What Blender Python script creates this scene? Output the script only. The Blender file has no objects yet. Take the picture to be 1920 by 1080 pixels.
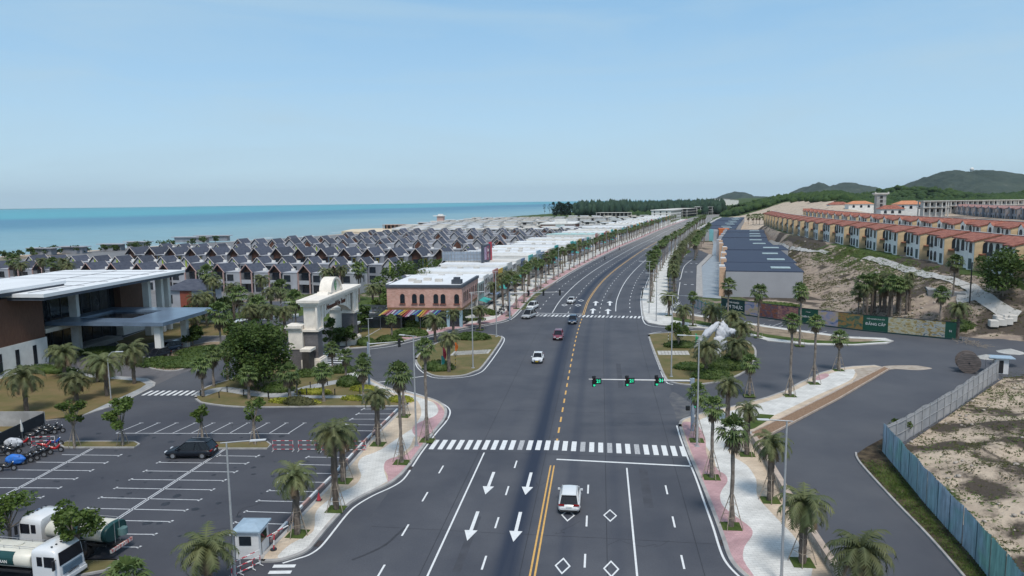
import bpy, bmesh, math, random
from mathutils import Vector, Matrix, noise as mnoise
# ------------------------------------------------------------------ camera, sky, sun
sc = bpy.context.scene
COL = sc.collection
rad = math.radians
F_PX, CAM_H, HOR_Y = 1340.0, 26.0, 376.0        # measured: focal length (px of 1920), drone height, horizon row
TH = math.atan((540-HOR_Y)/F_PX); RO = math.atan(.0133)
cs, sn = math.cos, math.sin
FW = Vector((0, cs(TH), -sn(TH))); U0 = Vector((0, sn(TH), cs(TH))); R0 = Vector((1, 0, 0))
RR = R0*cs(RO)-U0*sn(RO); UU = U0*cs(RO)+R0*sn(RO)
cam_d = bpy.data.cameras.new("camera"); cam = bpy.data.objects.new("camera", cam_d); COL.objects.link(cam)
cam_d.sensor_width = 36; cam_d.lens = 36*F_PX/1920; cam_d.clip_start = .5; cam_d.clip_end = 60000
M3 = Matrix((RR, UU, -FW)).transposed(); cam.matrix_world = Matrix.Translation((0, 0, CAM_H)) @ M3.to_4x4()
sc.camera = cam
SUN_EL, SUN_AZ = rad(60), rad(168)               # azimuth clockwise from +Y
w = bpy.data.worlds.new("World"); sc.world = w; w.use_nodes = True
nt = w.node_tree; nt.nodes.clear()
def nn(t, ty, **k):
    n = t.nodes.new(ty)
    for a, b in k.items():
        if a == 'inp':
            for i, v in b.items(): n.inputs[i].default_value = v
        else: setattr(n, a, b)
    return n
def sky_nodes():
    L = nt.links.new
    tc = nn(nt, 'ShaderNodeTexCoord'); sp = nn(nt, 'ShaderNodeSeparateXYZ'); L(tc.outputs['Generated'], sp.inputs[0])
    mx = nn(nt, 'ShaderNodeMath', operation='MAXIMUM', inp={1: .012}); L(sp.outputs[2], mx.inputs[0])
    cb = nn(nt, 'ShaderNodeCombineXYZ'); L(sp.outputs[0], cb.inputs[0]); L(sp.outputs[1], cb.inputs[1]); L(mx.outputs[0], cb.inputs[2])
    sk = nn(nt, 'ShaderNodeTexSky', sky_type='NISHITA', sun_disc=False, sun_elevation=SUN_EL, sun_rotation=SUN_AZ, air_density=1.0, dust_density=1.2, ozone_density=2.0, altitude=0)
    L(cb.outputs[0], sk.inputs[0])
    hs = nn(nt, 'ShaderNodeMix', data_type='RGBA', inp={0: SKY_MIX}); L(sk.outputs[0], hs.inputs[6])
    # thin veil over the whole sky: paler at the horizon
    rp = nn(nt, 'ShaderNodeValToRGB'); L(mx.outputs[0], rp.inputs[0])
    e = rp.color_ramp.elements
    e[0].position = 0; e[0].color = VEIL0; e[1].position = .75; e[1].color = VEIL2
    m = e.new(.27); m.color = VEIL1
    L(rp.outputs[0], hs.inputs[7])
    # thin high cloud
    mp = nn(nt, 'ShaderNodeMapping', inp={3: (1.0, 1.0, 7.0), 2: (0.0, .12, 0)}); L(cb.outputs[0], mp.inputs[0])
    n1 = nn(nt, 'ShaderNodeTexNoise', inp={'Scale': 1.7, 'Detail': 7, 'Roughness': .62, 'Distortion': .6}); L(mp.outputs[0], n1.inputs['Vector'])
    r1 = nn(nt, 'ShaderNodeMapRange', inp={1: .44, 2: .72, 3: 0, 4: .6}); L(n1.outputs[0], r1.inputs[0])
    mp2 = nn(nt, 'ShaderNodeMapping', inp={3: (5, 5, 42), 1: (3.1, 0, 0)}); L(cb.outputs[0], mp2.inputs[0])
    n2 = nn(nt, 'ShaderNodeTexNoise', inp={'Scale': .9, 'Detail': 8, 'Roughness': .6, 'Distortion': .5}); L(mp2.outputs[0], n2.inputs['Vector'])
    r2 = nn(nt, 'ShaderNodeMapRange', inp={1: .54, 2: .74, 3: 0, 4: .6}); L(n2.outputs[0], r2.inputs[0])
    lo = nn(nt, 'ShaderNodeMapRange', inp={1: .02, 2: .16, 3: 1, 4: 0}); L(mx.outputs[0], lo.inputs[0])
    m2 = nn(nt, 'ShaderNodeMath', operation='MULTIPLY'); L(r2.outputs[0], m2.inputs[0]); L(lo.outputs[0], m2.inputs[1])
    ad = nn(nt, 'ShaderNodeMath', operation='MAXIMUM'); L(r1.outputs[0], ad.inputs[0]); L(m2.outputs[0], ad.inputs[1])
    cm = nn(nt, 'ShaderNodeMix', data_type='RGBA'); L(ad.outputs[0], cm.inputs[0]); L(hs.outputs[2], cm.inputs[6]); cm.inputs[7].default_value = CLOUD
    bg = nn(nt, 'ShaderNodeBackground', inp={1: SKY_STR}); L(cm.outputs[2], bg.inputs[0])
    L(bg.outputs[0], nn(nt, 'ShaderNodeOutputWorld').inputs[0])
HAZE = 0.00003
SKY_STR = .12; SKY_MIX = .75
VEIL0 = (3.1, 4.55, 5.7, 1); VEIL1 = (1.8, 3.45, 5.15, 1); VEIL2 = (2.5, 3.2, 4.1, 1); CLOUD = (3.0, 4.1, 4.9, 1)
sky_nodes()
sun_d = bpy.data.lights.new("sun", 'SUN'); sun = bpy.data.objects.new("sun", sun_d); COL.objects.link(sun)
sun_d.energy = 2.2; sun_d.angle = rad(14); sun_d.color = (1, .94, .86)
sdir = Vector((sn(SUN_AZ)*cs(SUN_EL), cs(SUN_AZ)*cs(SUN_EL), sn(SUN_EL)))
sun.rotation_euler = sdir.to_track_quat('Z', 'Y').to_euler(); sun.location = (60, 40, 120)
sc.view_settings.view_transform = 'Standard'; sc.view_settings.look = 'None'; sc.view_settings.gamma = 1
sc.view_settings.exposure = 0.40; sc.view_settings.use_curve_mapping = False
sc.render.engine = 'CYCLES'; sc.cycles.max_bounces = 5; sc.cycles.transparent_max_bounces = 6; sc.cycles.diffuse_bounces = 2; sc.cycles.glossy_bounces = 2
# ------------------------------------------------------------------ helpers
def G(px, py, z=0.0):
    """point at height z seen at photo pixel (px,py): how the site plan was surveyed from the photo"""
    d = FW + RR*((px-960)/F_PX) + UU*((540-py)/F_PX); t = (z-CAM_H)/d.z
    return (d.x*t, d.y*t)
def Gs(L, z=0.0): return [G(p[0], p[1], z) for p in L]
def smooth(t): t = max(0.0, min(1.0, t)); return t*t*(3-2*t)
def interp(L, q):
    if q <= L[0][0]: return L[0][1]
    for (a, b), (c, d) in zip(L, L[1:]):
        if q <= c: return b+(d-b)*(q-a)/(c-a)
    (a, b), (c, d) = L[-2:]
    return d+(d-b)*(q-c)/(c-a)
def nz(x, y, z=0.0): return mnoise.noise(Vector((x, y, z)))
def poly_len(P): return sum(math.dist(a, b) for a, b in zip(P, P[1:]))
def resample(P, step):
    out = [P[0]]; d = 0
    for a, b in zip(P, P[1:]):
        L = math.dist(a, b)
        if L == 0: continue
        t = step-d
        while t <= L: out.append((a[0]+(b[0]-a[0])*t/L, a[1]+(b[1]-a[1])*t/L)); t += step
        d = L-(t-step)
    return out
def crom(P, k=6, closed=False):
    out = []; n = len(P)
    rng = range(n) if closed else range(n-1)
    for i in rng:
        if closed: p0, p1, p2, p3 = P[i-1], P[i], P[(i+1) % n], P[(i+2) % n]
        else: p0, p1, p2, p3 = P[max(i-1, 0)], P[i], P[i+1], P[min(i+2, n-1)]
        for j in range(k):
            t = j/k
            out.append(tuple(.5*((2*b)+(-a+c)*t+(2*a-5*b+4*c-d)*t*t+(-a+3*b-3*c+d)*t**3) for a, b, c, d in zip(p0, p1, p2, p3)))
    if not closed: out.append(P[-1])
    return out
def offset(P, d):
    out = []
    for i, p in enumerate(P):
        a = P[max(i-1, 0)]; b = P[min(i+1, len(P)-1)]
        tx, ty = b[0]-a[0], b[1]-a[1]; L = math.hypot(tx, ty) or 1
        out.append((p[0]+ty/L*d, p[1]-tx/L*d))
    return out
def inpoly(x, y, P):
    c = False; j = len(P)-1
    for i in range(len(P)):
        if (P[i][1] > y) != (P[j][1] > y) and x < (P[j][0]-P[i][0])*(y-P[i][1])/(P[j][1]-P[i][1])+P[i][0]: c = not c
        j = i
    return c
# ------------------------------------------------------------------ materials
MATS = {}
def mat(name, col, rough=.8, var=.12, scale=.6, metal=0.0, bump=0.0, bscale=8.0, spec=.4, col2=None, rnd=0.0, emit=None, trans=0.0, vor=0.0, detail=5, lo=.35, hi=.65, stretch=None, ior=None, coat=0):
    if name in MATS: return MATS[name]
    m = bpy.data.materials.new(name); m.use_nodes = True; t = m.node_tree; L = t.links.new
    b = t.nodes['Principled BSDF']; out = t.nodes['Material Output']
    b.inputs['Roughness'].default_value = rough; b.inputs['Metallic'].default_value = metal
    b.inputs['Specular IOR Level'].default_value = spec
    if coat: b.inputs['Coat Weight'].default_value = coat
    c = (*col, 1)
    tc = nn(t, 'ShaderNodeTexCoord'); vec = tc.outputs['Object']
    if stretch:
        mp = nn(t, 'ShaderNodeMapping', inp={3: stretch}); L(vec, mp.inputs[0]); vec = mp.outputs[0]
    n = nn(t, 'ShaderNodeTexNoise', inp={'Scale': scale, 'Detail': detail, 'Roughness': .6}); L(vec, n.inputs['Vector'])
    mr = nn(t, 'ShaderNodeMapRange', inp={1: lo, 2: hi}); L(n.outputs[0], mr.inputs[0])
    mx = nn(t, 'ShaderNodeMix', data_type='RGBA'); L(mr.outputs[0], mx.inputs[0])
    c2 = col2 if col2 else tuple(min(1, q*(1+var)) for q in col); c1 = col if col2 else tuple(q*(1-var) for q in col)
    mx.inputs[6].default_value = (*c1, 1); mx.inputs[7].default_value = (*c2, 1); res = mx.outputs[2]
    if rnd:
        oi = nn(t, 'ShaderNodeObjectInfo'); hv = nn(t, 'ShaderNodeHueSaturation'); r = nn(t, 'ShaderNodeMapRange', inp={3: 1-rnd, 4: 1+rnd})
        L(oi.outputs['Random'], r.inputs[0]); L(r.outputs[0], hv.inputs['Value']); L(res, hv.inputs['Color']); res = hv.outputs[0]
    L(res, b.inputs['Base Color'])
    if bump:
        nb = nn(t, 'ShaderNodeTexNoise', inp={'Scale': bscale, 'Detail': 4}); L(tc.outputs['Object'], nb.inputs['Vector'])
        bp = nn(t, 'ShaderNodeBump', inp={'Strength': bump, 'Distance': .1}); L(nb.outputs[0], bp.inputs['Height']); L(bp.outputs[0], b.inputs['Normal'])
    if emit: b.inputs['Emission Color'].default_value = (*emit[0], 1); b.inputs['Emission Strength'].default_value = emit[1]
    if trans:
        tr = nn(t, 'ShaderNodeBsdfTranslucent'); L(res, tr.inputs[0]); ms = nn(t, 'ShaderNodeMixShader', inp={0: trans})
        L(b.outputs[0], ms.inputs[1]); L(tr.outputs[0], ms.inputs[2]); L(ms.outputs[0], out.inputs[0])
    MATS[name] = m; return m
def brickmat(name, c1, c2, mortar, scale, rough=.85, w=.5, h=.25, msize=.02, off=.5, rot=(0, 0, 0), bump=.15, axis=None):
    if name in MATS: return MATS[name]
    m = bpy.data.materials.new(name); m.use_nodes = True; t = m.node_tree; L = t.links.new; b = t.nodes['Principled BSDF']
    b.inputs['Roughness'].default_value = rough; b.inputs['Specular IOR Level'].default_value = .3
    tc = nn(t, 'ShaderNodeTexCoord'); sp = nn(t, 'ShaderNodeSeparateXYZ'); L(tc.outputs['Object'], sp.inputs[0])
    cb = nn(t, 'ShaderNodeCombineXYZ')
    if axis == 'wall':
        ad = nn(t, 'ShaderNodeMath', operation='ADD'); L(sp.outputs[0], ad.inputs[0]); L(sp.outputs[1], ad.inputs[1]); L(ad.outputs[0], cb.inputs[0]); L(sp.outputs[2], cb.inputs[1])
    else: L(sp.outputs[0], cb.inputs[0]); L(sp.outputs[1], cb.inputs[1])
    mp = nn(t, 'ShaderNodeMapping', inp={2: rot}); L(cb.outputs[0], mp.inputs[0])
    br = nn(t, 'ShaderNodeTexBrick', offset=off, inp={'Scale': scale, 'Mortar Size': msize, 'Brick Width': w, 'Row Height': h, 'Bias': 0.0}); L(mp.outputs[0], br.inputs[0])
    br.inputs['Color1'].default_value = (*c1, 1); br.inputs['Color2'].default_value = (*c2, 1); br.inputs['Mortar'].default_value = (*mortar, 1)
    n = nn(t, 'ShaderNodeTexNoise', inp={'Scale': .5, 'Detail': 6}); L(tc.outputs['Object'], n.inputs['Vector'])
    mr = nn(t, 'ShaderNodeMapRange', inp={1: .3, 2: .7, 3: .82, 4: 1.15}); L(n.outputs[0], mr.inputs[0])
    hv = nn(t, 'ShaderNodeHueSaturation'); L(mr.outputs[0], hv.inputs['Value']); L(br.outputs[0], hv.inputs['Color']); L(hv.outputs[0], b.inputs['Base Color'])
    if bump:
        bp = nn(t, 'ShaderNodeBump', inp={'Strength': bump, 'Distance': .03}); bp.invert = True; L(br.outputs['Fac'], bp.inputs['Height']); L(bp.outputs[0], b.inputs['Normal'])
    MATS[name] = m; return m
# ------------------------------------------------------------------ mesh builder
class MB:
    def __init__(s): s.v = []; s.f = []; s.m = []; s.sm = []; s.T = None
    def add(s, vs, fs, mi=0, smo=False):
        o = len(s.v)
        if s.T is not None: vs = [tuple(s.T @ Vector(p)) for p in vs]
        s.v += [tuple(p) for p in vs]
        for f in fs: s.f.append(tuple(o+i for i in f)); s.m.append(mi); s.sm.append(smo)
        return s
    def box(s, c, d, mi=0, rz=0.0):
        x, y, z = d[0]/2, d[1]/2, d[2]/2; k, q = cs(rz), sn(rz)
        vs = [(c[0]+a*x*k-b*y*q, c[1]+a*x*q+b*y*k, c[2]+e*z) for e in (-1, 1) for a, b in ((-1, -1), (1, -1), (1, 1), (-1, 1))]
        return s.add(vs, [(3, 2, 1, 0), (4, 5, 6, 7), (0, 1, 5, 4), (1, 2, 6, 5), (2, 3, 7, 6), (3, 0, 4, 7)], mi)
    def bb(s, x0, x1, y0, y1, z0, z1, mi=0): return s.box(((x0+x1)/2, (y0+y1)/2, (z0+z1)/2), (x1-x0, y1-y0, z1-z0), mi)
    def prism(s, P, z0, z1, mi=0, top=None):
        n = len(P); a = sum(P[i][0]*P[(i+1) % n][1]-P[(i+1) % n][0]*P[i][1] for i in range(n))
        if a < 0: P = P[::-1]
        zz0 = z0 if callable(z0) else (lambda x, y: z0); zz1 = z1 if callable(z1) else (lambda x, y: z1)
        vs = [(p[0], p[1], zz0(*p[:2])) for p in P]+[(p[0], p[1], zz1(*p[:2])) for p in P]
        fs = [(i, (i+1) % n, n+(i+1) % n, n+i) for i in range(n)]
        s.add(vs, fs, mi); s.add(vs[n:], [tuple(range(n))], mi if top is None else top)
        return s.add(vs[:n], [tuple(range(n))[::-1]], mi)
    def flat(s, P, z, mi=0):
        n = len(P); a = sum(P[i][0]*P[(i+1) % n][1]-P[(i+1) % n][0]*P[i][1] for i in range(n))
        if a < 0: P = P[::-1]
        return s.add([(p[0], p[1], z) for p in P], [tuple(range(n))], mi)
    def strip(s, P, w, z, mi=0):
        A = offset(P, -w/2); B = offset(P, w/2); n = len(P); zf = z if callable(z) else (lambda x, y: z)
        return s.add([(p[0], p[1], zf(*p)) for p in A]+[(p[0], p[1], zf(*p)) for p in B], [(i, n+i, n+i+1, i+1) for i in range(n-1)], mi)
    def wall(s, P, w, z0, z1, mi=0):
        A = offset(P, -w/2); B = offset(P, w/2)
        for i in range(len(P)-1):
            s.add([(*A[i], z0), (*B[i], z0), (*B[i+1], z0), (*A[i+1], z0), (*A[i], z1), (*B[i], z1), (*B[i+1], z1), (*A[i+1], z1)],
                  [(4, 5, 6, 7), (0, 3, 2, 1), (0, 4, 7, 3), (1, 2, 6, 5)]+([(0, 1, 5, 4)] if i == 0 else [])+([(2, 3, 7, 6)] if i == len(P)-2 else []), mi)
        return s
    def tube(s, P, r, n=6, mi=0, cap=True, smo=True):
        P = [Vector(p) for p in P]; R = r if isinstance(r, (list, tuple)) else [r]*len(P); vs = []
        for i, p in enumerate(P):
            d = (P[min(i+1, len(P)-1)]-P[max(i-1, 0)]); d = d.normalized() if d.length else Vector((0, 0, 1))
            a = d.cross(Vector((0, 0, 1)) if abs(d.z) < .9 else Vector((1, 0, 0))).normalized(); b = d.cross(a)
            for k in range(n):
                t = 2*math.pi*k/n; vs.append(p+(a*cs(t)+b*sn(t))*R[i])
        fs = [(i*n+k, i*n+(k+1) % n, (i+1)*n+(k+1) % n, (i+1)*n+k) for i in range(len(P)-1) for k in range(n)]
        s.add(vs, fs, mi, smo)
        if cap: s.add(vs[:n], [tuple(range(n))], mi); s.add(vs[-n:], [tuple(range(n))[::-1]], mi)
        return s
    def cyl(s, c, r, h, n=12, mi=0, axis='z', r2=None):
        x, y, z = c; q = {'z': [(x, y, z), (x, y, z+h)], 'x': [(x-h/2, y, z), (x+h/2, y, z)], 'y': [(x, y-h/2, z), (x, y+h/2, z)]}[axis]
        return s.tube(q, [r, r if r2 is None else r2], n, mi)
    def lathe(s, c, prof, n=12, mi=0, smo=True):
        vs = [(c[0]+r*cs(2*math.pi*k/n), c[1]+r*sn(2*math.pi*k/n), c[2]+z) for r, z in prof for k in range(n)]
        return s.add(vs, [(i*n+k, i*n+(k+1) % n, (i+1)*n+(k+1) % n, (i+1)*n+k) for i in range(len(prof)-1) for k in range(n)], mi, smo)
    def blob(s, c, r, seed=0, amp=.25, mi=0, sub=1, fr=1.3):
        bm = bmesh.new(); bmesh.ops.create_icosphere(bm, subdivisions=sub, radius=1)
        rr = r if isinstance(r, (tuple, list)) else (r, r, r); vs = []
        for v in bm.verts:
            k = 1+amp*mnoise.noise(v.co*fr+Vector((seed*7.3, seed*3.1, seed)))*2
            vs.append((c[0]+v.co.x*rr[0]*k, c[1]+v.co.y*rr[1]*k, c[2]+v.co.z*rr[2]*k))
        fs = [tuple(v.index for v in f.verts) for f in bm.faces]; bm.free()
        return s.add(vs, fs, mi, True)
    def mesh(s, name, mats):
        me = bpy.data.meshes.new(name); me.from_pydata(s.v, [], s.f)
        for m in (mats if isinstance(mats, (list, tuple)) else [mats]): me.materials.append(m)
        me.polygons.foreach_set('material_index', s.m); me.polygons.foreach_set('use_smooth', s.sm); me.update(); return me
    def obj(s, name, mats, parent=None, loc=None, rz=None):
        o = bpy.data.objects.new(name, s.mesh(name, mats)); COL.objects.link(o)
        if parent is not None: o.parent = parent
        if loc is not None: o.location = loc
        if rz is not None: o.rotation_euler = (0, 0, rz)
        return o
def tag(o, label, cat, group=None, kind=None):
    if label: o['label'] = label
    if cat: o['category'] = cat
    if group: o['group'] = group
    if kind: o['kind'] = kind
    return o
def thing(name, label, cat, loc=(0, 0, 0), rz=0.0, group=None):
    o = bpy.data.objects.new(name, None); COL.objects.link(o); o.location = loc; o.rotation_euler = (0, 0, rz); o.empty_display_size = .5
    return tag(o, label, cat, group)
def struct(o): o['kind'] = 'structure'; return o
KIDS = {}
def kids(r):
    if r.name not in KIDS: KIDS[r.name] = [c for c in COL.objects if c.parent == r]
    return KIDS[r.name]
def dup(r, loc, rz=0.0, label=None, group=None, scale=None, mesh=None):
    def cp(o, par):
        c = o.copy(); COL.objects.link(c)
        if par is not None: c.parent = par
        for k in kids(o): cp(k, c)
        return c
    c = cp(r, None); c.location = loc; c.rotation_euler = (0, 0, rz)
    if mesh: c.data = mesh
    if label: c['label'] = label
    if group: c['group'] = group
    if scale is not None: c.scale = scale if isinstance(scale, (tuple, list)) else (scale,)*3
    return c
ORD = ['first', 'second', 'third', 'fourth', 'fifth', 'sixth', 'seventh', 'eighth', 'ninth', 'tenth', 'eleventh', 'twelfth']
def nth(i): return ORD[i] if i < 12 else '%d%s' % (i+1, {1: 'st', 2: 'nd', 3: 'rd'}.get((i+1) % 10 if (i+1) % 100 not in (11, 12, 13) else 0, 'th'))
def text_mb(mb, body, size, T, depth=.02, mi=0, space=1.0, align='CENTER', shear=0.0, bold=0.0):
    """letters as real raised geometry, T places the text plane (x along the words, y up, z out)"""
    cu = bpy.data.curves.new('t', 'FONT'); cu.body = body; cu.size = size; cu.extrude = depth; cu.align_x = align; cu.align_y = 'CENTER'
    cu.space_character = space; cu.shear = shear; cu.offset = bold; cu.resolution_u = 3
    o = bpy.data.objects.new('t', cu); me = bpy.data.meshes.new_from_object(o)
    mb.add([tuple(T @ v.co) for v in me.vertices], [tuple(p.vertices) for p in me.polygons], mi)
    bpy.data.objects.remove(o); bpy.data.meshes.remove(me); bpy.data.curves.remove(cu)
def frame(origin, xdir, ydir=(0, 0, 1)):
    x = Vector(xdir).normalized(); y = Vector(ydir).normalized(); z = x.cross(y)
    return Matrix.Translation(origin) @ Matrix((x, y, z)).transposed().to_4x4()
rnd = random.Random(7)
# ------------------------------------------------------------------ site plan: the road's centre line and the coast
CL_PX = [(998, 1080), (1041, 844), (1055, 768), (1065.5, 709), (1073.5, 666), (1083, 622), (1094, 589), (1107, 557), (1135, 522), (1172, 492), (1217, 462), (1245, 447), (1270, 432), (1310, 413), (1328, 406)]
cl = Gs(CL_PX); d0 = (cl[0][0]-cl[1][0], cl[0][1]-cl[1][1]); L0 = math.hypot(*d0)
cl = [(cl[0][0]+d0[0]/L0*60, cl[0][1]+d0[1]/L0*60)]+cl+[(470, 1400), (760, 1900)]
CL = resample(crom(cl, 10), 3.0)
def at_off(d, P=None): return offset(P or CL, d)
def cl_slice(y0, y1): return [p for p in CL if y0 <= p[1] <= y1]
COAST = [(200, -380), (300, -325), (393, -281), (463, -238), (561, -168), (667, -130), (715, -108), (875, -83), (1216, 2), (1690, 178), (2744, 594), (5000, 1500), (12000, 4600)]
def coastx(y): return interp(COAST, y)
XTERR = [(120, 100), (145, 103.5), (157, 104.5), (176, 107.6), (197, 111.5), (211, 113), (245, 117.5), (274, 121), (313, 127.5), (380, 142), (456, 162), (520, 185), (700, 260), (1000, 400)]
XFOOT = [(120, 92), (130, 86), (145, 74), (160, 68), (176, 77), (187, 80), (250, 88), (300, 112), (340, 122), (430, 146), (520, 160)]
PROF = [(-4, 9), (14, 9), (20, 10.3), (42, 10.3), (60, 11.2), (110, 12.6), (150, 12.6), (165, 14), (280, 17), (900, 20)]
BLUE = [(37.9, 70.6), (34.8, 58.0), (33.2, 48.9), (31.6, 42.5), (27.5, 27)]           # painted hoarding line
SILV = [(37.9, 70.6), (40.7, 72.8), (52.7, 83.6), (68.4, 98.7)]
SITE = BLUE[::-1]+SILV[1:]+[(74, 103), (110, 112), (140, 110), (140, 20)]
def dist_line(x, y, P):
    b = 1e9
    for (ax, ay), (cx, cy) in zip(P, P[1:]):
        dx, dy = cx-ax, cy-ay; t = max(0, min(1, ((x-ax)*dx+(y-ay)*dy)/(dx*dx+dy*dy))); b = min(b, math.hypot(x-ax-t*dx, y-ay-t*dy))
    return b
SITE_EDGE = BLUE[::-1]+SILV[1:]+[(74, 103), (110, 112)]
def gz(x, y):
    cx = coastx(y)
    if x < cx+12: return -.06-4.5*smooth((cx+12-x)/40)
    if inpoly(x, y, SITE):
        d = dist_line(x, y, SITE_EDGE)
        return -.06+smooth((d-.6)/9)*(1.5+1.6*nz(x*.09, y*.09)+.9*nz(x*.28, y*.28, 5)+.35*abs(nz(x*.8, y*.8, 2))+1.2*smooth((d-14)/30))
    z = -.06
    if x > 60 and y > 120:
        xt = interp(XTERR, y); xf = min(interp(XFOOT, y), xt-6); off = x-xt
        s = smooth((y-122)/18)
        if off < -4:
            t = (x-xf)/(xt-4-xf); r = 9*max(0, min(1, t))**1.25
            if 0 < t < 1:
                e = min(1, t*6, (1-t)*6); r += e*(.9*nz(x*.06, y*.06)+.45*nz(x*.2, y*.2)+.15*nz(x*.7, y*.7))
        else: r = interp(PROF, off)
        if y > 430:       # the sand dune beyond the first row
            b = smooth((y-430)/70); o2 = x-(140+(y-470)*.285)
            r2 = 25*smooth(o2/125)+5*smooth((o2-110)/60)*smooth((y-520)/80); r2 += min(1, max(0, o2)/30)*(2.2*nz(x*.018, y*.018)+.8*nz(x*.06, y*.06)+.3*nz(x*.2, y*.2))
            if y > 1000: r2 *= 1-.35*smooth((y-1000)/600)
            kk = smooth((x/y-.44)/.08); r2 = r2*(1-kk)+interp(PROF, off)*kk
            r = r*(1-b)+r2*b
        z += s*max(0, r)+(.35*nz(x*.35, y*.35, 4)*s if r > .8 and y < 430 else 0)
    if y > 1150: z += 3*smooth((y-1150)/600)*smooth((x-cx)/200)
    return z
def on(px, py, lift=0.0):
    """march the sight line of a photo pixel to the terrain"""
    d = FW + RR*((px-960)/F_PX) + UU*((540-py)/F_PX); t = 20.0
    while t < 3000:
        p = Vector((0, 0, CAM_H))+d*t
        if p.z < gz(p.x, p.y)+lift: return (p.x, p.y, gz(p.x, p.y)+lift)
        t += .25 if t < 300 else 1
    return (p.x, p.y, p.z)
# ------------------------------------------------------------------ ground sheet
def axis(lo, hi, fine0, fine1, f, g):
    out = []; q = fine0
    while q < fine1: out.append(q); q += f
    s = f; a = fine1
    while a < hi: out.append(a); s *= g; a += s
    out.append(hi); s = f; a = fine0-f
    while a > lo: out.insert(0, a); s *= g; a -= s
    out.insert(0, lo); return out
GREEN_PX = [[(1590, 474), (1640, 470), (1680, 478), (1705, 484), (1660, 492), (1600, 484)], [(1800, 500), (1920, 520), (1920, 540), (1850, 522), (1800, 512)],
            [(1440, 424), (1482, 438), (1470, 436), (1445, 426)], [(1555, 455), (1610, 462), (1690, 478), (1640, 474), (1560, 460)]]
DARK_PX = [[(1472, 447), (1500, 443), (1540, 452), (1555, 462), (1520, 470), (1480, 456)], [(1680, 480), (1790, 500), (1860, 515), (1840, 520), (1760, 510), (1680, 492)]]
def build_ground():
    xs = axis(-11000, 14000, -60, 150, 1.25, 1.07); ys = axis(-60, 13000, 38, 200, 1.25, 1.045)
    nx, ny = len(xs), len(ys); vs = []; att = []
    ZG = [[on(px, py)[:2] for px, py in P] for P in GREEN_PX]; ZD = [[on(px, py)[:2] for px, py in P] for P in DARK_PX]
    for y in ys:
        for x in xs:
            z = gz(x, y); vs.append((x, y, z))
            n = .5+.9*nz(x*.05, y*.05, 3)+.5*nz(x*.2, y*.2, 8)
            # r: bare sand 0..1   g: green cover   b: dark brush
            r = .55; g = 0.0; b = 0.0
            if inpoly(x, y, SITE):
                d = dist_line(x, y, SITE_EDGE); r = .9; g = smooth((n-.55)*2.2)*(1-smooth((d-12)/10))*.65; b = smooth((.62-n)*1.8)*(1-smooth((d-5)/12))*.65
            elif x > 60 and y > 120:
                off = x-interp(XTERR, y); r = .52; g = smooth((n-.70)*2)*.5; b = smooth((.50-n)*2.0)*.6
                for P in ZG:
                    if inpoly(x, y, P): g = .95
                for P in ZD:
                    if inpoly(x, y, P): b = .85
                if y > 430:
                    o2 = x-(140+(y-470)*.285); sandy = smooth((y-430)/60)*(1-smooth((z-21-5*nz(x*.02, y*.02, 9))/3)); r = 1.0*sandy+.3*(1-sandy); k = 1-sandy; g = max(g*(k), k*.8*smooth((z-19)/3)); b = b*k
                    if o2 < 6: r = .45; g = .5
                if y > 950: g = .9; r = .2
            elif x < coastx(y)+30: r = .9
            elif y < 700: r = .35; g = .45 if nz(x*.08, y*.08) > -.1 else .15
            else: r = .5; g = .25
            if y > 1150: g = .9; r = .1
            att.append((r, g, b, 1))
    fs = [(j*nx+i, j*nx+i+1, (j+1)*nx+i+1, (j+1)*nx+i) for j in range(ny-1) for i in range(nx-1)]
    me = bpy.data.meshes.new('ground'); me.from_pydata(vs, [], fs); me.polygons.foreach_set('use_smooth', [True]*len(fs))
    ca = me.color_attributes.new('cover', 'FLOAT_COLOR', 'POINT'); ca.data.foreach_set('color', [q for a in att for q in a])
    m = bpy.data.materials.new('ground_cover'); m.use_nodes = True; t = m.node_tree; L = t.links.new; b = t.nodes['Principled BSDF']
    b.inputs['Roughness'].default_value = .95; b.inputs['Specular IOR Level'].default_value = .15
    tc = nn(t, 'ShaderNodeTexCoord'); O = tc.outputs['Object']; va = nn(t, 'ShaderNodeVertexColor', layer_name='cover'); sp = nn(t, 'ShaderNodeSeparateColor'); L(va.outputs[0], sp.inputs[0])
    n1 = nn(t, 'ShaderNodeTexNoise', inp={'Scale': .35, 'Detail': 9, 'Roughness': .68}); L(O, n1.inputs['Vector'])
    n2 = nn(t, 'ShaderNodeTexNoise', inp={'Scale': 1.6, 'Detail': 8, 'Roughness': .7}); L(O, n2.inputs['Vector'])
    n3 = nn(t, 'ShaderNodeTexNoise', inp={'Scale': 5, 'Detail': 5, 'Roughness': .7}); L(O, n3.inputs['Vector'])
    def mixc(a, bb, fac):
        x = nn(t, 'ShaderNodeMix', data_type='RGBA')
        for i, q in ((6, a), (7, bb)):
            if isinstance(q, tuple): x.inputs[i].default_value = (*q, 1)
            else: L(q, x.inputs[i])
        L(fac, x.inputs[0]); return x.outputs[2]
    def rng(v, a, bb, c=0, d=1):
        x = nn(t, 'ShaderNodeMapRange', inp={1: a, 2: bb, 3: c, 4: d}); L(v, x.inputs[0]); return x.outputs[0]
    def math2(op, a, bb):
        x = nn(t, 'ShaderNodeMath', operation=op)
        for i, q in ((0, a), (1, bb)):
            if isinstance(q, (int, float)): x.inputs[i].default_value = q
            else: L(q, x.inputs[i])
        return x.outputs[0]
    dirt = mixc((.27, .215, .18), (.15, .12, .10), rng(n1.outputs[0], .42, .62))
    sand = mixc((.54, .445, .345), (.38, .305, .24), rng(n1.outputs[0], .38, .66))
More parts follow.
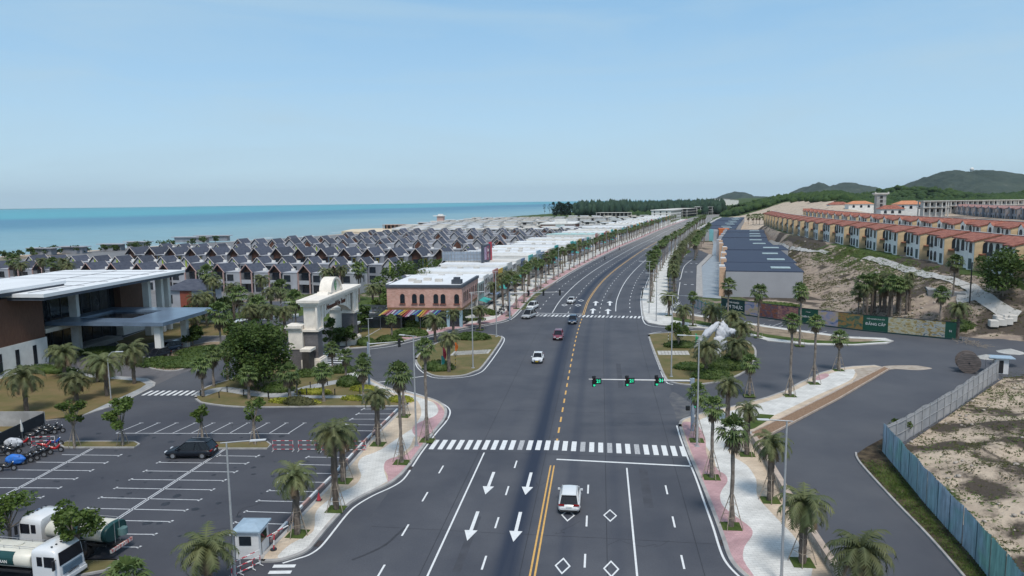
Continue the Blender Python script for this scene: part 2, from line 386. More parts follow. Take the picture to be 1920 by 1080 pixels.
    base = mixc(dirt, sand, rng(math2('ADD', sp.outputs[0], math2('MULTIPLY', math2('SUBTRACT', n1.outputs[0], .5), 1.6)), .42, .72))
    n4 = nn(t, 'ShaderNodeTexNoise', inp={'Scale': .16, 'Detail': 10, 'Roughness': .68}); L(O, n4.inputs['Vector'])
    base = mixc(base, (.080, .066, .054), rng(math2('ADD', n4.outputs[0], math2('MULTIPLY', sp.outputs[2], .42)), .57, .67))
    grass = mixc((.032, .06, .016), (.085, .115, .035), rng(n3.outputs[0], .35, .65))
    base = mixc(base, grass, rng(math2('ADD', math2('ADD', math2('MULTIPLY', n1.outputs[0], .6), math2('MULTIPLY', n3.outputs[0], .4)), math2('MULTIPLY', sp.outputs[1], .40)), .61, .69))
    L(base, b.inputs['Base Color'])
    bp = nn(t, 'ShaderNodeBump', inp={'Strength': .7, 'Distance': .35}); L(n2.outputs[0], bp.inputs['Height']); L(bp.outputs[0], b.inputs['Normal'])
    me.materials.append(m); o = bpy.data.objects.new('ground', me); COL.objects.link(o); struct(o)
build_ground()
def build_sea():
    P = [(-14000, -300), (14000, -300), (14000, 12400), (-14000, 12400)]
    a = MB(); n = 48; R = 12300
    a.add([(0, 0, -1.2)]+[(R*cs(2*math.pi*k/n), R*sn(2*math.pi*k/n), -1.2) for k in range(n)], [(0, 1+k, 1+(k+1) % n) for k in range(n)])
    m = bpy.data.materials.new('sea_water'); m.use_nodes = True; t = m.node_tree; L = t.links.new; b = t.nodes['Principled BSDF']
    b.inputs['Roughness'].default_value = .42; b.inputs['Specular IOR Level'].default_value = .28
    tc = nn(t, 'ShaderNodeTexCoord'); sp = nn(t, 'ShaderNodeSeparateXYZ'); L(tc.outputs['Object'], sp.inputs[0])
    # distance off shore ~ perpendicular to the coast (runs about 21 degrees east of north)
    a1 = nn(t, 'ShaderNodeMath', operation='MULTIPLY', inp={1: -.93}); L(sp.outputs[0], a1.inputs[0])
    a2 = nn(t, 'ShaderNodeMath', operation='MULTIPLY', inp={1: .36}); L(sp.outputs[1], a2.inputs[0])
    a3 = nn(t, 'ShaderNodeMath', operation='ADD'); L(a1.outputs[0], a3.inputs[0]); L(a2.outputs[0], a3.inputs[1])
    mp = nn(t, 'ShaderNodeMapping', inp={3: (.0009, .0009, .0009)}); L(tc.outputs['Object'], mp.inputs[0])
    no = nn(t, 'ShaderNodeTexNoise', inp={'Scale': 2.2, 'Detail': 5}); L(mp.outputs[0], no.inputs['Vector'])
    a4 = nn(t, 'ShaderNodeMath', operation='MULTIPLY_ADD', inp={1: 700, 2: -350}); L(no.outputs[0], a4.inputs[0])
    a5 = nn(t, 'ShaderNodeMath', operation='ADD'); L(a3.outputs[0], a5.inputs[0]); L(a4.outputs[0], a5.inputs[1])
    mr = nn(t, 'ShaderNodeMapRange', inp={1: 350, 2: 3950}); L(a5.outputs[0], mr.inputs[0])
    rp = nn(t, 'ShaderNodeValToRGB'); L(mr.outputs[0], rp.inputs[0]); e = rp.color_ramp.elements
    e[0].position = 0; e[0].color = (.22, .31, .33, 1); e[1].position = 1; e[1].color = (.06, .30, .365, 1)
    for q, c in ((.05, (.19, .33, .37)), (.11, (.13, .28, .35)), (.19, (.065, .20, .29)), (.30, (.055, .19, .29)), (.40, (.065, .31, .37)), (.7, (.065, .315, .38))): x = e.new(q); x.color = (*c, 1)
    n2 = nn(t, 'ShaderNodeTexNoise', inp={'Scale': .03, 'Detail': 8, 'Roughness': .65}); mp2 = nn(t, 'ShaderNodeMapping', inp={3: (1, 3, 1), 2: (0, 0, .4)}); L(tc.outputs['Object'], mp2.inputs[0]); L(mp2.outputs[0], n2.inputs['Vector'])
    r2 = nn(t, 'ShaderNodeMapRange', inp={1: .3, 2: .7, 3: .86, 4: 1.14}); L(n2.outputs[0], r2.inputs[0])
    hv = nn(t, 'ShaderNodeHueSaturation'); L(rp.outputs[0], hv.inputs['Color']); L(r2.outputs[0], hv.inputs['Value']); L(hv.outputs[0], b.inputs['Base Color'])
    wv = nn(t, 'ShaderNodeTexNoise', inp={'Scale': .35, 'Detail': 6, 'Roughness': .6}); L(tc.outputs['Object'], wv.inputs['Vector'])
    bp = nn(t, 'ShaderNodeBump', inp={'Strength': .5, 'Distance': .6}); L(wv.outputs[0], bp.inputs['Height']); L(bp.outputs[0], b.inputs['Normal'])
    struct(a.obj('sea', m))
    s = MB(); yy = [430+i*6 for i in range(130)]
    for k, off_ in enumerate((2, -14, -32)):
        for i in range(len(yy)-1):
            y = yy[i]; q = nz(y*.02, k*5.0)
            if q < -.12+.12*k: continue
            x0 = coastx(y)-off_*-1+3*nz(y*.05, k); x1 = coastx(yy[i+1])-off_*-1+3*nz(yy[i+1]*.05, k); wd = 1.2+2*abs(nz(y*.3, k))
            s.add([(x0-wd, y, -1.12), (x0+wd, y, -1.12), (x1+wd, yy[i+1], -1.12), (x1-wd, yy[i+1], -1.12)], [(0, 1, 2, 3)])
    tag(s.obj('surf', mat('foam', (.75, .78, .78), .9, .1, .2)), None, None, kind='structure')
build_sea()
# ------------------------------------------------------------------ asphalt
def roadmat():
    m = bpy.data.materials.new('road_asphalt'); m.use_nodes = True; t = m.node_tree; L = t.links.new; b = t.nodes['Principled BSDF']
    b.inputs['Roughness'].default_value = .78; b.inputs['Specular IOR Level'].default_value = .35
    tc = nn(t, 'ShaderNodeTexCoord'); uv = nn(t, 'ShaderNodeSeparateXYZ'); L(tc.outputs['UV'], uv.inputs[0])
    n = nn(t, 'ShaderNodeTexNoise', inp={'Scale': .12, 'Detail': 8, 'Roughness': .6}); L(tc.outputs['Object'], n.inputs['Vector'])
    n2 = nn(t, 'ShaderNodeTexNoise', inp={'Scale': 9, 'Detail': 3}); L(tc.outputs['Object'], n2.inputs['Vector'])
    mu = nn(t, 'ShaderNodeMapping', inp={3: (1.3, .02, 1)}); L(tc.outputs['UV'], mu.inputs[0])
    n3 = nn(t, 'ShaderNodeTexNoise', inp={'Scale': 1.0, 'Detail': 5}); L(mu.outputs[0], n3.inputs['Vector'])
    mx = nn(t, 'ShaderNodeMix', data_type='RGBA'); mx.inputs[6].default_value = (.058, .062, .076, 1); mx.inputs[7].default_value = (.086, .089, .102, 1)
    r = nn(t, 'ShaderNodeMapRange', inp={1: .35, 2: .65}); L(n.outputs[0], r.inputs[0]); L(r.outputs[0], mx.inputs[0]); res = mx.outputs[2]
    # darker polished wheel and oil bands, worn along the lanes
    tot = None
    for c, wd, am in ((-1.95, 1.7, 1.0), (2.1, .9, .38), (5.9, .9, .26), (-5.6, 1.2, .10), (-9, 1.4, .06), (9.3, 1.5, .08)):
        a = nn(t, 'ShaderNodeMath', operation='SUBTRACT', inp={1: c}); L(uv.outputs[0], a.inputs[0]); a2 = nn(t, 'ShaderNodeMath', operation='ABSOLUTE'); L(a.outputs[0], a2.inputs[0])
        q = nn(t, 'ShaderNodeMapRange', interpolation_type='SMOOTHSTEP', inp={1: 0, 2: wd, 3: am, 4: 0}); L(a2.outputs[0], q.inputs[0])
        if tot is None: tot = q.outputs[0]
        else: s = nn(t, 'ShaderNodeMath', operation='ADD'); L(tot, s.inputs[0]); L(q.outputs[0], s.inputs[1]); tot = s.outputs[0]
    rr = nn(t, 'ShaderNodeMapRange', inp={1: .3, 2: .7, 3: .7, 4: 1.25}); L(n3.outputs[0], rr.inputs[0])
    ml = nn(t, 'ShaderNodeMath', operation='MULTIPLY'); L(tot, ml.inputs[0]); L(rr.outputs[0], ml.inputs[1])
    md = nn(t, 'ShaderNodeMix', data_type='RGBA'); md.inputs[7].default_value = (.020, .028, .050, 1); L(res, md.inputs[6]); L(ml.outputs[0], md.inputs[0])
    # far stretch turns paler
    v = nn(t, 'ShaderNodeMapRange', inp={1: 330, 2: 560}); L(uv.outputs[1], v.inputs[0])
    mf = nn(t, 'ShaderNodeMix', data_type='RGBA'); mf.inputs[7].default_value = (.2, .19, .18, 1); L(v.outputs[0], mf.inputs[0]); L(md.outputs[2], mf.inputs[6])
    hv = nn(t, 'ShaderNodeHueSaturation'); r2 = nn(t, 'ShaderNodeMapRange', inp={1: .3, 2: .7, 3: .9, 4: 1.1}); L(n2.outputs[0], r2.inputs[0]); L(r2.outputs[0], hv.inputs['Value']); L(mf.outputs[2], hv.inputs['Color'])
    L(hv.outputs[0], b.inputs['Base Color'])
    bp = nn(t, 'ShaderNodeBump', inp={'Strength': .12, 'Distance': .02}); L(n2.outputs[0], bp.inputs['Height']); L(bp.outputs[0], b.inputs['Normal'])
    return m
def build_road():
    offs = [-14.3, -7, 0, 7, 14.3]; rows = [offset(CL, d) for d in offs]; n = len(CL); vs = [(*r[i], 0.0) for i in range(n) for r in rows]
    fs = [(i*5+k, i*5+k+1, (i+1)*5+k+1, (i+1)*5+k) for i in range(n-1) for k in range(4)]
    me = bpy.data.meshes.new('road'); me.from_pydata(vs, [], fs); uvl = me.uv_layers.new(name='uv'); i = 0
    for p in me.polygons:
        for li in p.loop_indices: vi = me.loops[li].vertex_index; uvl.data[li].uv = (offs[vi % 5], (vi//5)*3.0)
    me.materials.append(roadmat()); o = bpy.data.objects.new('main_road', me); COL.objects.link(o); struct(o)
build_road()
M_ASPH = mat('asphalt_side', (.058, .062, .076), .8, scale=.08, col2=(.086, .089, .100), bump=.12, bscale=9, detail=8)
M_PARK = mat('asphalt_lot', (.046, .048, .060), .8, scale=.09, col2=(.070, .072, .084), bump=.12, bscale=9, detail=8)
a = MB(); a.flat([(-96, 30), (26, 30), (37, 46), (38.5, 70), (70, 99.5), (112, 112), (112, 131), (86, 127), (79, 133), (50, 161), (43, 190), (16, 190), (-6, 156), (-33, 131), (-60, 190), (-96, 190)], -.012)
struct(a.obj('side_road', M_ASPH))
a = MB(); a.flat([(-96, 30), (-18.5, 30), (-14.5, 86), (-21, 89.5), (-96, 100)], -.006); struct(a.obj('car_park', M_PARK))
SERV = Gs([(1254, 600), (1254, 514), (1256, 502), (1265, 490), (1287, 475), (1289, 465.5), (1302, 465.5), (1329, 476), (1306, 500), (1307, 556), (1345, 600)])
a = MB(); a.flat(SERV, -.004); struct(a.obj('service_road', M_ASPH))
# ------------------------------------------------------------------ pavements, kerbs, lawns
M_KERB = mat('kerb_concrete', (.34, .33, .32), .85, .18, .8, bump=.2, bscale=5)
M_PBEI = brickmat('paving_beige', (.50, .40, .30), (.56, .46, .35), (.42, .35, .28), 1.0, w=.6, h=.3, rot=(0, 0, -.13))
M_PWHI = brickmat('paving_white', (.55, .545, .52), (.63, .62, .59), (.46, .45, .43), 1.0, w=.6, h=.3, rot=(0, 0, -.13))
M_PPIN = brickmat('paving_pink', (.44, .265, .275), (.51, .32, .325), (.36, .24, .25), 1.0, w=.4, h=.2, rot=(0, 0, -.13))
M_LAWN = mat('dry_lawn', (.185, .145, .075), .95, scale=.35, col2=(.115, .115, .048), detail=9, bump=.6, bscale=12, spec=.1)
M_LAWNT = mat('tan_lawn', (.20, .145, .075), .95, scale=.3, col2=(.13, .12, .05), detail=9, bump=.6, bscale=12, spec=.1)
M_SOIL = mat('bare_soil', (.26, .205, .15), .95, .25, .5, bump=.5, spec=.1)
M_GREEN = mat('green_lawn', (.045, .075, .02), .95, scale=.7, col2=(.09, .12, .035), bump=.6, bscale=12, spec=.1)
M_WHITE = mat('road_paint', (.66, .67, .67), .6, .08, 3.0, lo=.3, hi=.6)
M_WORN = mat('road_paint_worn', (.28, .29, .31), .7, scale=5, col2=(.5, .5, .5))
M_YEL = mat('road_paint_yellow', (.62, .36, .10), .6, .12, 3.0)
M_PATH = brickmat('paving_grey', (.30, .31, .32), (.36, .37, .37), (.24, .25, .26), 1.0, w=.6, h=.6, off=0)
M_GUT = mat('gutter', (.16, .16, .165), .85, .25, .8)
def slab(name, P, top, mats=None, kerb=.16, h=.13, sub=None):
    """raised slab with a kerb rim"""
    s = MB(); s.prism(P, -.08, h-.012, 0); Q = P+[P[0], P[1]]
    k = MB(); k.wall(Q, kerb*2, -.09, h, 0)
    o = s.obj(name, top); struct(o); c = k.obj(name+'_kerb', M_KERB); struct(c); return o
def rcrom(L, k=5): return crom(L, k, True)
KL = [(489, 1053), (520, 1052), (545, 1046), (566, 1038), (580, 1029), (590, 1017), (603, 1001), (615, 987), (635, 965), (650, 950), (670, 936), (700, 921), (730, 907), (750, 892), (765, 875), (780, 855), (812, 812), (830, 790), (836, 775), (832, 762), (815, 751), (780, 741), (730, 729), (705, 717), (692, 710), (672, 698), (655, 692)]
IN1 = [(652, 693), (657, 707), (695, 725), (733, 741), (765, 757), (751, 772), (703, 820), (656, 874), (584, 950), (513, 1024), (493, 1044)]
PAVE_L = crom(Gs(KL), 3)+Gs(IN1)
struct(slab('pavement_left', PAVE_L, M_PBEI))
def over(name, px, m, z=.122, sm=4):
    P = crom(Gs(px, .12), sm, True) if sm else Gs(px, .12)
    a = MB(); a.flat(P, z); return struct(a.obj(name, m))
over('paving_band', [(775, 802), (755, 815), (712, 844), (680, 857), (671, 872), (677, 892), (665, 910), (630, 928), (600, 950), (591, 965), (590, 985), (583, 1000), (545, 1020), (520, 1045), (555, 1040), (585, 1020), (610, 985), (632, 962), (668, 933), (698, 918), (724, 904), (726, 900), (720, 880), (724, 866), (745, 855), (768, 838), (776, 820), (786, 812), (772, 805), (795, 790), (815, 780), (822, 770), (815, 757), (800, 750), (775, 742), (740, 733), (700, 717), (675, 702), (655, 694), (662, 706), (700, 722), (740, 738), (770, 745), (785, 755), (790, 775), (783, 790)], M_PWHI)
over('paving_scallop', [(834, 774), (829, 788), (812, 810), (803, 822), (780, 817), (773, 807), (778, 797), (795, 788), (815, 780), (822, 770), (818, 758), (808, 751), (823, 758)], M_PPIN, .126)
over('paving_scallop', [(810, 813), (775, 856), (762, 876), (747, 892), (728, 905), (727, 892), (720, 878), (723, 865), (737, 858), (755, 855), (775, 840), (790, 823)], M_PPIN, .126)
KR = [(1275, 797), (1280, 817), (1292, 850), (1305, 880), (1322, 920), (1340, 966), (1357, 1012), (1366, 1040), (1380, 1064), (1410, 1090), (1450, 1112)]
IN2 = [(1590, 1120), (1560, 1066), (1500, 970), (1447, 886), (1436, 862), (1412, 822), (1408, 812), (1440, 799), (1500, 768), (1560, 738), (1620, 708), (1657, 690), (1640, 686), (1600, 688), (1570, 692), (1540, 700), (1502, 718), (1470, 735), (1440, 746), (1380, 762), (1320, 775), (1283, 787), (1277, 791)]
PAVE_R = crom(Gs(KR), 3)+Gs(IN2)
slab('pavement_right', PAVE_R, M_PBEI)
over('paving_band', [(1300, 800), (1335, 852), (1345, 880), (1360, 890), (1363, 905), (1352, 920), (1350, 935), (1357, 950), (1385, 975), (1408, 990), (1410, 1005), (1396, 1025), (1394, 1050), (1412, 1082), (1520, 1085), (1500, 1020), (1450, 965), (1420, 930), (1418, 900), (1400, 872), (1365, 845), (1400, 812), (1402, 800), (1460, 775), (1530, 742), (1590, 715), (1602, 703), (1600, 692), (1560, 699), (1510, 722), (1470, 742), (1440, 752), (1380, 768), (1330, 780)], M_PWHI, sm=3)
over('paving_scallop', [(1280, 792), (1284, 812), (1298, 852), (1310, 880), (1326, 920), (1344, 966), (1361, 1012), (1372, 1044), (1395, 1070), (1415, 1082), (1394, 1050), (1396, 1025), (1410, 1005), (1408, 990), (1385, 972), (1357, 950), (1350, 932), (1354, 918), (1364, 903), (1360, 890), (1345, 880), (1325, 852), (1322, 820), (1305, 795)], M_PPIN, .126, 3)
over('paving_scallop', [(1535, 703), (1550, 700), (1554, 705), (1540, 712), (1528, 712)], M_PPIN, .126)
over('dirt_patch', [(1604, 692), (1655, 688), (1640, 700), (1600, 716), (1608, 703)], mat('dusty_sand', (.42, .37, .32), .95, scale=1, col2=(.3, .25, .2), spec=.1), .127, 3)
a = MB(); a.flat(crom(Gs([(1652, 690), (1662, 686), (1710, 685), (1730, 687), (1748, 691), (1720, 694), (1680, 692), (1660, 694)]), 4, True), .004); struct(a.obj('sand_spill', MATS['dusty_sand']))
a = MB(); a.flat(crom(Gs([(1255, 750), (1262, 735), (1290, 752), (1310, 770), (1300, 778), (1282, 786), (1270, 790), (1265, 770)]), 4, True), .004)
struct(a.obj('dust_patch', mat('dust_film', (.15, .15, .15), .95, scale=.8, col2=(.088, .092, .106), spec=.1, lo=.3, hi=.6)))
# islands
LI = [(781, 672), (784, 685), (800, 699), (822, 706), (865, 705), (890, 697), (906, 686), (940, 638), (935, 631), (915, 628), (870, 631), (830, 640), (797, 656)]
RI = [(1217, 632), (1224, 627), (1265, 624), (1320, 620), (1370, 628), (1410, 648), (1416, 670), (1400, 694), (1370, 710), (1330, 719), (1292, 722), (1262, 718), (1249, 711), (1235, 680)]
slab('island_left', rcrom(Gs(LI), 4), M_LAWN); slab('island_right', rcrom(Gs(RI), 4), M_LAWN)
R2 = [(1206, 541), (1203, 560), (1205, 586), (1209, 600), (1216, 606), (1237, 610), (1262, 612), (1315, 616), (1396, 627), (1440, 640), (1515, 647), (1600, 648), (1662, 645), (1674, 640), (1660, 635), (1590, 632), (1500, 620), (1440, 612), (1380, 602), (1300, 590), (1258, 583)]
ML = [p for p in at_off(14.6) if p[1] > 205 and p[1] < 560]; SL = Gs([(1252, 560), (1251, 514), (1254, 500), (1263, 488), (1285, 470), (1291, 463), (1300, 450), (1312, 438)])
R2P = Gs(R2)+SL+[p for p in ML[::-1] if p[1] < SL[-1][1]+10]
slab('pavement_far_right', R2P, M_PWHI)
over('planting_strip', [(1260, 586), (1300, 592), (1380, 604), (1440, 614), (1500, 622), (1590, 634), (1655, 637), (1600, 643), (1515, 640), (1440, 630), (1396, 620), (1315, 605), (1262, 597)], M_SOIL, .124, 0)
over('green_verge', [(1262, 594), (1315, 602), (1396, 617), (1440, 627), (1515, 637), (1600, 641), (1655, 639), (1672, 640), (1600, 645), (1515, 643), (1440, 633), (1396, 622), (1315, 609), (1262, 600)], M_GREEN, .127, 0)
# strip along the service road
a = MB(); a.flat(Gs([(1250, 520), (1252, 503), (1262, 488), (1283, 472), (1289, 467), (1297, 472), (1287, 476), (1267, 492), (1258, 503), (1255, 520)], .13), .13); struct(a.obj('verge', M_GREEN))
# garden with paths
GA = [(367, 746), (372, 752), (385, 757), (455, 764), (600, 763), (747, 762), (763, 757), (733, 742), (695, 726), (655, 708), (648, 690), (620, 688), (560, 700), (541, 672), (480, 655), (445, 668), (447, 704), (400, 722), (375, 734)]
slab('garden', crom(Gs(GA), 3, True), M_LAWN)
def path(name, px, w_, m, z=.126, k=6):
    a = MB(); a.strip(crom(Gs(px, .12), k), w_, z); return struct(a.obj(name, m))
path('garden_path', [(372, 742), (410, 730), (440, 732), (480, 738), (530, 740), (590, 724), (660, 711)], 2.2, M_PATH)
path('garden_path', [(520, 742), (580, 744), (640, 744), (700, 742), (752, 748)], 1.3, M_PATH, .129)
# reception lawns and drive
LW = [(-80, 840), (85, 787), (150, 780), (212, 751), (262, 728), (274, 720), (262, 714), (200, 709), (155, 706), (145, 696), (89, 684), (0, 710), (-90, 735)]
slab('lawn_path', Gs([(-90, 846), (85, 789), (155, 779), (210, 762), (245, 747), (288, 725), (290, 719), (275, 711), (240, 708), (165, 703), (140, 692), (89, 683), (-90, 735)]), M_PATH, h=.1)
over('lawn_left', LW, M_LAWNT, .1, 0)
DRV = mat('drive_pavers', (.115, .11, .115), .8, .12, 1.2)
a = MB(); a.flat(Gs([(160, 704), (275, 711), (292, 722), (340, 700), (437, 668), (460, 640), (440, 626), (360, 632), (290, 650), (200, 668), (140, 680)]), .0); struct(a.obj('drive', DRV))
OV = [(279, 677), (280, 689), (296, 694), (320, 696), (342, 693), (365, 684), (400, 666), (437, 646), (425, 642), (395, 642), (350, 650), (310, 664)]
slab('oval_bed', rcrom(Gs(OV), 3), M_SOIL)
slab('lawn_far', Gs([(235, 655), (300, 640), (360, 631), (440, 630), (452, 621), (430, 604), (330, 606), (270, 620), (215, 640)]), M_LAWNT, h=.1)
for nm, P in (('bay_island', [(112, 834), (125, 829), (252, 829), (261, 834), (252, 840), (120, 840)]), ('bay_island', [(395, 830), (500, 829), (508, 835), (501, 842), (397, 842)]), ('bay_island', [(150, 1052), (221, 1052), (214, 1062), (195, 1072), (140, 1082), (60, 1092), (80, 1060)])):
    slab(nm, Gs(P), M_LAWN, kerb=.1)
# verge between the side road and the painted hoarding
a = MB(); a.flat(Gs([(1605, 852), (1612, 868), (1677, 940), (1740, 1005), (1797, 1070), (1830, 1120)])+[(30.5, 40), (34, 50), (36.5, 60), (38.6, 70.5)]+Gs([(1655, 822), (1625, 838)]), .01)
struct(a.obj('verge', mat('weedy_soil', (.035, .028, .022), .95, scale=.9, col2=(.13, .10, .065), bump=1, bscale=4, spec=.1, detail=10, lo=.42, hi=.68)))
a = MB(); a.wall(resample(crom(Gs([(1605, 850), (1612, 868), (1677, 940), (1740, 1005), (1797, 1070), (1830, 1110)]), 4), 1.0), .18, -.05, .14)
struct(a.obj('kerb', M_KERB))
for sgn, nm in ((-1, 'gutter'), (1, 'gutter')):
    a = MB(); S = [p for p in CL if (p[1] > 226 if sgn < 0 else p[1] > 204)]
    a.strip(offset(S, sgn*14.45), .3, .006); struct(a.obj(nm, M_GUT))
# pavement left of the main road, from the far crossing on
LK = crom(Gs([(645, 655), (695, 651), (735, 645), (805, 629), (870, 615), (925, 606), (956, 597), (975, 580), (1000, 553), (1016, 543)]), 4)
LK2 = [p for p in at_off(-14.7) if 220 < p[1] < 900]; INN = [p for p in at_off(-23.8) if 150 < p[1] < 900]
slab('pavement_far_left', LK+LK2+INN[::-1]+[(-10, 146.5), (-27, 147.5), (-29, 132.5)], M_PWHI)
a = MB(); S = LK[10:]+LK2; a.strip(offset(S, -1.6), 2.6, .126); struct(a.obj('paving_edge', M_PPIN))
over('dry_bed', [(655, 652), (695, 649), (735, 643), (800, 628), (800, 612), (740, 612), (690, 617), (655, 628)], M_LAWNT, .125, 0)
a = MB(); a.flat([(43, 192)]+[(p[0]+1, p[1]) for p in Gs([(1309, 556), (1308, 500), (1331, 477), (1334, 458), (1330, 442)])]+Gs([(1345, 430), (1350, 470), (1352, 500), (1352, 560)])[0:], .03)
struct(a.obj('plaza', mat('wet_plaza', (.27, .29, .31), .42, .15, .3, spec=.4)))
a = MB(); a.wall(Gs([(1311, 557), (1311, 500), (1333, 478)]), 1.8, -.05, .3); struct(a.obj('plaza_kerb', M_KERB))
# ------------------------------------------------------------------ painted markings (sheets 5 mm above the asphalt)
ZM = .006
def sm_obj(a, name, m): return struct(a.obj(name, m))
def sl(off, y0, y1): return [p for p in offset(CL, off) if y0 <= p[1] <= y1]
Y0 = 20
a = MB()
for o_ in (-.17, .17): a.strip(sl(o_, Y0, 70.6), .14, ZM); a.strip(sl(o_, 160, 1100), .14, ZM)
S = [p for p in CL if 73.5 < p[1] < 158]; S = resample(S, .5)
for i in range(0, len(S)-6, 8): a.strip(S[i:i+5], .2, ZM)
sm_obj(a, 'centre_line', M_YEL)
a = MB()
for o_ in (-7.3,): a.strip(sl(o_, Y0, 72), .15, ZM); a.strip(sl(o_, 163, 1100), .18, ZM)
for o_ in (7.25,): a.strip(sl(o_, Y0, 68), .15, ZM); a.strip(sl(o_, 163, 1100), .18, ZM)
for o_ in (-14.0,): a.strip(sl(o_, 224, 1100), .15, ZM)
for o_ in (14.0,): a.strip(sl(o_, 206, 1100), .15, ZM)
def dashes(o_, y0, y1, dl=2.0, gap=4.6, ph=0.0, w_=.15):
    S = resample(offset(CL, o_), .5); n = int(dl/.5); st = int((dl+gap)/.5)
    S = [p for p in S if y0 < p[1] < y1]
    for i in range(int(ph/.5), len(S)-n, st): a.strip(S[i:i+n+1], w_, ZM)
dashes(-3.65, Y0, 70, ph=2.2); dashes(-10.75, Y0, 70, ph=1.4); dashes(3.6, Y0, 68, ph=2.4); dashes(10.6, Y0, 67, ph=1.9)
for o_ in (-3.65, -10.75, 3.6, 10.6): dashes(o_, 163, 800, w_=.16)
sm_obj(a, 'lane_lines', M_WHITE)
a = MB(); k = Gs([(1043.5, 861.2), (1297.5, 874.2)]); a.strip(k, .3, ZM); k = Gs([(1004, 587), (1093, 589)]); a.strip(k, .35, ZM); k = Gs([(706, 717), (725, 715), (805, 704)]); a.strip(k, .25, ZM)
sm_obj(a, 'stop_lines', M_WHITE)
# edge lines following the kerbs
a = MB()
a.strip(crom(Gs([(530, 1056), (556, 1048), (578, 1041), (597, 1029), (612, 1013), (630, 990), (650, 965), (668, 948), (700, 929), (735, 913), (757, 898), (775, 872), (790, 849), (818, 812), (836, 791), (844, 774), (838, 762), (815, 750), (780, 738), (740, 728)]), 4), .17, ZM)
a.strip(crom(Gs([(1269, 798), (1276, 822), (1290, 860), (1305, 897), (1321, 943), (1337, 988), (1350, 1030), (1362, 1055), (1385, 1080), (1410, 1098)]), 4), .17, ZM)
a.strip(crom(Gs([(779, 675), (782, 688), (800, 703), (822, 709), (866, 707.5), (895, 701), (914, 686), (945, 640), (940, 630)]), 4), .17, ZM)
a.strip(crom(Gs([(1240, 622), (1222, 625), (1216, 632), (1235, 685), (1248, 715), (1262, 721)]), 4), .17, ZM)
a.strip(crom(Gs([(1206, 538), (1201.5, 560), (1203, 586), (1207, 603), (1216, 610), (1240, 613.5), (1300, 616)]), 4), .2, ZM)
a.strip(crom(Gs([(690, 655), (740, 648), (805, 632), (870, 617.5), (925, 608), (958, 599), (978, 581)]), 4), .2, ZM)
for sg, o_ in ((0, 0),):
    a.strip(Gs([(1258, 503), (1265, 493), (1286, 478.5), (1289, 475)], 0), .15, ZM)
    a.strip(crom(Gs([(1298, 486), (1284, 498), (1279, 510), (1276.5, 521), (1274, 525)]), 4), .2, ZM); a.strip(Gs([(1275, 529), (1272, 550), (1271, 560), (1279, 573)]), .2, ZM); a.strip(Gs([(1264, 525.5), (1272, 525.5)]), .3, ZM)
sm_obj(a, 'edge_lines', M_WHITE)
def stripes(A, B, n, ln, wd, dirv, name, worn):
    a = MB(); b = MB()
    for i in range(n):
        t = i/(n-1); x = A[0]+(B[0]-A[0])*t; y = A[1]+(B[1]-A[1])*t; m = b if i in worn else a
        px, py = dirv[0]*ln/2, dirv[1]*ln/2; qx, qy = dirv[1]*wd/2, -dirv[0]*wd/2
        m.flat([(x-px-qx, y-py-qy), (x-px+qx, y-py+qy), (x+px+qx, y+py+qy), (x+px-qx, y+py-qy)], ZM+.004)
    sm_obj(a, name, M_WHITE)
    if worn: sm_obj(b, name+'_worn', M_WORN)
dv = (sn(rad(7.15)), cs(rad(7.15)))
stripes(G(814, 833.5), G(1043, 835), 15, 3.0, .52, dv, 'crosswalk', {10})
stripes(G(1059.5, 836), G(1281, 846.2), 14, 3.0, .52, dv, 'crosswalk', {2, 5, 8})
d2 = (sn(rad(16)), cs(rad(16)))
stripes(G(1001, 591), G(1206, 595), 29, 2.9, .45, d2, 'far_crosswalk', {1, 2, 4, 7, 10, 11, 12, 16, 19, 21, 22, 24})
# crossings at the side roads
dc = (cs(rad(10)), -sn(rad(10)))
a = MB()
for i in range(9): a.strip(Gs([(267+11.6*i, 741.5), (286+11.2*i, 732.6)]), .42, ZM+.004)
sm_obj(a, 'drive_crosswalk', M_WHITE)
A, B = G(622, 676), G(624, 664); stripes(G(618, 684), G(628, 656), 8, 4.0, .5, (.97, -.2), 'gate_crosswalk', set())
a = MB()
for (x, y) in ((533, 1061.5), (525, 1073), (518, 1087)):
    g = G(x, y); a.box((g[0], g[1], ZM), (1.6, .42, .004))
sm_obj(a, 'exit_crosswalk', M_WHITE)
# arrows and diamonds
def arrow(a, tail, tip, w1=.28, w2=1.05, hl=.34):
    d = Vector((tip[0]-tail[0], tip[1]-tail[1])); L = d.length; d /= L; n = Vector((d.y, -d.x)); T = Vector(tail)
    p = lambda s, q: tuple(T+d*L*s+n*q)
    a.flat([p(0, -w1/2), p(0, w1/2), p(1-hl, w1/2), p(1-hl, -w1/2)], ZM); a.flat([p(1-hl, w2/2), p(1, 0), p(1-hl, -w2/2)], ZM)
a = MB()
for t, h in (((926, 885), (910, 927)), ((896, 959), (876, 1014)), ((996, 886), (985, 928)), ((976, 960), (962.5, 1016))): arrow(a, G(*t), G(*h))
for x, y in ((1111, 588), (1140, 589), (1116.5, 573), (1143.5, 573)):
    g = G(x, y); arrow(a, g, (g[0]+.135*8, g[1]+.99*8), .5, 1.7, .36)
sm_obj(a, 'lane_arrows', M_WHITE)
a = MB()
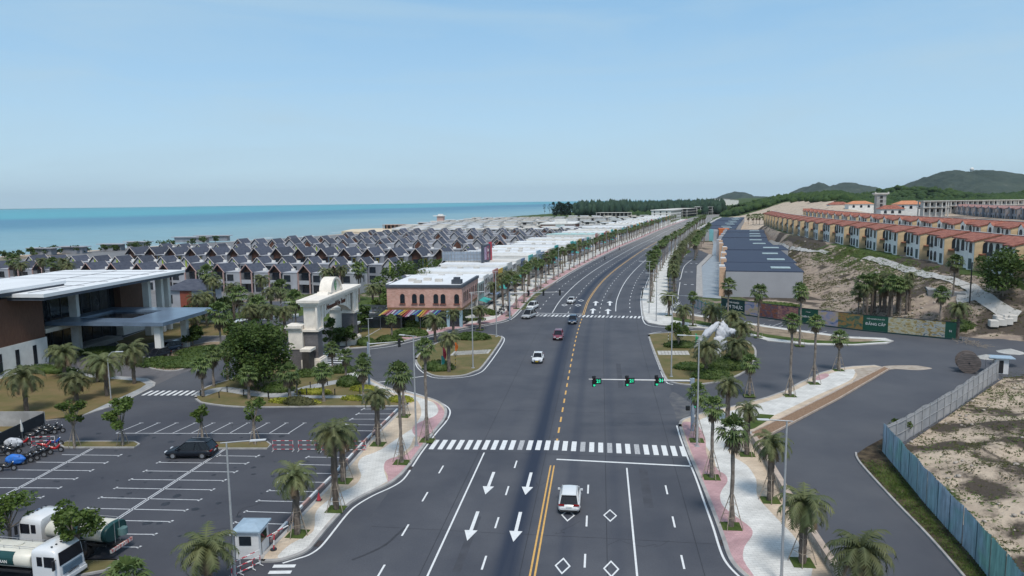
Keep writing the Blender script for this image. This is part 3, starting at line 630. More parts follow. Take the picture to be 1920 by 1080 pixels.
def diamond(x, y, L=2.4, W=1.15, t=.16):
    g = G(x, y); P = [(g[0]+dv[0]*q*L/2+dv[1]*r*W/2, g[1]+dv[1]*q*L/2-dv[0]*r*W/2) for q, r in ((1, 0), (0, 1), (-1, 0), (0, -1))]
    Q = [(g[0]+(p[0]-g[0])*(1-t*1.5), g[1]+(p[1]-g[1])*(1-t*1.5)) for p in P]
    a.add([(*p, ZM) for p in P]+[(*p, ZM) for p in Q], [(i, 4+i, 4+(i+1) % 4, (i+1) % 4) for i in range(4)])
for x, y in ((1144, 966.5), (1055, 1061), (1146, 1066.5), (1065, 966)): diamond(x, y)
for x, y in ((1089.5, 563.5), (1084, 572.3), (1058.5, 571.8)): diamond(x, y, 4, 1.6, .2)
sm_obj(a, 'lane_diamonds', M_WHITE)
# parking bays
a = MB()
def ln(p, q, w_=.12): a.strip(Gs([p, q]), w_, ZM)
for d in (-1.6, 1.6):
    ln((173+d*1.3, 841), (-60+d*1.6, 966)); ln((421.5+d*1.1, 842), (180+d*1.8, 999))
for p, q in (((116, 852.5), (226, 854)), ((68, 866.5), (200, 868)), ((27, 881), (173, 882.5)), ((-10, 897), (143, 898)), ((-50, 914), (113, 915)), ((-90, 932), (80, 932.5))):
    ln(p, q); ln((q[0]-5, q[1]+1.8), (q[0]+3, q[1]-2.5), .2)
for p, q in (((408, 854.5), (484, 855.5)), ((295, 867), (464, 869)), ((270, 883), (443, 885)), ((243, 899), (422, 901)), ((215, 915), (400, 918.5)), ((186, 933), (376, 937.5)), ((160, 953), (350, 957)), ((130, 974), (322, 978)), ((100, 1000), (292, 1002)), ((110, 1024), (262, 1026))):
    ln(p, q); ln((q[0]-5, q[1]+1.8), (q[0]+3, q[1]-2.5), .2); ln((p[0]-2, p[1]+1.8), (p[0]+6, p[1]-2), .2)
for p, q in (((679, 767), (747, 767)), ((669, 776), (738, 776)), ((657, 786), (726, 786)), ((645, 796), (713, 797)), ((633, 807), (700, 808)), ((575, 857), (656, 858)), ((559, 871), (640, 872.5)), ((540, 886.5), (625, 888)), ((521, 903), (612, 904.5)), ((502, 920), (595, 922)), ((482, 939), (577, 941)), ((459, 959), (557, 962)), ((438, 980), (538, 983)), ((420, 1003), (516, 1006))):
    ln(p, q); ln((p[0]-2, p[1]+2), (p[0]+5, p[1]-2), .2)
ln((217, 812.3), (543, 813.2), .14)
tops = [(265, 793), (297, 793), (331, 793), (366, 793), (400, 793), (433, 793), (465, 793), (502, 793), (537, 793), (571, 793)]
bots = [(218, 812), (254, 812), (289, 812), (324, 812), (359, 812), (395, 812), (431, 812), (467, 812), (504, 813), (540, 813)]
for t, b in zip(tops, bots): ln(b, t); ln((t[0]-4, t[1]), (t[0]+4, t[1]), .12)
for x in range(7): ln((1376+x*11.5, 597+x*1.6+2), (1358+x*12.5, 603.5+x*2), .13)
for p, q in (((1440, 601), (1452, 600)), ((1447, 612), (1466, 605)), ((1460, 613), (1480, 606)), ((1507, 622), (1524, 618)), ((1527, 627), (1550, 621)), ((1546, 629), (1573, 624)), ((1592, 637), (1612, 631)), ((1290, 591), (1312, 586)), ((1318, 596), (1330, 592)), ((1302, 596), (1322, 590))): ln(p, q, .14)
for x, y in ((1286, 510), (1297, 510), (1285, 533.5), (1298, 533.5), (1296, 494), (1306, 494)):
    g = G(x, y); a.box((g[0], g[1], ZM), (.8, 1.2, .004))
sm_obj(a, 'parking_bays', mat('bay_paint', (.5, .51, .53), .6, .15, 3))
# hatched nose on the service road, drains, stepping slabs
a = MB()
for p, q in (((1256, 565), (1261, 580)), ((1259, 563), (1266, 578)), ((1262, 568), (1268, 573)), ((1268, 573), (1276, 567)), ((1271, 560), (1279, 573)), ((1256, 572), (1272, 576)), ((1266, 567), (1269, 570)), ((1269, 570), (1273, 566))): ln(p, q, .16)
sm_obj(a, 'hatching', M_WHITE)
a = MB()
for P in (((851, 662.5), (915, 659), 13), ((1237, 661.5), (1288, 661.5), 9)):
    for i in range(P[2]):
        t = i/(P[2]-1); g = G(P[0][0]+(P[1][0]-P[0][0])*t, P[0][1]+(P[1][1]-P[0][1])*t, .13); a.box((g[0], g[1], .125), (.62, 3.2, .03), rz=rad(-8))
struct(a.obj('stepping_stones', mat('stone_slab', (.42, .41, .38), .85, .15, 1)))
a = MB()
for x, y in ((768, 878), (597, 1019), (1356, 1018), (835, 786), (902, 686), (1219, 637), (1241, 695)):
    g = G(x, y); a.box((g[0], g[1], .012), (.5, .9, .02), rz=-.1)
struct(a.obj('drain_grates', mat('iron_grate', (.05, .04, .04), .7, .3, 4)))
# skid marks
a = MB(); a.strip(crom(Gs([(761, 988), (745, 1002), (722, 1022), (690, 1038), (660, 1050)], 0), 6), .22, .003)
struct(a.obj('skid_mark', mat('tyre_rubber', (.038, .04, .048), .8, .2, 3)))

# resort lanes, lawns and pale paving around the gate
def patch(name, px, m, z, k=0):
    P = Gs(px); P = crom(P, k, True) if k else P; a = MB(); a.flat(P, z); return struct(a.obj(name, m))
M_PALE = mat('pale_plaza', (.40, .40, .39), .85, .12, .5)
patch('resort_green', [(340, 600), (660, 558), (760, 556), (735, 640), (655, 652), (640, 600), (520, 640), (430, 628), (360, 632)], M_GREEN, .012)
patch('resort_lane', [(330, 604), (470, 596), (560, 594), (668, 560), (676, 566), (560, 608), (470, 613), (340, 616)], M_ASPH, .026)
patch('resort_lane', [(560, 640), (606, 604), (660, 588), (668, 600), (622, 640), (600, 672), (560, 668)], M_ASPH, .030)
patch('pale_plaza', [(664, 592), (700, 574), (742, 568), (728, 584), (700, 598), (672, 610)], M_PALE, .034)
patch('pale_plaza', [(452, 632), (505, 630), (508, 640), (460, 646)], M_PALE, .034)
patch('pale_plaza', [(488, 594), (560, 588), (560, 594), (490, 601)], M_PALE, .036)
patch('villa_ground', [(-60, 610), (330, 575), (700, 540), (800, 500), (1050, 445), (860, 430), (640, 440), (200, 468), (-80, 500)], mat('lane_grey', (.13, .13, .14), .9, scale=.15, col2=(.20, .20, .20), detail=7), .004)

# repair patches and joints in the asphalt
r = random.Random(4)
M_PATCH = mat('asphalt_patch', (.056, .059, .071), .85, .15, .8)
a = MB()
for y_, o_, L_, W_ in ((57, 8.8, 9, .8), (47, -5.4, 8, .6), (96, 7.5, 14, .7), (184, 5, 12, 1.0), (236, -9, 15, 1.2)):
    S = [p for p in CL if y_ <= p[1] <= y_+L_+3]; a.strip(offset(S, o_), W_, .0025)
sm_obj(a, 'asphalt_patches', M_PATCH)
a = MB()
for o_ in (-7.9, -.9, 5.2, 11.9): a.strip(sl(o_, 30, 420), .05, .0035)
for y_ in range(34, 150, 17):
    g = [p for p in CL if p[1] >= y_][0]; a.strip([(g[0]-13.5, g[1]+1.8+.4*sn(y_)), (g[0]-4, g[1]+.7), (g[0]+5, g[1]-.5), (g[0]+13.4, g[1]-1.7)], .045, .0045)
for i in range(26):
    x, y = r.uniform(-60, 10), r.uniform(45, 130); P = [(x, y)]
    for k in range(7): P.append((P[-1][0]+r.uniform(-.3, 1.1), P[-1][1]+r.uniform(-.7, .9)))
    a.strip(P, .035, .0045)
sm_obj(a, 'asphalt_joints', mat('tar_seam', (.026, .027, .033), .7, .2, 2))
a = MB()
for i in range(90):
    x, y = r.uniform(-48, -20), r.uniform(48, 80); n = 9; q = r.uniform(.12, .45); a.flat([(x+q*cs(6.283*k/n)*r.uniform(.6, 1.2), y+q*sn(6.283*k/n)*r.uniform(.6, 1.2)) for k in range(n)], .0005+.0002*(i % 9))
sm_obj(a, 'oil_stains', mat('oil_stain', (.026, .028, .036), .6, .2, 2))

a = MB(); a.flat(Gs([(1396, 792), (1425, 776), (1452, 778), (1440, 788), (1415, 803), (1404, 806)], .13), .135); struct(a.obj('verge', M_GREEN))
# ------------------------------------------------------------------ palms, trees, shrubs
M_FR = mat('palm_frond', (.050, .098, .024), .6, scale=1.2, col2=(.15, .19, .06), rnd=.22, trans=.2, spec=.35, lo=.3, hi=.7)
M_FD = mat('date_frond', (.062, .092, .036), .6, scale=1.0, col2=(.18, .185, .08), rnd=.2, trans=.2, spec=.3, lo=.3, hi=.7)
M_DRY = mat('dry_frond', (.13, .095, .06), .8, scale=2, col2=(.26, .2, .14), rnd=.2, trans=.15, spec=.1)
M_TRK = mat('palm_trunk', (.15, .125, .105), .9, scale=3, col2=(.30, .26, .225), bump=.8, bscale=14, stretch=(1, 1, 7), spec=.1, rnd=.15)
M_TRKD = mat('date_trunk', (.10, .082, .07), .95, scale=5, col2=(.23, .19, .16), bump=1.2, bscale=18, spec=.1, rnd=.15)
M_STK = mat('stake_wood', (.30, .25, .2), .85, .25, 3)
M_BARK = mat('tree_bark', (.17, .14, .115), .9, scale=4, col2=(.3, .26, .22), bump=.6, spec=.1)
M_LEAF = mat('leaf', (.045, .085, .014), .55, scale=.9, col2=(.13, .18, .042), rnd=.2, trans=.25, spec=.3, lo=.3, hi=.7)
M_LEAFD = mat('leaf_dark', (.026, .055, .012), .6, scale=.8, col2=(.085, .125, .028), rnd=.15, trans=.15, spec=.25, lo=.3, hi=.7)
M_LEAFY = mat('leaf_yellow', (.16, .18, .02), .6, scale=.9, col2=(.36, .36, .05), rnd=.1, trans=.2, spec=.25)
M_LEAFB = mat('leaf_brush', (.05, .055, .025), .8, scale=.9, col2=(.11, .11, .05), rnd=.2, trans=.1, spec=.1)
def fan_crown(seed, R=1.0, nf=26, dry=10):
    """fan palm: petioles ending in pleated round fans; a skirt of dead leaves below. Crown radius about R metres"""
    r = random.Random(seed); g = MB(); d = MB()
    def fan(mb, base, dirv, L, W, droop):
        dv_ = Vector(dirv).normalized(); side = dv_.cross(Vector((0, 0, 1))); side = side.normalized() if side.length > .1 else Vector((1, 0, 0)); up = side.cross(dv_)
        p1 = Vector(base)+dv_*L*.5; mb.add([Vector(base)+side*.02, Vector(base)-side*.02, p1-side*.015, p1+side*.015], [(0, 1, 2, 3)])
        nb = 9
        for k in range(nb):
            t = (k/(nb-1)-.5)*2; ang = t*1.35; dd = dv_*cs(ang)+side*sn(ang); l = W*(1-.25*abs(t))*r.uniform(.85, 1.1)
            q = side*cs(ang)-dv_*sn(ang); m = p1+dd*l*.6+up*(.05*(k % 2)); e = p1+dd*l+Vector((0, 0, -droop*l*r.uniform(.4, 1)))
            wdt = l*.13
            mb.add([p1, m+q*wdt, e, m-q*wdt], [(0, 1, 2, 3)])
    for i in range(nf):
        az = 2.4*i+r.uniform(-.3, .3); el = rad(80-118*(i/nf)**.9+r.uniform(-8, 8))
        fan(g, (0, 0, .05), (cs(az)*cs(el), sn(az)*cs(el), sn(el)), R*r.uniform(.85, 1.15), R*.72, .5)
    for i in range(dry):
        az = 2.4*i+1; el = rad(-48-34*r.random()); fan(d, (0, 0, -.1-.25*r.random()), (cs(az)*cs(el), sn(az)*cs(el), sn(el)), R*r.uniform(.7, 1.0), R*.55, .5)
    return g, d
def date_crown(seed, R=1.0, nf=34, dry=8, nl=13):
    r = random.Random(seed); g = MB(); d = MB()
    for i in range(nf+dry):
        isd = i >= nf; az = 2.4*i+r.uniform(-.25, .25); el = rad(78-88*(i/nf)**.8+r.uniform(-6, 6)) if not isd else rad(-15-35*r.random())
        mb = d if isd else g; L = R*r.uniform(.9, 1.12)*(.75 if isd else 1); n = 7; P = []; p = Vector((0, 0, 0)); e = el
        for k in range(n+1):
            P.append(p.copy()); p = p+Vector((cs(az)*cs(e), sn(az)*cs(e), sn(e)))*L/n; e -= (.20 if not isd else .12)+.04*r.random()+.05*k*(.8 if not isd else .3)
        side = Vector((-sn(az), cs(az), 0))
        for k in range(n): mb.add([P[k]-side*.018, P[k]+side*.018, P[k+1]+side*.014, P[k+1]-side*.014], [(0, 1, 2, 3)])
        for k in range(nl):
            t = .12+.86*k/nl; f = t*n; i0 = min(int(f), n-1); q = P[i0].lerp(P[i0+1], f-i0); dr = (P[i0+1]-P[i0]).normalized(); ll = R*.27*(1-.55*abs(t-.45))*r.uniform(.8, 1.15)
            for s_ in (-1, 1):
                dd = (side*s_*.85+dr*.55+Vector((0, 0, -.28-.25*r.random()))).normalized(); a_ = q+dr*.035*R; mb.add([q-dr*.03*R, a_, q+dd*ll], [(0, 1, 2)])
    return g, d
def trunk_mesh(kind, seed):
    r = random.Random(seed); mb = MB(); n = 14
    P = [(.02*sn(i*1.3+seed), .02*cs(i*.9+seed), i/n) for i in range(n+1)]
    if kind == 'fan': R_ = [(.22-.07*min(1, i/4.) if i < 4 else .15+.012*sn(i*2.1)) for i in range(n+1)]
    else: R_ = [(.24+.05*(i % 2))*(1 if i < n-2 else 1.25) for i in range(n+1)]
    mb.tube(P, R_, 8, smo=False); return mb
CR = {'fan': [], 'date': []}; TR = {}
for k in range(4):
    g, d = fan_crown(10+k); CR['fan'].append((g.mesh('fan_crown', M_FR), d.mesh('fan_skirt', M_DRY)))
    g, d = date_crown(30+k); CR['date'].append((g.mesh('date_crown', M_FD), d.mesh('date_dead', M_DRY)))
CRL = {'fan': [], 'date': []}
for k in range(3):
    g, d = fan_crown(50+k, nf=15, dry=5); CRL['fan'].append((g.mesh('fan_crown', M_FR), d.mesh('fan_skirt', M_DRY)))
    g, d = date_crown(60+k, nf=20, dry=4, nl=9); CRL['date'].append((g.mesh('date_crown', M_FD), d.mesh('date_dead', M_DRY)))
for k in ('fan', 'date'): TR[k] = [trunk_mesh(k, s).mesh('palm_trunk', M_TRK if k == 'fan' else M_TRKD) for s in (1, 2)]
SK = []
for k in range(4):
    a_ = k*math.pi/2+.78; mb = MB(); mb.tube([(.95*cs(a_), .95*sn(a_), 0), (.13*cs(a_), .13*sn(a_), 2.7)], .035, 5); SK.append(mb.mesh('stake', M_STK))
BRS = []
for z_, r_ in ((.9, .68), (1.9, .38)):
    mb = MB(); BRS.append(mb)
    for k in range(4):
        a_ = k*math.pi/2+.78; b_ = a_+math.pi/2; mb.tube([(r_*cs(a_), r_*sn(a_), z_), (r_*cs(b_), r_*sn(b_), z_)], .022, 4)
BRS = [q.mesh('brace', M_STK) for q in BRS]
PITS = []
def mk(name, me, par, loc=(0, 0, 0), scale=None, rz=0):
    o = bpy.data.objects.new(name, me); COL.objects.link(o); o.parent = par; o.location = loc; o.rotation_euler = (0, 0, rz)
    if scale is not None: o.scale = scale
    return o
NP = [0]
def palm(kind, loc, h, R, label, group=None, stakes=False, pit=False, near=True, lean=0.0, dead=1.0):
    NP[0] += 1; i = NP[0]; r = random.Random(i)
    cat = 'palm tree'
    t = thing('fan_palm' if kind == 'fan' else 'date_palm', label, cat, loc, r.uniform(0, 6.28), group)
    t.rotation_euler = (lean*r.uniform(-1, 1), lean*r.uniform(-1, 1), r.uniform(0, 6.28))
    tw = 1.0 if kind == 'date' else 1.05
    mk('trunk', TR[kind][i % 2], t, (0, 0, 0), (tw, tw, h))
    C = (CR if near else CRL)[kind]; c = C[i % len(C)]
    mk('crown', c[0], t, (0, 0, h), (R, R, R*r.uniform(.9, 1.1)), r.uniform(0, 6))
    if dead: mk('dead_fronds', c[1], t, (0, 0, h), (R*dead, R*dead, R*dead))
    if stakes:
        for s_ in SK: mk('stake', s_, t)
        for q in BRS: mk('brace', q, t)
    if pit: PITS.append((loc[0], loc[1], loc[2]))
    return t
def depth(x, y, z): return (Vector((x, y, z-CAM_H))).dot(FW)
def palm_px(kind, bx, by, cy, label, R=None, z=.12, **k):
    """palm standing at photo pixel (bx,by) whose crown centre shows at row cy"""
    g = G(bx, by, z); dz = depth(g[0], g[1], z); h = (by-cy)*dz/F_PX*1.03
    return palm(kind, (g[0], g[1], z), h, R or (1.75 if kind == 'fan' else 2.5), label, **k)
PX = [ # kind, base x, base y, crown row, R, stakes, pit, label
 ('fan', 757, 780, 700, 1.5, 1, 1, 'fan palm at the hedge end, half hidden behind the tall kerbside palm by the crosswalk'),
 ('fan', 753, 867, 705, 1.9, 1, 1, 'tall fan palm with brown skirt at the left end of the near crosswalk'),
 ('fan', 801, 826, 655, 1.6, 1, 1, 'tall fan palm on the pink curve of the left kerb by the silver lamp'),
 ('date', 709, 833, 743, 2.1, 1, 1, 'drooping date palm on beige paving above the red and white barriers'),
 ('date', 644, 902, 815, 2.3, 1, 1, 'date palm touching the low wall, right of a taller twin'),
 ('date', 630, 955, 812, 2.5, 1, 1, 'tall shaggy date palm overlapping its neighbour beside the parking bays'),
 ('date', 558, 1001, 893, 2.2, 1, 1, 'date palm with rusty drooping fronds closest to the ticket booth'),
 ('date', 392, 1112, 1026, 2.5, 0, 0, 'large date palm cut by the bottom edge beside the white ticket booth'),
 ('fan', 243, 1142, 1082, 2.0, 0, 0, 'green palm crown peeping over the bottom edge right of the trucks'),
 ('date', 50, 772, 708, 3.1, 0, 0, 'leftmost wide date palm on the tan lawn'),
 ('date', 144, 752, 712, 2.7, 0, 0, 'date palm near the lawn tip behind the small parking trees'),
 ('date', 122, 708, 662, 3.2, 0, 0, 'date palm close to the white wall with slit windows'),
 ('date', 185, 716, 677, 2.7, 0, 0, 'short date palm behind the curved lamp on the lawn'),
 ('date', 201, 742, 681, 3.1, 0, 0, 'date palm directly behind the curved lamp post on the lawn'),
 ('date', 252, 719, 660, 3.0, 0, 0, 'date palm at the rounded lawn corner facing the porte cochere'),
 ('fan', 381, 744, 686, 1.9, 0, 0, 'fan palm left of the garden path entrance by the drive crossing'),
 ('fan', 401, 725, 667, 1.9, 0, 0, 'fan palm second along the drive from the crossing'),
 ('fan', 427, 712, 657, 1.9, 0, 0, 'fan palm third along the drive, left of the round banyan'),
 ('fan', 456, 694, 650, 1.7, 0, 0, 'fan palm half hidden in the left side of the banyan'),
 ('fan', 467, 748, 702, 1.8, 0, 0, 'fan palm on the garden lawn in front of the banyan left side'),
 ('fan', 544, 750, 700, 2.0, 0, 0, 'fan palm above the yellow hedge at the garden centre'),
 ('fan', 607, 752, 697, 1.9, 0, 0, 'fan palm between the two yellow hedges'),
 ('fan', 624, 697, 655, 1.7, 0, 0, 'fan palm behind the dark ball shrub near the gate crossing'),
 ('fan', 649, 714, 668, 1.7, 0, 0, 'fan palm rising from the round clipped bush'),
 ('fan', 682, 756, 693, 1.8, 0, 0, 'fan palm by the right yellow hedge, lower of a stacked pair'),
 ('fan', 683, 728, 676, 1.6, 0, 0, 'fan palm on the pavement edge, upper of a stacked pair'),
 ('date', 842, 697, 634, 2.3, 0, 0, 'date palm beside the red flags on the left traffic island'),
 ('date', 816, 640, 600, 3.0, 0, 0, 'bushy date palm behind the left traffic island'),
 ('date', 850, 623, 588, 2.2, 0, 0, 'date palm on the kerb in front of the brick shop'),
 ('date', 900, 618, 582, 2.3, 1, 1, 'staked date palm at the corner by the white umbrella'),
 ('fan', 735, 638, 600, 1.6, 0, 0, 'small palm on the dry bed between the gate and the brick shop'),
 ('fan', 1334, 895, 764, 1.55, 1, 1, 'fan palm in the first planted square of the right pavement'),
 ('fan', 1371, 987, 808, 1.75, 1, 1, 'tall staked fan palm in the foreground of the right pavement'),
 ('fan', 1306, 826, 738, 1.6, 1, 1, 'fan palm beside the traffic signal column at the right corner'),
 ('date', 1364, 790, 722, 2.2, 0, 1, 'date palm behind the signal mast on the right corner pavement'),
 ('date', 1400, 852, 768, 1.7, 1, 1, 'thin yellowish date palm by the planter corner'),
 ('date', 1444, 938, 832, 1.9, 1, 1, 'date palm against the low stone wall, upper of two on the right'),
 ('date', 1504, 1055, 945, 2.2, 1, 1, 'date palm against the low stone wall near the lamp foot'),
 ('date', 1610, 1128, 1033, 2.4, 0, 0, 'date palm crown at the bottom edge on the right side road'),
 ('date', 1324, 707, 655, 2.9, 0, 0, 'date palm with dry skirt on the right traffic island'),
 ('date', 1379, 690, 648, 2.9, 0, 0, 'date palm right of the white sculpture'),
 ('date', 1390, 655, 615, 2.7, 0, 0, 'date palm behind the sculpture towards the parking bays'),
 ('fan', 1405, 742, 682, 1.7, 1, 1, 'staked fan palm on white paving right of the right island'),
 ('fan', 1481, 742, 605, 1.7, 1, 1, 'tallest fan palm on the white paving spit, first of three'),
 ('fan', 1526, 719, 606, 1.6, 1, 1, 'fan palm on the white paving spit, middle of three'),
 ('fan', 1572, 694, 634, 1.8, 1, 1, 'short fan palm at the rounded end of the white paving'),
 ('fan', 1499, 648, 551, 2.0, 1, 1, 'tall fan palm in front of the hoarding picture panels'),
 ('fan', 1421, 632, 550, 2.2, 1, 1, 'tall fan palm against the grey end wall, right of its twin'),
 ('fan', 1364, 620, 537, 2.1, 1, 1, 'tall fan palm against the grey end wall, left of its twin'),
 ('date', 1281, 612, 582, 2.6, 0, 0, 'date palm on the dry strip behind the right island'),
 ('date', 1254, 592, 558, 2.8, 1, 1, 'date palm on the corner pavement by the far crosswalk'),
 ('fan', 1299, 611, 558, 1.6, 1, 1, 'small crowned fan palm on the pavement beyond the right island'),
 ('date', 1337, 612, 585, 3.2, 0, 0, 'upright date palm at the parking end near the teal ramp'),
 ('date', 1374, 633, 597, 3.0, 0, 0, 'date palm between the parking bays and the island'),
]
for k, bx, by, cy, R_, st, pt, lb in PX: palm_px(k, bx, by, cy, lb, R_*(.74 if k == 'fan' else (1.1 if bx > 1430 else 1.0)), stakes=bool(st), pit=bool(pt))
# palms in rows along the avenue
def row(off_, y0, y1, step, kind, hr, Rr, lab, grp, nearlim=330, jit=.4, pit=True, lim=60):
    S = resample([p for p in offset(CL, off_) if y0 < p[1] < y1], step)
    for i, p in enumerate(S[:lim]):
        nr = p[1] < nearlim; r = random.Random(i*31+int(off_*7))
        palm(kind, (p[0]+r.uniform(-jit, jit), p[1]+r.uniform(-jit, jit), .12), r.uniform(*hr), r.uniform(*Rr), lab % nth(i), grp, stakes=nr and p[1] < 260, pit=nr and pit, near=p[1] < 300, lean=.03)
row(-16.4, 157, 760, 10.6, 'fan', (6.8, 8.6), (1.2, 1.6), 'kerbside fan palm on the left pavement, %s beyond the far crosswalk', 'fan palms in the kerb row left of the avenue')
row(-20.4, 163, 640, 10.6, 'date', (5.4, 7.4), (2.0, 2.6), 'inner row palm along the shop fronts, %s from the brick shop corner', 'palms in the inner row before the shops', 260)
row(16.2, 176, 700, 11.5, 'fan', (7.2, 9.8), (1.35, 1.8), 'kerbside fan palm on the right pavement, %s beyond the far crosswalk', 'fan palms in the kerb row right of the avenue')
row(22.3, 196, 560, 9.5, 'date', (5.0, 6.6), (2.2, 2.8), 'date palm on the right verge beside the service road, %s from the crossing', 'date palms beside the service road')
row(27.5, 300, 520, 12, 'fan', (6, 8), (1.8, 2.3), 'fan palm by the plaza edge, %s from the service road end', 'fan palms by the plaza')
for sg in (-1, 1):
    pass
# nursery palms on the sandy slope
r = random.Random(5)
for i in range(15):
    bx = 1618+i*6.1+r.uniform(-3, 3); g = on(bx, 589+r.uniform(-6, 8))
    palm('date' if i % 3 else 'fan', g, r.uniform(5.6, 7.6), r.uniform(1.6, 2.1), 'slim palm in the nursery clump behind the green hoarding, %s from its left edge' % nth(i), 'palms in the nursery clump', near=True, lean=.06)
for bx, by, cy, lb in ((1762, 603, 552, 'lone slim palm right of the nursery clump'), (1787, 556, 492, 'tall lone palm on the slope in front of the ochre villas'), (1499, 575, 540, 'leafy palm beside the grey mall corner'), (1609, 590, 548, 'thin bare palm stem left of the nursery clump')):
    g = on(bx, by); palm('fan', g, (by-cy)*depth(*g)/F_PX, 1.7, lb)
g = on(1795, 636); palm('date', (g[0], g[1], g[2]), 5.6, 2.6, 'date palm standing at the right end of the green hoarding')
# the resort's inner palms, left half
r = random.Random(11)
INNER = [(30, 552, 488), (46, 556, 497), (85, 552, 490), (105, 556, 495), (125, 560, 490), (133, 566, 500), (392, 590, 512), (405, 600, 528), (440, 606, 540), (450, 612, 552), (495, 588, 524), (510, 600, 548), (528, 590, 540), (545, 598, 552), (505, 646, 580), (555, 612, 562), (372, 620, 560), (470, 640, 580), (487, 634, 572), (614, 574, 510), (644, 572, 505), (674, 566, 504), (535, 640, 584), (480, 605, 560), (415, 660, 588), (366, 630, 592), (700, 586, 540), (712, 578, 532), (388, 612, 556)]
for i, (bx, by, cy) in enumerate(INNER):
    kd = 'fan' if i % 3 == 0 else 'date'; g = G(bx, by, 0)
    palm(kd, (g[0], g[1], 0), max(2.5, (by-cy)*depth(g[0], g[1], 0)/F_PX), 2.6 if kd == 'date' else 2.2, 'resort palm among the villas left of the gate, %s counted from the far left' % nth(sorted(q[0] for q in INNER).index(bx)), 'palms inside the resort', near=True)
for i, (bx, by, cy) in enumerate(((1403, 421, 410), (1412, 421, 409.5), (1418, 421, 411), (1424, 421, 409), (1432, 421, 410.5), (1441, 413, 408))):
    g = on(bx, by); palm('fan', g, 6.5, 2.6, 'small palm on the sand before the far villas, %s from the left' % nth(i), 'palms on the sand', near=False)
a = MB()
for x, y, z in PITS: a.box((x, y, z+.012), (1.5, 1.5, .03), rz=-.12)
struct(a.obj('tree_pits', M_GREEN))
# ---- broadleaf trees
def leaves(mb, c, rr, n, size, r, mi=0, shell=.55):
    for _ in range(n):
        while True:
            d = Vector((r.uniform(-1, 1), r.uniform(-1, 1), r.uniform(-1, 1)))
            if shell < d.length < 1: break
        p = Vector((c[0]+d.x*rr[0], c[1]+d.y*rr[1], c[2]+d.z*rr[2])); u = Vector((r.gauss(0, 1), r.gauss(0, 1), r.gauss(0, .6))).normalized(); v = u.cross(Vector((r.gauss(0, 1), r.gauss(0, 1), r.gauss(0, 1)))).normalized()
        s_ = size*r.uniform(.6, 1.4); mb.add([p-u*s_, p+v*s_*.55, p+u*s_, p-v*s_*.55], [(0, 1, 2, 3)], mi)
def tree(name, loc, h, cw, seed, label, group=None, th=.35, ncl=14, nl=110, size=.16, leafm=None, clear=.4, flat=.8, stk=False, cat='tree'):
    r = random.Random(seed); t = thing(name, label, cat, loc, 0, group); tr = MB(); cr = MB(); z0 = h*clear
    tr.tube([(0, 0, -.1), (.05*r.uniform(-1, 1), .05*r.uniform(-1, 1), z0*.6), (.1*r.uniform(-1, 1), .1*r.uniform(-1, 1), z0*1.05)], [th*.5, th*.38, th*.32], 7)
    top = h-z0
    for i in range(ncl):
        az = r.uniform(0, 6.28); q = r.random()**.6; zz = z0+top*(.12+.78*r.random()); w_ = cw*.5*q*math.sqrt(max(.1, 1-((zz-z0)/top-.45)**2*2.2)); p = (cs(az)*w_, sn(az)*w_, zz)
        tr.tube([(0, 0, z0*r.uniform(.75, 1.05)), (p[0]*.5, p[1]*.5, z0+(zz-z0)*.55), p], [th*.2, th*.12, .012], 5)
        cr_ = cw*r.uniform(.14, .24); leaves(cr, p, (cr_, cr_, cr_*flat), nl, size, r, shell=.3)
    tr.obj('trunk', M_BARK, t); cr.obj('crown', leafm or M_LEAF, t)
    if stk:
        for k in range(4):
            a_ = k*math.pi/2+.5; s_ = MB(); s_.tube([(.6*cs(a_), .6*sn(a_), 0), (.1*cs(a_), .1*sn(a_), 2.0)], .035, 5); s_.obj('stake', M_STK, t)
    return t
def tree_px(bx, by, ty, cw, seed, label, z=.12, **k):
    g = G(bx, by, z); h = (by-ty)*depth(g[0], g[1], z)/F_PX*1.05; return tree(k.pop('name', 'shade_tree'), (g[0], g[1], z), h, cw, seed, label, **k)
tree_px(140, 838, 747, 2.6, 1, 'young tree at the left end of the first planted bay island', stk=True, ncl=9, nl=100, clear=.42)
tree_px(230, 834, 744, 3.0, 2, 'bushy young tree at the right end of the first bay island', stk=True, ncl=13, nl=120, clear=.35)
tree_px(380, 826, 745, 2.1, 3, 'narrow young tree on the island behind the black car', stk=True, ncl=8, nl=90, clear=.4)
tree_px(478, 832, 746, 2.7, 4, 'thin young tree at the end of the second bay island', stk=True, ncl=8, nl=70, clear=.45)
tree_px(20, 1032, 932, 3.4, 5, 'young tree at the left edge above the tanker trucks', stk=False, ncl=11, nl=120, clear=.45)
tree_px(147, 1070, 942, 3.1, 6, 'young tree standing in front of the rear tanker truck', stk=True, ncl=13, nl=130, clear=.5)
tree_px(488, 725, 612, 8.4, 7, 'large round dark banyan beside the gate garden', name='banyan_tree', ncl=70, nl=190, size=.22, clear=.1, th=.9, leafm=M_LEAFD, flat=1)
tree_px(618, 655, 598, 3.2, 8, 'dark tree seen through the gate arch', ncl=14, nl=110, size=.2, clear=.2, leafm=M_LEAFD)
tree_px(557, 738, 697, 2.2, 9, 'small bare branched frangipani beside the garden path', name='frangipani', ncl=7, nl=40, size=.14, clear=.3)
tree_px(1272, 652, 600, 4.0, 10, 'small leafy tree on the right island beside the clipped bush', ncl=12, nl=90, size=.2, clear=.25)
tree_px(1684, 815, 772, 2.6, 12, 'small tree at the corner where the silver fence meets the painted hoarding', ncl=9, nl=80, clear=.2)
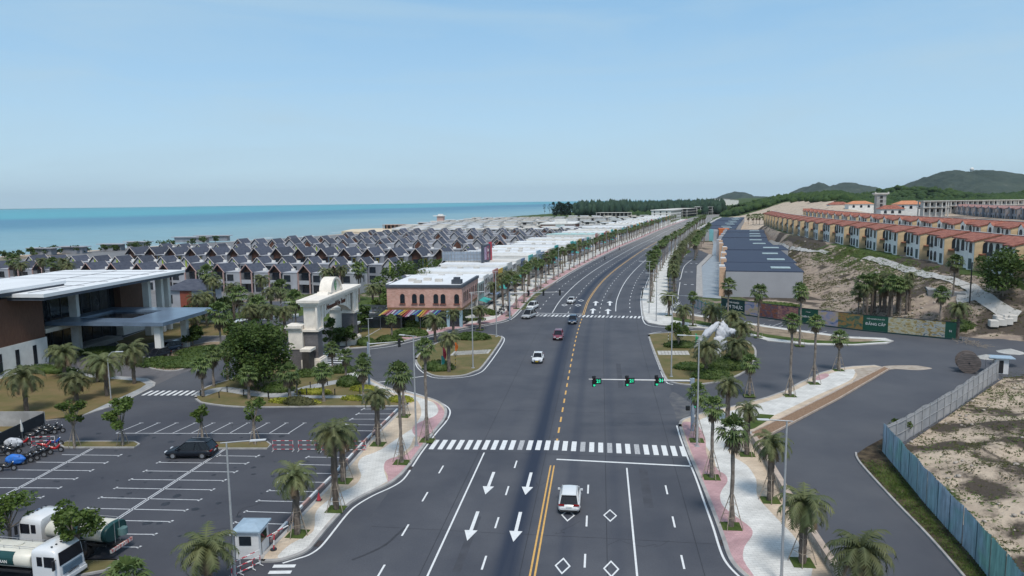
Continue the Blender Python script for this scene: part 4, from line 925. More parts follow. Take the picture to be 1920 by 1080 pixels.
for i, (bx, by, ty, cw) in enumerate(((742, 585, 525, 8), (752, 560, 492, 9), (770, 566, 490, 9), (790, 550, 488, 9), (756, 600, 575, 4), (732, 582, 550, 4), (712, 600, 562, 4.5), (677, 622, 575, 4.5), (828, 520, 486, 8), (650, 648, 612, 4), (480, 612, 570, 5), (375, 606, 566, 6), (388, 600, 556, 5), (420, 594, 560, 5), (440, 640, 600, 4), (362, 648, 612, 3.4))):
    tree_px(bx, by, ty, cw, 40+i, 'round green tree planted between villas, shops and gate, %s from the left' % nth(sorted([742, 752, 770, 790, 756, 732, 712, 677, 828, 650, 480, 375, 388, 420, 440, 362]).index(bx)), group='green trees inside the resort', ncl=14, nl=90, size=.3, clear=.25, leafm=M_LEAFD if i % 2 else M_LEAF)
for bx, by, h, cw, lb in ((1880, 556, 8.5, 10, 'broad dark tree on the sandy slope at the right'), (1793, 560, 1.2, 1, None)):
    if lb: g = on(bx, by); tree('shade_tree', g, h, cw, 77, lb, ncl=26, nl=120, size=.3, clear=.15, leafm=M_LEAFD)
def shrub(loc, rx, ry, h, seed, label, m=None, rz=0.0, name='shrub', group=None, size=.12, dens=70, kind=None, cat='shrub', P=None):
    """low leafy mass: a bumpy core with leaves standing off it"""
    r = random.Random(seed); mb = MB(); n = int(dens*rx*ry*3.2+60)
    mb.blob((0, 0, h*.2), (rx*.9, ry*.9, h*.65), seed, .12, sub=2)
    for _ in range(n):
        az = r.uniform(0, 6.283); el = math.asin(r.random()); p = Vector((cs(az)*cs(el)*rx, sn(az)*cs(el)*ry, sn(el)*h*.92+.02)); p *= r.uniform(.86, 1.06)
        u = Vector((r.gauss(0, 1), r.gauss(0, 1), r.gauss(0, 1))).normalized(); v = u.orthogonal().normalized(); s_ = size*r.uniform(.6, 1.4)
        mb.add([p-u*s_, p+v*s_*.6, p+u*s_, p-v*s_*.6], [(0, 1, 2, 3)])
    o = mb.obj(name, m or M_LEAFD, None, loc, rz); return tag(o, label, cat, group)
def shrub_px(px, py, rx, ry, h, seed, label, z=.12, **k):
    g = G(px, py, z); return shrub((g[0], g[1], z), rx, ry, h, seed, label, **k)
SH = [(655, 722, 1.9, 1.5, 1.5, 'round clipped bush at the foot of a fan palm in the garden', None), (600, 702, 2.2, 1.6, 1.0, 'dark bush left of the garden path end by the gate crossing', None),
 (640, 697, 2.2, 1.5, 1.2, 'low bush near the white pavement tip by the gate crossing', None), (574, 704, 2.0, 1.5, 1.0, 'dark bush at the foot of the near gate pillar', None), (520, 732, 2.5, 1.6, 1.1, 'low dark bush below the banyan', None),
 (588, 737, 2.7, .9, .7, 'long yellow green hedge above the lower garden path', M_LEAFY), (682, 731, 2.0, 1.0, .7, 'yellow green hedge by the left pavement edge', M_LEAFY), (552, 755, 3.6, .9, .7, 'yellow green hedge below the lower garden path, left one', M_LEAFY),
 (665, 749, 1.9, .7, .6, 'yellow green hedge below the lower path, right one', M_LEAFY), (752, 752, 1.8, .9, .8, 'yellow green hedge at the garden corner behind the tall palm', M_LEAFY),
 (561, 758, 2.2, .9, 1.1, 'brownish clump in the middle of the yellow hedge', M_LEAFB),
 (686, 646, 1.9, 1.6, 1.5, 'bush beside the far gate pillar base', None), (640, 640, 1.6, 1.4, 1.0, 'bush filling the gap behind the far gate pillar', None), (768, 628, 3.6, 2.2, 1.4, 'large clipped bush on the dry bed before the brick shop', None), (730, 640, 2.6, 1.8, 1.2, 'clipped bush on the dry bed by the small palm', None),
 (885, 635, 3.6, 2.0, 1.3, 'clipped bush at the back of the left island', None), (822, 692, 2.5, 1.9, 1.5, 'clipped bush at the front of the left island', None),
 (1276, 650, 3.0, 1.7, 1.2, 'clipped oval bush at the back of the right island', None), (1293, 691, 2.5, 1.5, 1.1, 'clipped oval bush at the front of the right island', None), (1360, 690, 3.6, 2.4, 1.9, 'leafy bush right of the sculpture plinth', None), (1335, 708, 3.0, 1.5, 1.5, 'low bush at the front right of the right island', None), (1385, 672, 2.2, 1.6, 1.4, 'bush at the right kerb of the right island', None),
 (300, 680, 4.2, 3.4, .8, 'dark oval groundcover bed, left part under the canopy', None), (345, 680, 5.2, 4.6, .8, 'dark oval groundcover bed, middle part', None), (395, 660, 6.0, 5.0, .8, 'dark oval groundcover bed, right part', None),
 (85, 697, 6, 1.6, 1.2, 'dark hedge at the foot of the white wall', None), (190, 660, 4, 3, .9, 'dark hedge beside the reception steps', None),
 (850, 600, 7, 1.6, 1.6, 'green hedge along the brick shop terrace', M_LEAF), (905, 590, 3.5, 2.0, 1.5, 'green hedge at the terrace corner', M_LEAF), (740, 612, 11, 1.3, 1.4, 'long dark hedge behind the dry bed', None), (788, 600, 2.5, 2.5, .8, 'yellow green planting before the awnings', M_LEAFY),
 (1345, 588, 3, 2, 1.0, 'green patch of bushes by the teal ramp', M_LEAF), (1420, 574, 10, 1.6, 1.2, 'green weeds at the foot of the grey end wall', M_LEAF), (1800, 620, 3.2, 2.2, 2.2, 'dark bush at the hoarding end', None)]
for i, (px, py, rx, ry, h, lb, m) in enumerate(SH): shrub_px(px, py, rx, ry, h, i+3, lb, m=m, rz=-.15, size=.13 if py > 640 else .2, dens=60 if rx < 5 else 34)
# weeds and brush on the sandy slopes: nobody could count them
def scatter(name, area, n, seed, size, m, label_kind='stuff'):
    r = random.Random(seed); mb = MB(); k = 0; tries = 0
    while k < n and tries < n*30:
        tries += 1; x = r.uniform(area[0], area[1]); y = r.uniform(area[2], area[3])
        ok = area[4](x, y)
        if not ok: continue
        if nz(x*.12, y*.12, seed) < r.uniform(-.5, .35): continue
        z = gz(x, y); k += 1
        for _ in range(5):
            u = Vector((r.gauss(0, 1), r.gauss(0, 1), abs(r.gauss(0, .8)))).normalized()*size*r.uniform(.5, 1.4); v = u.orthogonal().normalized()*size*.25; p = Vector((x+r.uniform(-.3, .3), y+r.uniform(-.3, .3), z))
            mb.add([p-v, p+v, p+u], [(0, 1, 2)])
    o = mb.obj(name, m); o['kind'] = 'stuff'; return o
scatter('weeds', (30, 100, 40, 112, lambda x, y: inpoly(x, y, SITE) and dist_line(x, y, SITE_EDGE) < 26), 4200, 3, .26, M_LEAFB)
scatter('grass_tufts', (30, 100, 40, 112, lambda x, y: inpoly(x, y, SITE) and dist_line(x, y, SITE_EDGE) < 26), 2200, 13, .24, M_LEAF)
rr_ = random.Random(21); mb = MB()
for _ in range(520):
    x = rr_.uniform(34, 80); y = rr_.uniform(42, 100)
    if not inpoly(x, y, SITE) or dist_line(x, y, SITE_EDGE) > 24 or nz(x*.15, y*.15, 40) < -.05: continue
    q = rr_.uniform(.06, .28); mb.blob((x, y, gz(x, y)+q*.3), (q, q*rr_.uniform(.6, 1), q*.6), _, .3, sub=1)
for _ in range(500):
    x = rr_.uniform(74, 122); y = rr_.uniform(134, 300)
    if not interp(XFOOT, y)+1 < x < interp(XTERR, y)-5 or nz(x*.1, y*.1, 40) < 0: continue
    q = rr_.uniform(.15, .6); mb.blob((x, y, gz(x, y)+q*.3), (q, q*rr_.uniform(.6, 1), q*.6), _, .3, sub=1)
o = mb.obj('rubble', mat('rubble_stone', (.36, .32, .28), .9, .3, 2)); o['kind'] = 'stuff'
VG = [(31, 40), (34, 50), (36.5, 60), (38, 69)]
scatter('verge_grass', (24, 40, 38, 70, lambda x, y: interp([(p[1], p[0]) for p in sorted(Gs([(1605, 850), (1612, 868), (1677, 940), (1740, 1005), (1797, 1070), (1830, 1110)]), key=lambda q: q[1])], y)+.35 < x < interp([(27, 27.2), (42.5, 31.2), (48.9, 32.8), (58, 34.5), (70, 37.6)], y)), 3600, 4, .24, M_LEAF)
scatter('slope_brush', (60, 125, 128, 330, lambda x, y: interp(XFOOT, y)+1 < x < interp(XTERR, y)-5), 5200, 6, .42, M_LEAFB)
scatter('slope_grass', (80, 125, 170, 250, lambda x, y: interp(XTERR, y)-14 < x < interp(XTERR, y)-4), 2600, 7, .45, M_LEAF)
# ------------------------------------------------------------------ buildings
M_STU = mat('white_render', (.70, .69, .66), .8, .1, .5, bump=.1)
M_CREAM = mat('cream_render', (.56, .52, .44), .85, .12, .4, bump=.1)
M_OCH = mat('ochre_render', (.60, .45, .27), .85, .14, .4, bump=.1)
M_GREYW = mat('grey_render', (.235, .245, .275), .85, .14, .3, bump=.1)
M_LGREY = mat('pale_grey_render', (.36, .37, .40), .85, .12, .3, bump=.1)
M_CONC = mat('raw_concrete', (.33, .32, .31), .9, .22, .5, bump=.3)
M_DUSTC = mat('dusty_concrete', (.56, .53, .49), .9, .15, .3, bump=.2)
M_GLASS = mat('dark_glass', (.018, .024, .032), .12, .3, .6, spec=.7)
M_SHADE = mat('opening_shade', (.03, .028, .028), .7, .3, 1)  # near-black colour standing in for the shade inside openings
M_ROOFD = mat('slate_roof', (.046, .052, .076), .7, scale=.7, col2=(.078, .085, .112), rnd=.22, bump=.4, bscale=6, stretch=(1, 1, 4))
M_ROOFB = mat('brown_roof', (.11, .085, .085), .75, .2, 1, bump=.4)
M_WROOF = mat('white_roof', (.70, .71, .72), .6, .06, .25, stretch=(1, .15, 1))
M_TRIMP = mat('pink_trim', (.40, .27, .245), .8, .15, 1)
M_TRIMW = mat('pale_trim', (.50, .46, .44), .8, .1, 1)
M_WOOD = mat('brown_cladding', (.085, .042, .028), .7, scale=2.0, col2=(.15, .075, .048), stretch=(6, 6, .5))
M_BRK = brickmat('pink_brick', (.48, .25, .195), (.58, .35, .28), (.50, .36, .32), 1.0, w=.5, h=.22, axis='wall')
M_BRKD = mat('red_brick_plain', (.22, .085, .06), .9, .2, 2)
def tiles(name, c1, c2, c3):
    m = brickmat(name, c1, c2, c3, 1.0, w=.45, h=.5, off=.5, bump=.5, msize=.05); return m
M_TILE = mat('terracotta_tiles', (.19, .058, .040), .8, scale=.9, col2=(.37, .145, .098), bump=.9, bscale=7, detail=9, lo=.38, hi=.62)
M_TILEO = mat('orange_tiles', (.46, .17, .08), .8, scale=.9, col2=(.56, .26, .14), bump=.6)
M_TILED = mat('dusty_tiles', (.24, .12, .11), .85, scale=.9, col2=(.36, .22, .20), bump=.6)
M_NAVY = mat('navy_metal_roof', (.030, .038, .066), .65, scale=.35, col2=(.044, .055, .088), spec=.25, stretch=(1, 5, 1))
M_SKYL = mat('skylight_sheet', (.42, .52, .52), .4, .1, 1)
M_COPING = mat('dark_coping', (.07, .08, .10), .7, .15, 1)
def arch_win(mb, x, y, z, w_, h, ax='x', n=6, mi=0, d=.05, arch=True):
    """window sheet standing proud of a wall: ax says which axis runs along it, d = signed depth"""
    P = [(-w_/2, 0), (w_/2, 0)]
    if arch: P += [(w_/2*cs(math.pi*k/n), h-w_/2+w_/2*sn(math.pi*k/n)) for k in range(n+1)]
    else: P += [(w_/2, h), (-w_/2, h)]
    f = (lambda a, b, o: (x+a, y+o, z+b)) if ax == 'x' else (lambda a, b, o: (x+o, y+a, z+b))
    k = len(P); vs = [f(a, b, 0) for a, b in P]+[f(a, b, d) for a, b in P]
    mb.add(vs, [tuple(range(k, 2*k)), tuple(range(k))[::-1]]+[(i, (i+1) % k, k+(i+1) % k, k+i) for i in range(k)], mi); return mb
def gable(mb, x0, x1, y0, y1, zw, zr, mi=0, axis='y'):
    """pentagonal prism wall, ridge along axis"""
    if axis == 'y':
        c = (x0+x1)/2; P = [(x0, 0), (x1, 0), (x1, zw), (c, zr), (x0, zw)]; A = [(a, y0, b) for a, b in P]; B = [(a, y1, b) for a, b in P]
    else:
        c = (y0+y1)/2; P = [(y0, 0), (y0, zw), (c, zr), (y1, zw), (y1, 0)]; A = [(x0, a, b) for a, b in P]; B = [(x1, a, b) for a, b in P]
    mb.add(A+B, [(0, 1, 2, 3, 4), (9, 8, 7, 6, 5)]+[(i, 5+i, 5+(i+1) % 5, (i+1) % 5) for i in range(5)], mi)
def slopes(mb, x0, x1, y0, y1, zw, zr, t=.18, o=.35, axis='y', mi=0):
    """two roof slabs with overhang"""
    if axis == 'y':
        c = (x0+x1)/2; k = (zr-zw)/(c-x0)
        for s_ in (-1, 1):
            xe = c+s_*((x1-x0)/2+o); ze = zr-(abs(xe-c))*k
            mb.add([(c, y0-o, zr), (xe, y0-o, ze), (xe, y1+o, ze), (c, y1+o, zr)]+[(c, y0-o, zr+t), (xe, y0-o, ze+t), (xe, y1+o, ze+t), (c, y1+o, zr+t)],
                   [(4, 5, 6, 7), (3, 2, 1, 0), (0, 1, 5, 4), (1, 2, 6, 5), (2, 3, 7, 6), (3, 0, 4, 7)], mi)
    else:
        c = (y0+y1)/2; k = (zr-zw)/(c-y0)
        for s_ in (-1, 1):
            ye = c+s_*((y1-y0)/2+o); ze = zr-(abs(ye-c))*k
            mb.add([(x0-o, c, zr), (x0-o, ye, ze), (x1+o, ye, ze), (x1+o, c, zr)]+[(x0-o, c, zr+t), (x0-o, ye, ze+t), (x1+o, ye, ze+t), (x1+o, c, zr+t)],
                   [(4, 5, 6, 7), (3, 2, 1, 0), (0, 1, 5, 4), (1, 2, 6, 5), (2, 3, 7, 6), (3, 0, 4, 7)], mi)
# ---- slate roofed gabled villas of the resort
def make_gabled(v):
    t = thing('gabled_villa', 'dark roofed gabled villa', 'villa')
    W = {0: 3.7, 1: 3.7, 2: 4.7}[v]; D = {0: 7.6, 1: 7.0, 2: 10.5}[v]; zw, zr = {0: (6.1, 8.25), 1: (6.0, 8.1), 2: (5.7, 8.3)}[v]; x0, x1 = -W/2, W/2; X1 = {0: 6.6, 1: 6.6, 2: 6.4}[v]
    a = MB(); wm = [M_GREYW, M_TRIMW, M_WOOD]
    gable(a, x0+.15, x1-.15, 1.5 if v != 1 else .3, D, zw-.05, zr-.1, 0); a.obj('wall', [M_GREYW if v != 1 else M_LGREY], t)
    a = MB(); slopes(a, x0, x1, .3, D, zw, zr, .16, .3); a.obj('roof', M_ROOFD if v != 1 else M_ROOFD, t)
    a = MB()
    for s_ in (-1, 1): a.tube([(0, D+.35, zr+.12), (s_*(W/2+.32), D+.35, zw-.15)], .15, 4)
    a.obj('gable_trim', M_TRIMW, t); a = MB()   # raked trim at the front gable
    for s_ in (-1, 1):
        a.tube([(0, -.08, zr+.12), (s_*(W/2+.32), -.08, zw-.15)], .15, 4)
        if v == 0: a.bb(s_*W/2-.16, s_*W/2+.16, -.2, .12, 0, zw-.1)
    a.obj('gable_trim', M_TRIMP if v == 0 else M_TRIMW, t)
    if v == 0:
        a = MB(); a.bb(x0+.3, x1-.3, 1.42, 1.47, .2, 2.6); a.bb(x0+.3, x1-.3, 1.42, 1.47, 3.3, 5.9); a.obj('glazing', M_GLASS, t)
        a = MB(); a.bb(x0+.2, x1-.2, 0, 1.4, 2.75, 3.15); a.bb(x0+.2, x1-.2, 0, .1, 3.15, 3.9); a.obj('balcony', M_LGREY, t)
        a = MB(); a.add([(x0+.2, 1.38, zw-.1), (x1-.2, 1.38, zw-.1), (0, 1.38, zr-.2)], [(0, 1, 2)]); a.obj('gable_panel', M_WOOD, t)
    elif v == 1:
        a = MB(); a.bb(.15, .75, .22, .28, 3.0, zw+1.2); a.obj('colour_stripe', mat('lime_stripe', (.35, .45, .06), .8, .1, 1), t)
        a = MB(); a.bb(.95, 1.7, .22, .28, 3.4, 5.2); a.obj('window', M_GLASS, t)
        a = MB(); a.bb(-1.6, -.6, .22, .28, 3.4, 5.2); a.obj('window', M_GLASS, t)
    else:
        a = MB(); a.add([(x0+.25, 1.42, 0), (x1-.25, 1.42, 0), (x1-.25, 1.42, zw), (0, 1.42, zr-.3), (x0+.25, 1.42, zw)], [(0, 1, 2, 3, 4)]); a.obj('gable_panel', mat('brown_recess', (.10, .045, .03), .8, .2, 1), t)
        a = MB(); a.bb(-1.6, 1.6, 1.34, 1.4, .3, 4.2); a.obj('glazing', M_GLASS, t)
    a = MB(); X0 = x1+.02; a.bb(X0, X1, 1.0, D-.5, 0, 5.9 if v < 2 else 5.2); a.obj('side_wing', M_GREYW if v else M_LGREY, t)
    a = MB(); a.bb(X0-.02, X1+.1, .9, D-.4, 5.92 if v < 2 else 5.22, 6.1 if v < 2 else 5.4); a.obj('flat_roof', M_LGREY, t)
    a = MB(); a.box((X0+1.2, 5.2, 6.1+.35 if v < 2 else 5.4+.35), (1.1, .7, .7)); a.obj('air_unit', M_STU, t)
    if v < 2:
        a = MB(); a.bb(X0+.5, X0+2.6, .92, .98, 3.4, 5.3); a.obj('window', M_GLASS, t)
        a = MB(); a.bb(X0+.5, X0+2.6, .92, .98, .3, 2.5); a.obj('window', M_GLASS, t)
        for y_ in (3, 5.2): a = MB(); a.bb(X1+.0, X1+.05, y_, y_+.5, 3.2, 5.1); a.obj('window', M_GLASS, t)
    else:
        a = MB(); a.bb(X0+.8, X0+1.9, .9, .98, 0, 4.6); a.obj('colour_frame', mat('yellow_frame', (.5, .36, .04), .8, .1, 1), t)
        a = MB(); a.bb(X0+1.0, X0+1.7, .84, .89, .2, 4.3); a.obj('window', M_GLASS, t)
        a = MB(); a.bb(X0, X0+2.6, -.6, .88, 5.25, 5.42); a.obj('canopy', M_LGREY, t)
    return t
GV = [make_gabled(v) for v in (0, 1, 2)]
def make_small(v):
    t = thing('gabled_villa', 'far gabled villa', 'villa'); W = 4.6; a = MB(); gable(a, -W/2+.2, W/2-.2, .3, 8, 5.6, 7.9); a.bb(W/2, W/2+4.6, 1, 10.4, 0, 5.8); a.obj('wall', M_GREYW if v else M_LGREY, t)
    a = MB(); slopes(a, -W/2, W/2, .2, 8, 5.7, 8.05, .2, .35); a.obj('roof', M_ROOFD, t)
    a = MB(); a.add([(-W/2+.5, .22, .2), (W/2-.5, .22, .2), (W/2-.5, .22, 5.2), (0, .22, 7.2), (-W/2+.5, .22, 5.2)], [(0, 1, 2, 3, 4)]); a.obj('recess', M_LGREY if v else MATS['brown_recess'], t)
    for y_ in (-.2, 8.4):
        a = MB()
        for s_ in (-1, 1): a.tube([(0, y_, 8.2), (s_*(W/2+.35), y_, 5.6)], .16, 4)
        a.obj('gable_trim', M_TRIMW, t)
    return t
GS = [make_small(0), make_small(1)]
uu = (cs(rad(14)), -sn(rad(14))); vv = (sn(rad(14)), cs(rad(14)))
VROWS = [(184, 0), (211, 1), (254, 2), (282, 1), (324, 0), (353, 1), (398, 2), (428, 1), (452, 0)]
def cl_x(y): return interp([(p[1], p[0]) for p in CL], y)
used = set(); nvil = 0
ROWN = ['front', 'second', 'third', 'fourth', 'fifth', 'sixth', 'seventh', 'eighth', 'ninth']
TONE = ['pale', 'lime and grey', 'brown fronted']
for ri, (vd, var) in enumerate(VROWS):
    far = ri >= 4; pitch = 9.45 if ri < 2 else 9.9; k = 0
    for ui in range(-40, 30):
        u = ui*pitch+(-107.5 if ri == 0 else -104.3+ri*1.7)+(0)
        x = uu[0]*u+vv[0]*vd; y = uu[1]*u+vv[1]*vd
        if x < interp([(200, -205), (245, -180), (335, -165), (370, -146), (440, -108)], y) or x < -.76*y-14: continue
        off_lim = 66 if ri < 2 else 52
        if x > cl_x(y)-off_lim/ max(.6, cs(math.atan2(cl_x(y+10)-cl_x(y), 10))): continue
        if ri == 0 and x > -41: continue
        if x < -56 and y < 178: continue
        src = GS[k % 2] if far else GV[var]
        lab = 'dark roofed gabled villa, %s row seen from the gate, %s from the sea end' % (ROWN[ri], nth(k)); grp = 'slate roofed villas, %s row' % ROWN[ri]
        rz_ = rad(-14)+(rad(3) if ri % 2 else 0)
        if src not in used: used.add(src); src.location = (x, y, 0); src.rotation_euler = (0, 0, rz_); src['label'] = lab; src['group'] = grp
        else: dup(src, (x, y, 0), rz_, lab, grp)
        k += 1; nvil += 1
# four end villas close to the shops, lime accents
for i, (px, py) in enumerate(((745, 586), (838, 532), (905, 500), (938, 486))):
    g = G(px, py); dup(GV[(1, 2, 0, 0)[i]], (g[0], g[1], 0), rad(-8), ('lime striped gabled villa standing nearest the brick shop', 'brown roofed villa end behind the white shop roofs', 'grey villa end with red brick corner beside the shop roofs', 'grey gabled villa end farther along the shop roofs')[i], None)
# the low resort clubhouse with red wall behind the reception
t = thing('clubhouse', 'small hip roofed house with red and blue walls behind the reception building', 'house', (*G(345, 578), 0), rad(-10))
a = MB(); a.bb(-5, 5, 0, 9, 0, 4.6); a.obj('wall', M_LGREY, t); a = MB(); a.bb(-.8, 2.4, -.12, -.02, 0, 4.4); a.obj('red_panel', mat('red_panel', (.25, .07, .045), .8, .12, 1), t)
a = MB(); a.add([(-5.6, -.6, 4.6), (5.6, -.6, 4.6), (5.6, 9.6, 4.6), (-5.6, 9.6, 4.6), (-1.5, 4.5, 7), (1.5, 4.5, 7)], [(0, 1, 5, 4), (1, 2, 5), (2, 3, 4, 5), (3, 0, 4), (3, 2, 1, 0)]); a.obj('roof', M_ROOFD, t)
for x_ in (-3.4, 3.6): a = MB(); a.bb(x_-.4, x_+.4, -.1, -.03, 1.2, 3.4); a.obj('window', M_GLASS, t)
t = thing('clubhouse', 'low hip roofed pavilion peeping over the left end of the big white roof', 'house', (*G(28, 600), 0), rad(-10))
a = MB(); a.bb(-9, 9, 0, 10, 0, 5); a.obj('wall', M_LGREY, t); a = MB(); a.add([(-9.8, -.8, 5), (9.8, -.8, 5), (9.8, 10.8, 5), (-9.8, 10.8, 5), (-4, 5, 8), (4, 5, 8)], [(0, 1, 5, 4), (1, 2, 5), (2, 3, 4, 5), (3, 0, 4), (3, 2, 1, 0)]); a.obj('roof', M_ROOFD, t)
# ---- reception building
az = rad(6.5); T = thing('reception_building', 'long reception building with white flat roof, tall columns and blue entrance canopy', 'building', (-73, 107, 0), -az)
# local x = outwards to the drive (b), local y = along the front (a)
a = MB(); a.bb(-27, 0, 3, 42, 12.0, 12.55); o = a.obj('roof', M_WROOF, T)
a = MB(); a.bb(-26.8, -.2, 3.2, 41.8, 11.5, 11.98); a.obj('fascia', M_COPING, T)
a = MB(); a.bb(-27, -5.2, -18, 14.5, 12.9, 13.4); a.obj('roof', M_WROOF, T); a = MB(); a.bb(-26.8, -5.4, -17.8, 14.3, 12.3, 12.88); a.obj('fascia', M_COPING, T)
a = MB()
for i in range(6): a.bb(-26, -1.5, 8+i*6.0, 8.08+i*6.0, 12.56, 12.62)
for b_ in (-3.5, -14): a.bb(b_, b_+.12, 4, 40, 12.56, 12.63)
a.obj('roof_seams', mat('roof_seam', (.3, .31, .33), .7, .1, 1), T)
a = MB(); a.bb(-22, -6.4, -16, 10.2, 4.4, 11.8); a.obj('timber_wall', M_WOOD, T)
a = MB(); a.bb(-22, -6.3, -16, 10.4, 0, 4.38); a.obj('white_wall', M_STU, T)
for a_ in (-6.5, -3.2, .2, 3.6, 7.2):
    m_ = MB(); m_.bb(-6.35, -6.24, a_, a_+.75, .35, 3.5); m_.obj('window', M_GLASS, T)
a = MB(); a.bb(-20, -11, 10.5, 40, 0, 11.4); a.obj('glass_hall', M_GLASS, T)
a = MB()
for i in range(11): a.bb(-11.02, -10.9, 12+i*2.6, 12.12+i*2.6, 0, 11.4)
a.bb(-11.05, -10.85, 10.6, 40, 5.0, 5.3); a.obj('mullions', mat('mullion', (.06, .065, .075), .5, .1, 1), T)
a = MB(); a.bb(-11.0, -6.5, 10.5, 19.6, 4.9, 5.6); a.obj('cross_beam', M_CREAM, T)
a = MB(); a.bb(-13, -9.6, 34.5, 42.5, 4.5, 11.4); a.obj('timber_wall', M_WOOD, T); a = MB(); a.bb(-13, -9.5, 34.4, 42.8, 0, 4.48); a.obj('white_wall', M_STU, T)
for x_, y_, w1, w2, h in ((-7.9, 19.3, .75, 1.5, 11.6), (-4, 34.6, .8, 1.3, 11.6), (-3.8, 38.6, .8, 1.3, 11.6), (-3.9, 41.2, .8, 1.2, 11.6), (-11.4, 22.5, .5, .6, 11.6)):
    m_ = MB(); m_.bb(x_-w2/2, x_+w2/2, y_-w1/2, y_+w1/2, 0, h); m_.obj('column', M_STU, T)
a = MB(); cz = 5.7
P = [(-9, 13.5), (12.6, 13.5), (12.6, 30.8), (-9, 30.8)]; H_ = [(-6, 18), (4, 18), (4, 27), (-6, 27)]
for zt, fl in ((cz+.62, 0), (cz, 1)):
    vs = [(*p, zt) for p in P]+[(*p, zt) for p in H_]; fs = [(i, (i+1) % 4, 4+(i+1) % 4, 4+i) for i in range(4)]; a.add(vs, [f if not fl else f[::-1] for f in fs])
a.add([(*p, cz) for p in P]+[(*p, cz+.62) for p in P], [(i, (i+1) % 4, 4+(i+1) % 4, 4+i) for i in range(4)])
a.add([(*p, cz) for p in H_]+[(*p, cz+.62) for p in H_], [(i, 4+i, 4+(i+1) % 4, (i+1) % 4) for i in range(4)])
cv = a.obj('canopy', mat('canopy_sheet', (.13, .18, .25), .3, .15, .4, spec=.6), T)
a = MB(); a.bb(-6, 4, 18, 27, cz+.2, cz+.3); a.obj('skylight', M_GLASS, cv)
for x_, y_ in ((10.8, 14.9), (10.3, 23.6)):
    m_ = MB(); m_.bb(x_-.55, x_+.55, y_-.45, y_+.45, 0, cz-.02); m_.obj('canopy_column', M_STU, T)
a = MB()
for i in range(4): a.bb(-10.8, -7.5+i*.35, 12+i*.3, 31-i*.3, 0, .6-.15*i-.02*i)
a.obj('steps', M_CONC, T)
a = MB(); a.bb(-26, -22.3, -14, -9, 13.42, 15.2); a.obj('roof_unit', M_STU, T)
# ---- gate
gp0 = Vector((-31.6, 111.6, 0)); T = thing('entrance_gate', 'monumental cream stone gateway with arched beam, green leaf crest and grey brick pillars', 'gate', gp0, rad(90)-rad(5))
M_STONE = mat('cream_stone', (.76, .70, .62), .8, .1, 1, bump=.2); M_GBRK = brickmat('grey_brick', (.13, .125, .13), (.18, .17, .175), (.10, .095, .10), 1.0, w=.3, h=.12, axis='wall', bump=.1)
Lg = 18.6   # local x along the gate (away), local -y faces the avenue
for i, x_ in enumerate((0, Lg)):
    a = MB(); a.bb(x_-1.5, x_+1.5, -1.6, 1.6, 0, 1.5); a.bb(x_-1.3, x_+1.3, -1.45, 1.45, 1.5, 1.75); a.obj('pillar_base', M_STONE, T)
    a = MB(); a.bb(x_-1.0, x_+1.0, -1.1, 1.1, 1.75, 6.0); a.obj('pillar', M_GBRK, T)
    a = MB(); a.bb(x_-1.3, x_+1.3, -1.35, 1.35, 6.0, 6.35); a.bb(x_-.95, x_+.95, -1.05, 1.05, 6.35, 10.0); a.bb(x_-1.35, x_-.95, -1.28, -1.0, 6.35, 9.9); a.bb(x_+.95, x_+1.35, -1.28, -1.0, 6.35, 9.9); a.obj('pillar_head', M_STONE, T)
a = MB(); n = 14; P = [(1.15, 9.95), (1.15, 6.6)]+[(2.0+(Lg-4)*k/n, 6.9+1.7*sn(math.pi*k/n)**.8) for k in range(n+1)]+[(Lg-1.15, 6.6), (Lg-1.15, 9.95)]
k = len(P); vs = [(p[0], -.7, p[1]) for p in P]+[(p[0], .7, p[1]) for p in P]; a.add(vs, [tuple(range(k)), tuple(range(k, 2*k))[::-1]]+[(i, k+i, k+(i+1) % k, (i+1) % k) for i in range(k)])
for x_ in (2.2, 3.6, Lg-3.6, Lg-2.2): a.bb(x_-.25, x_+.25, -.85, -.68, 7.6, 9.8)
a.obj('arched_beam', M_STONE, T)
a = MB()
for q, (z0, z1) in enumerate(((9.97, 10.3), (10.3, 10.6), (10.6, 11.0))): a.bb(-1.35-q*.22, Lg+1.35+q*.22, -1.4-q*.22, 1.4+q*.22, z0, z1)
a.obj('cornice', M_STONE, T)
a = MB(); n = 18; R1 = 3.1; c = Lg*.5-.5; P = [(c-R1-.9, 0), (c-R1-.5, .5)]+[(c-R1*cs(math.pi*k/n)*.92, .3+2.3*sn(math.pi*k/n)) for k in range(n+1)]+[(c+R1+.5, .5), (c+R1+.9, 0)]
k = len(P); a.add([(p[0], -.9, 11.0+p[1]) for p in P]+[(p[0], .9, 11.0+p[1]) for p in P], [tuple(range(k)), tuple(range(k, 2*k))[::-1]]+[(i, k+i, k+(i+1) % k, (i+1) % k) for i in range(k)])
for kk in range(n): 
    t0, t1 = math.pi*kk/n, math.pi*(kk+1)/n; f = lambda t_, r_: (c-r_*cs(t_)*.92, .3+(r_-.2)*.79*sn(t_))
    q0, q1, q2, q3 = f(t0, R1), f(t1, R1), f(t1, R1-.45), f(t0, R1-.45); vs = [(q[0], y_, 11.0+q[1]) for y_ in (-1.12, -.9) for q in (q0, q1, q2, q3)]; a.add(vs, [(0, 1, 2, 3), (4, 5, 1, 0), (6, 7, 3, 2)])
cr = a.obj('crest', M_STONE, T)
a = MB(); LP = [(0, -1.15), (.42, -.5), (.5, .2), (.25, .85), (0, 1.25), (-.25, .85), (-.5, .2), (-.42, -.5)]
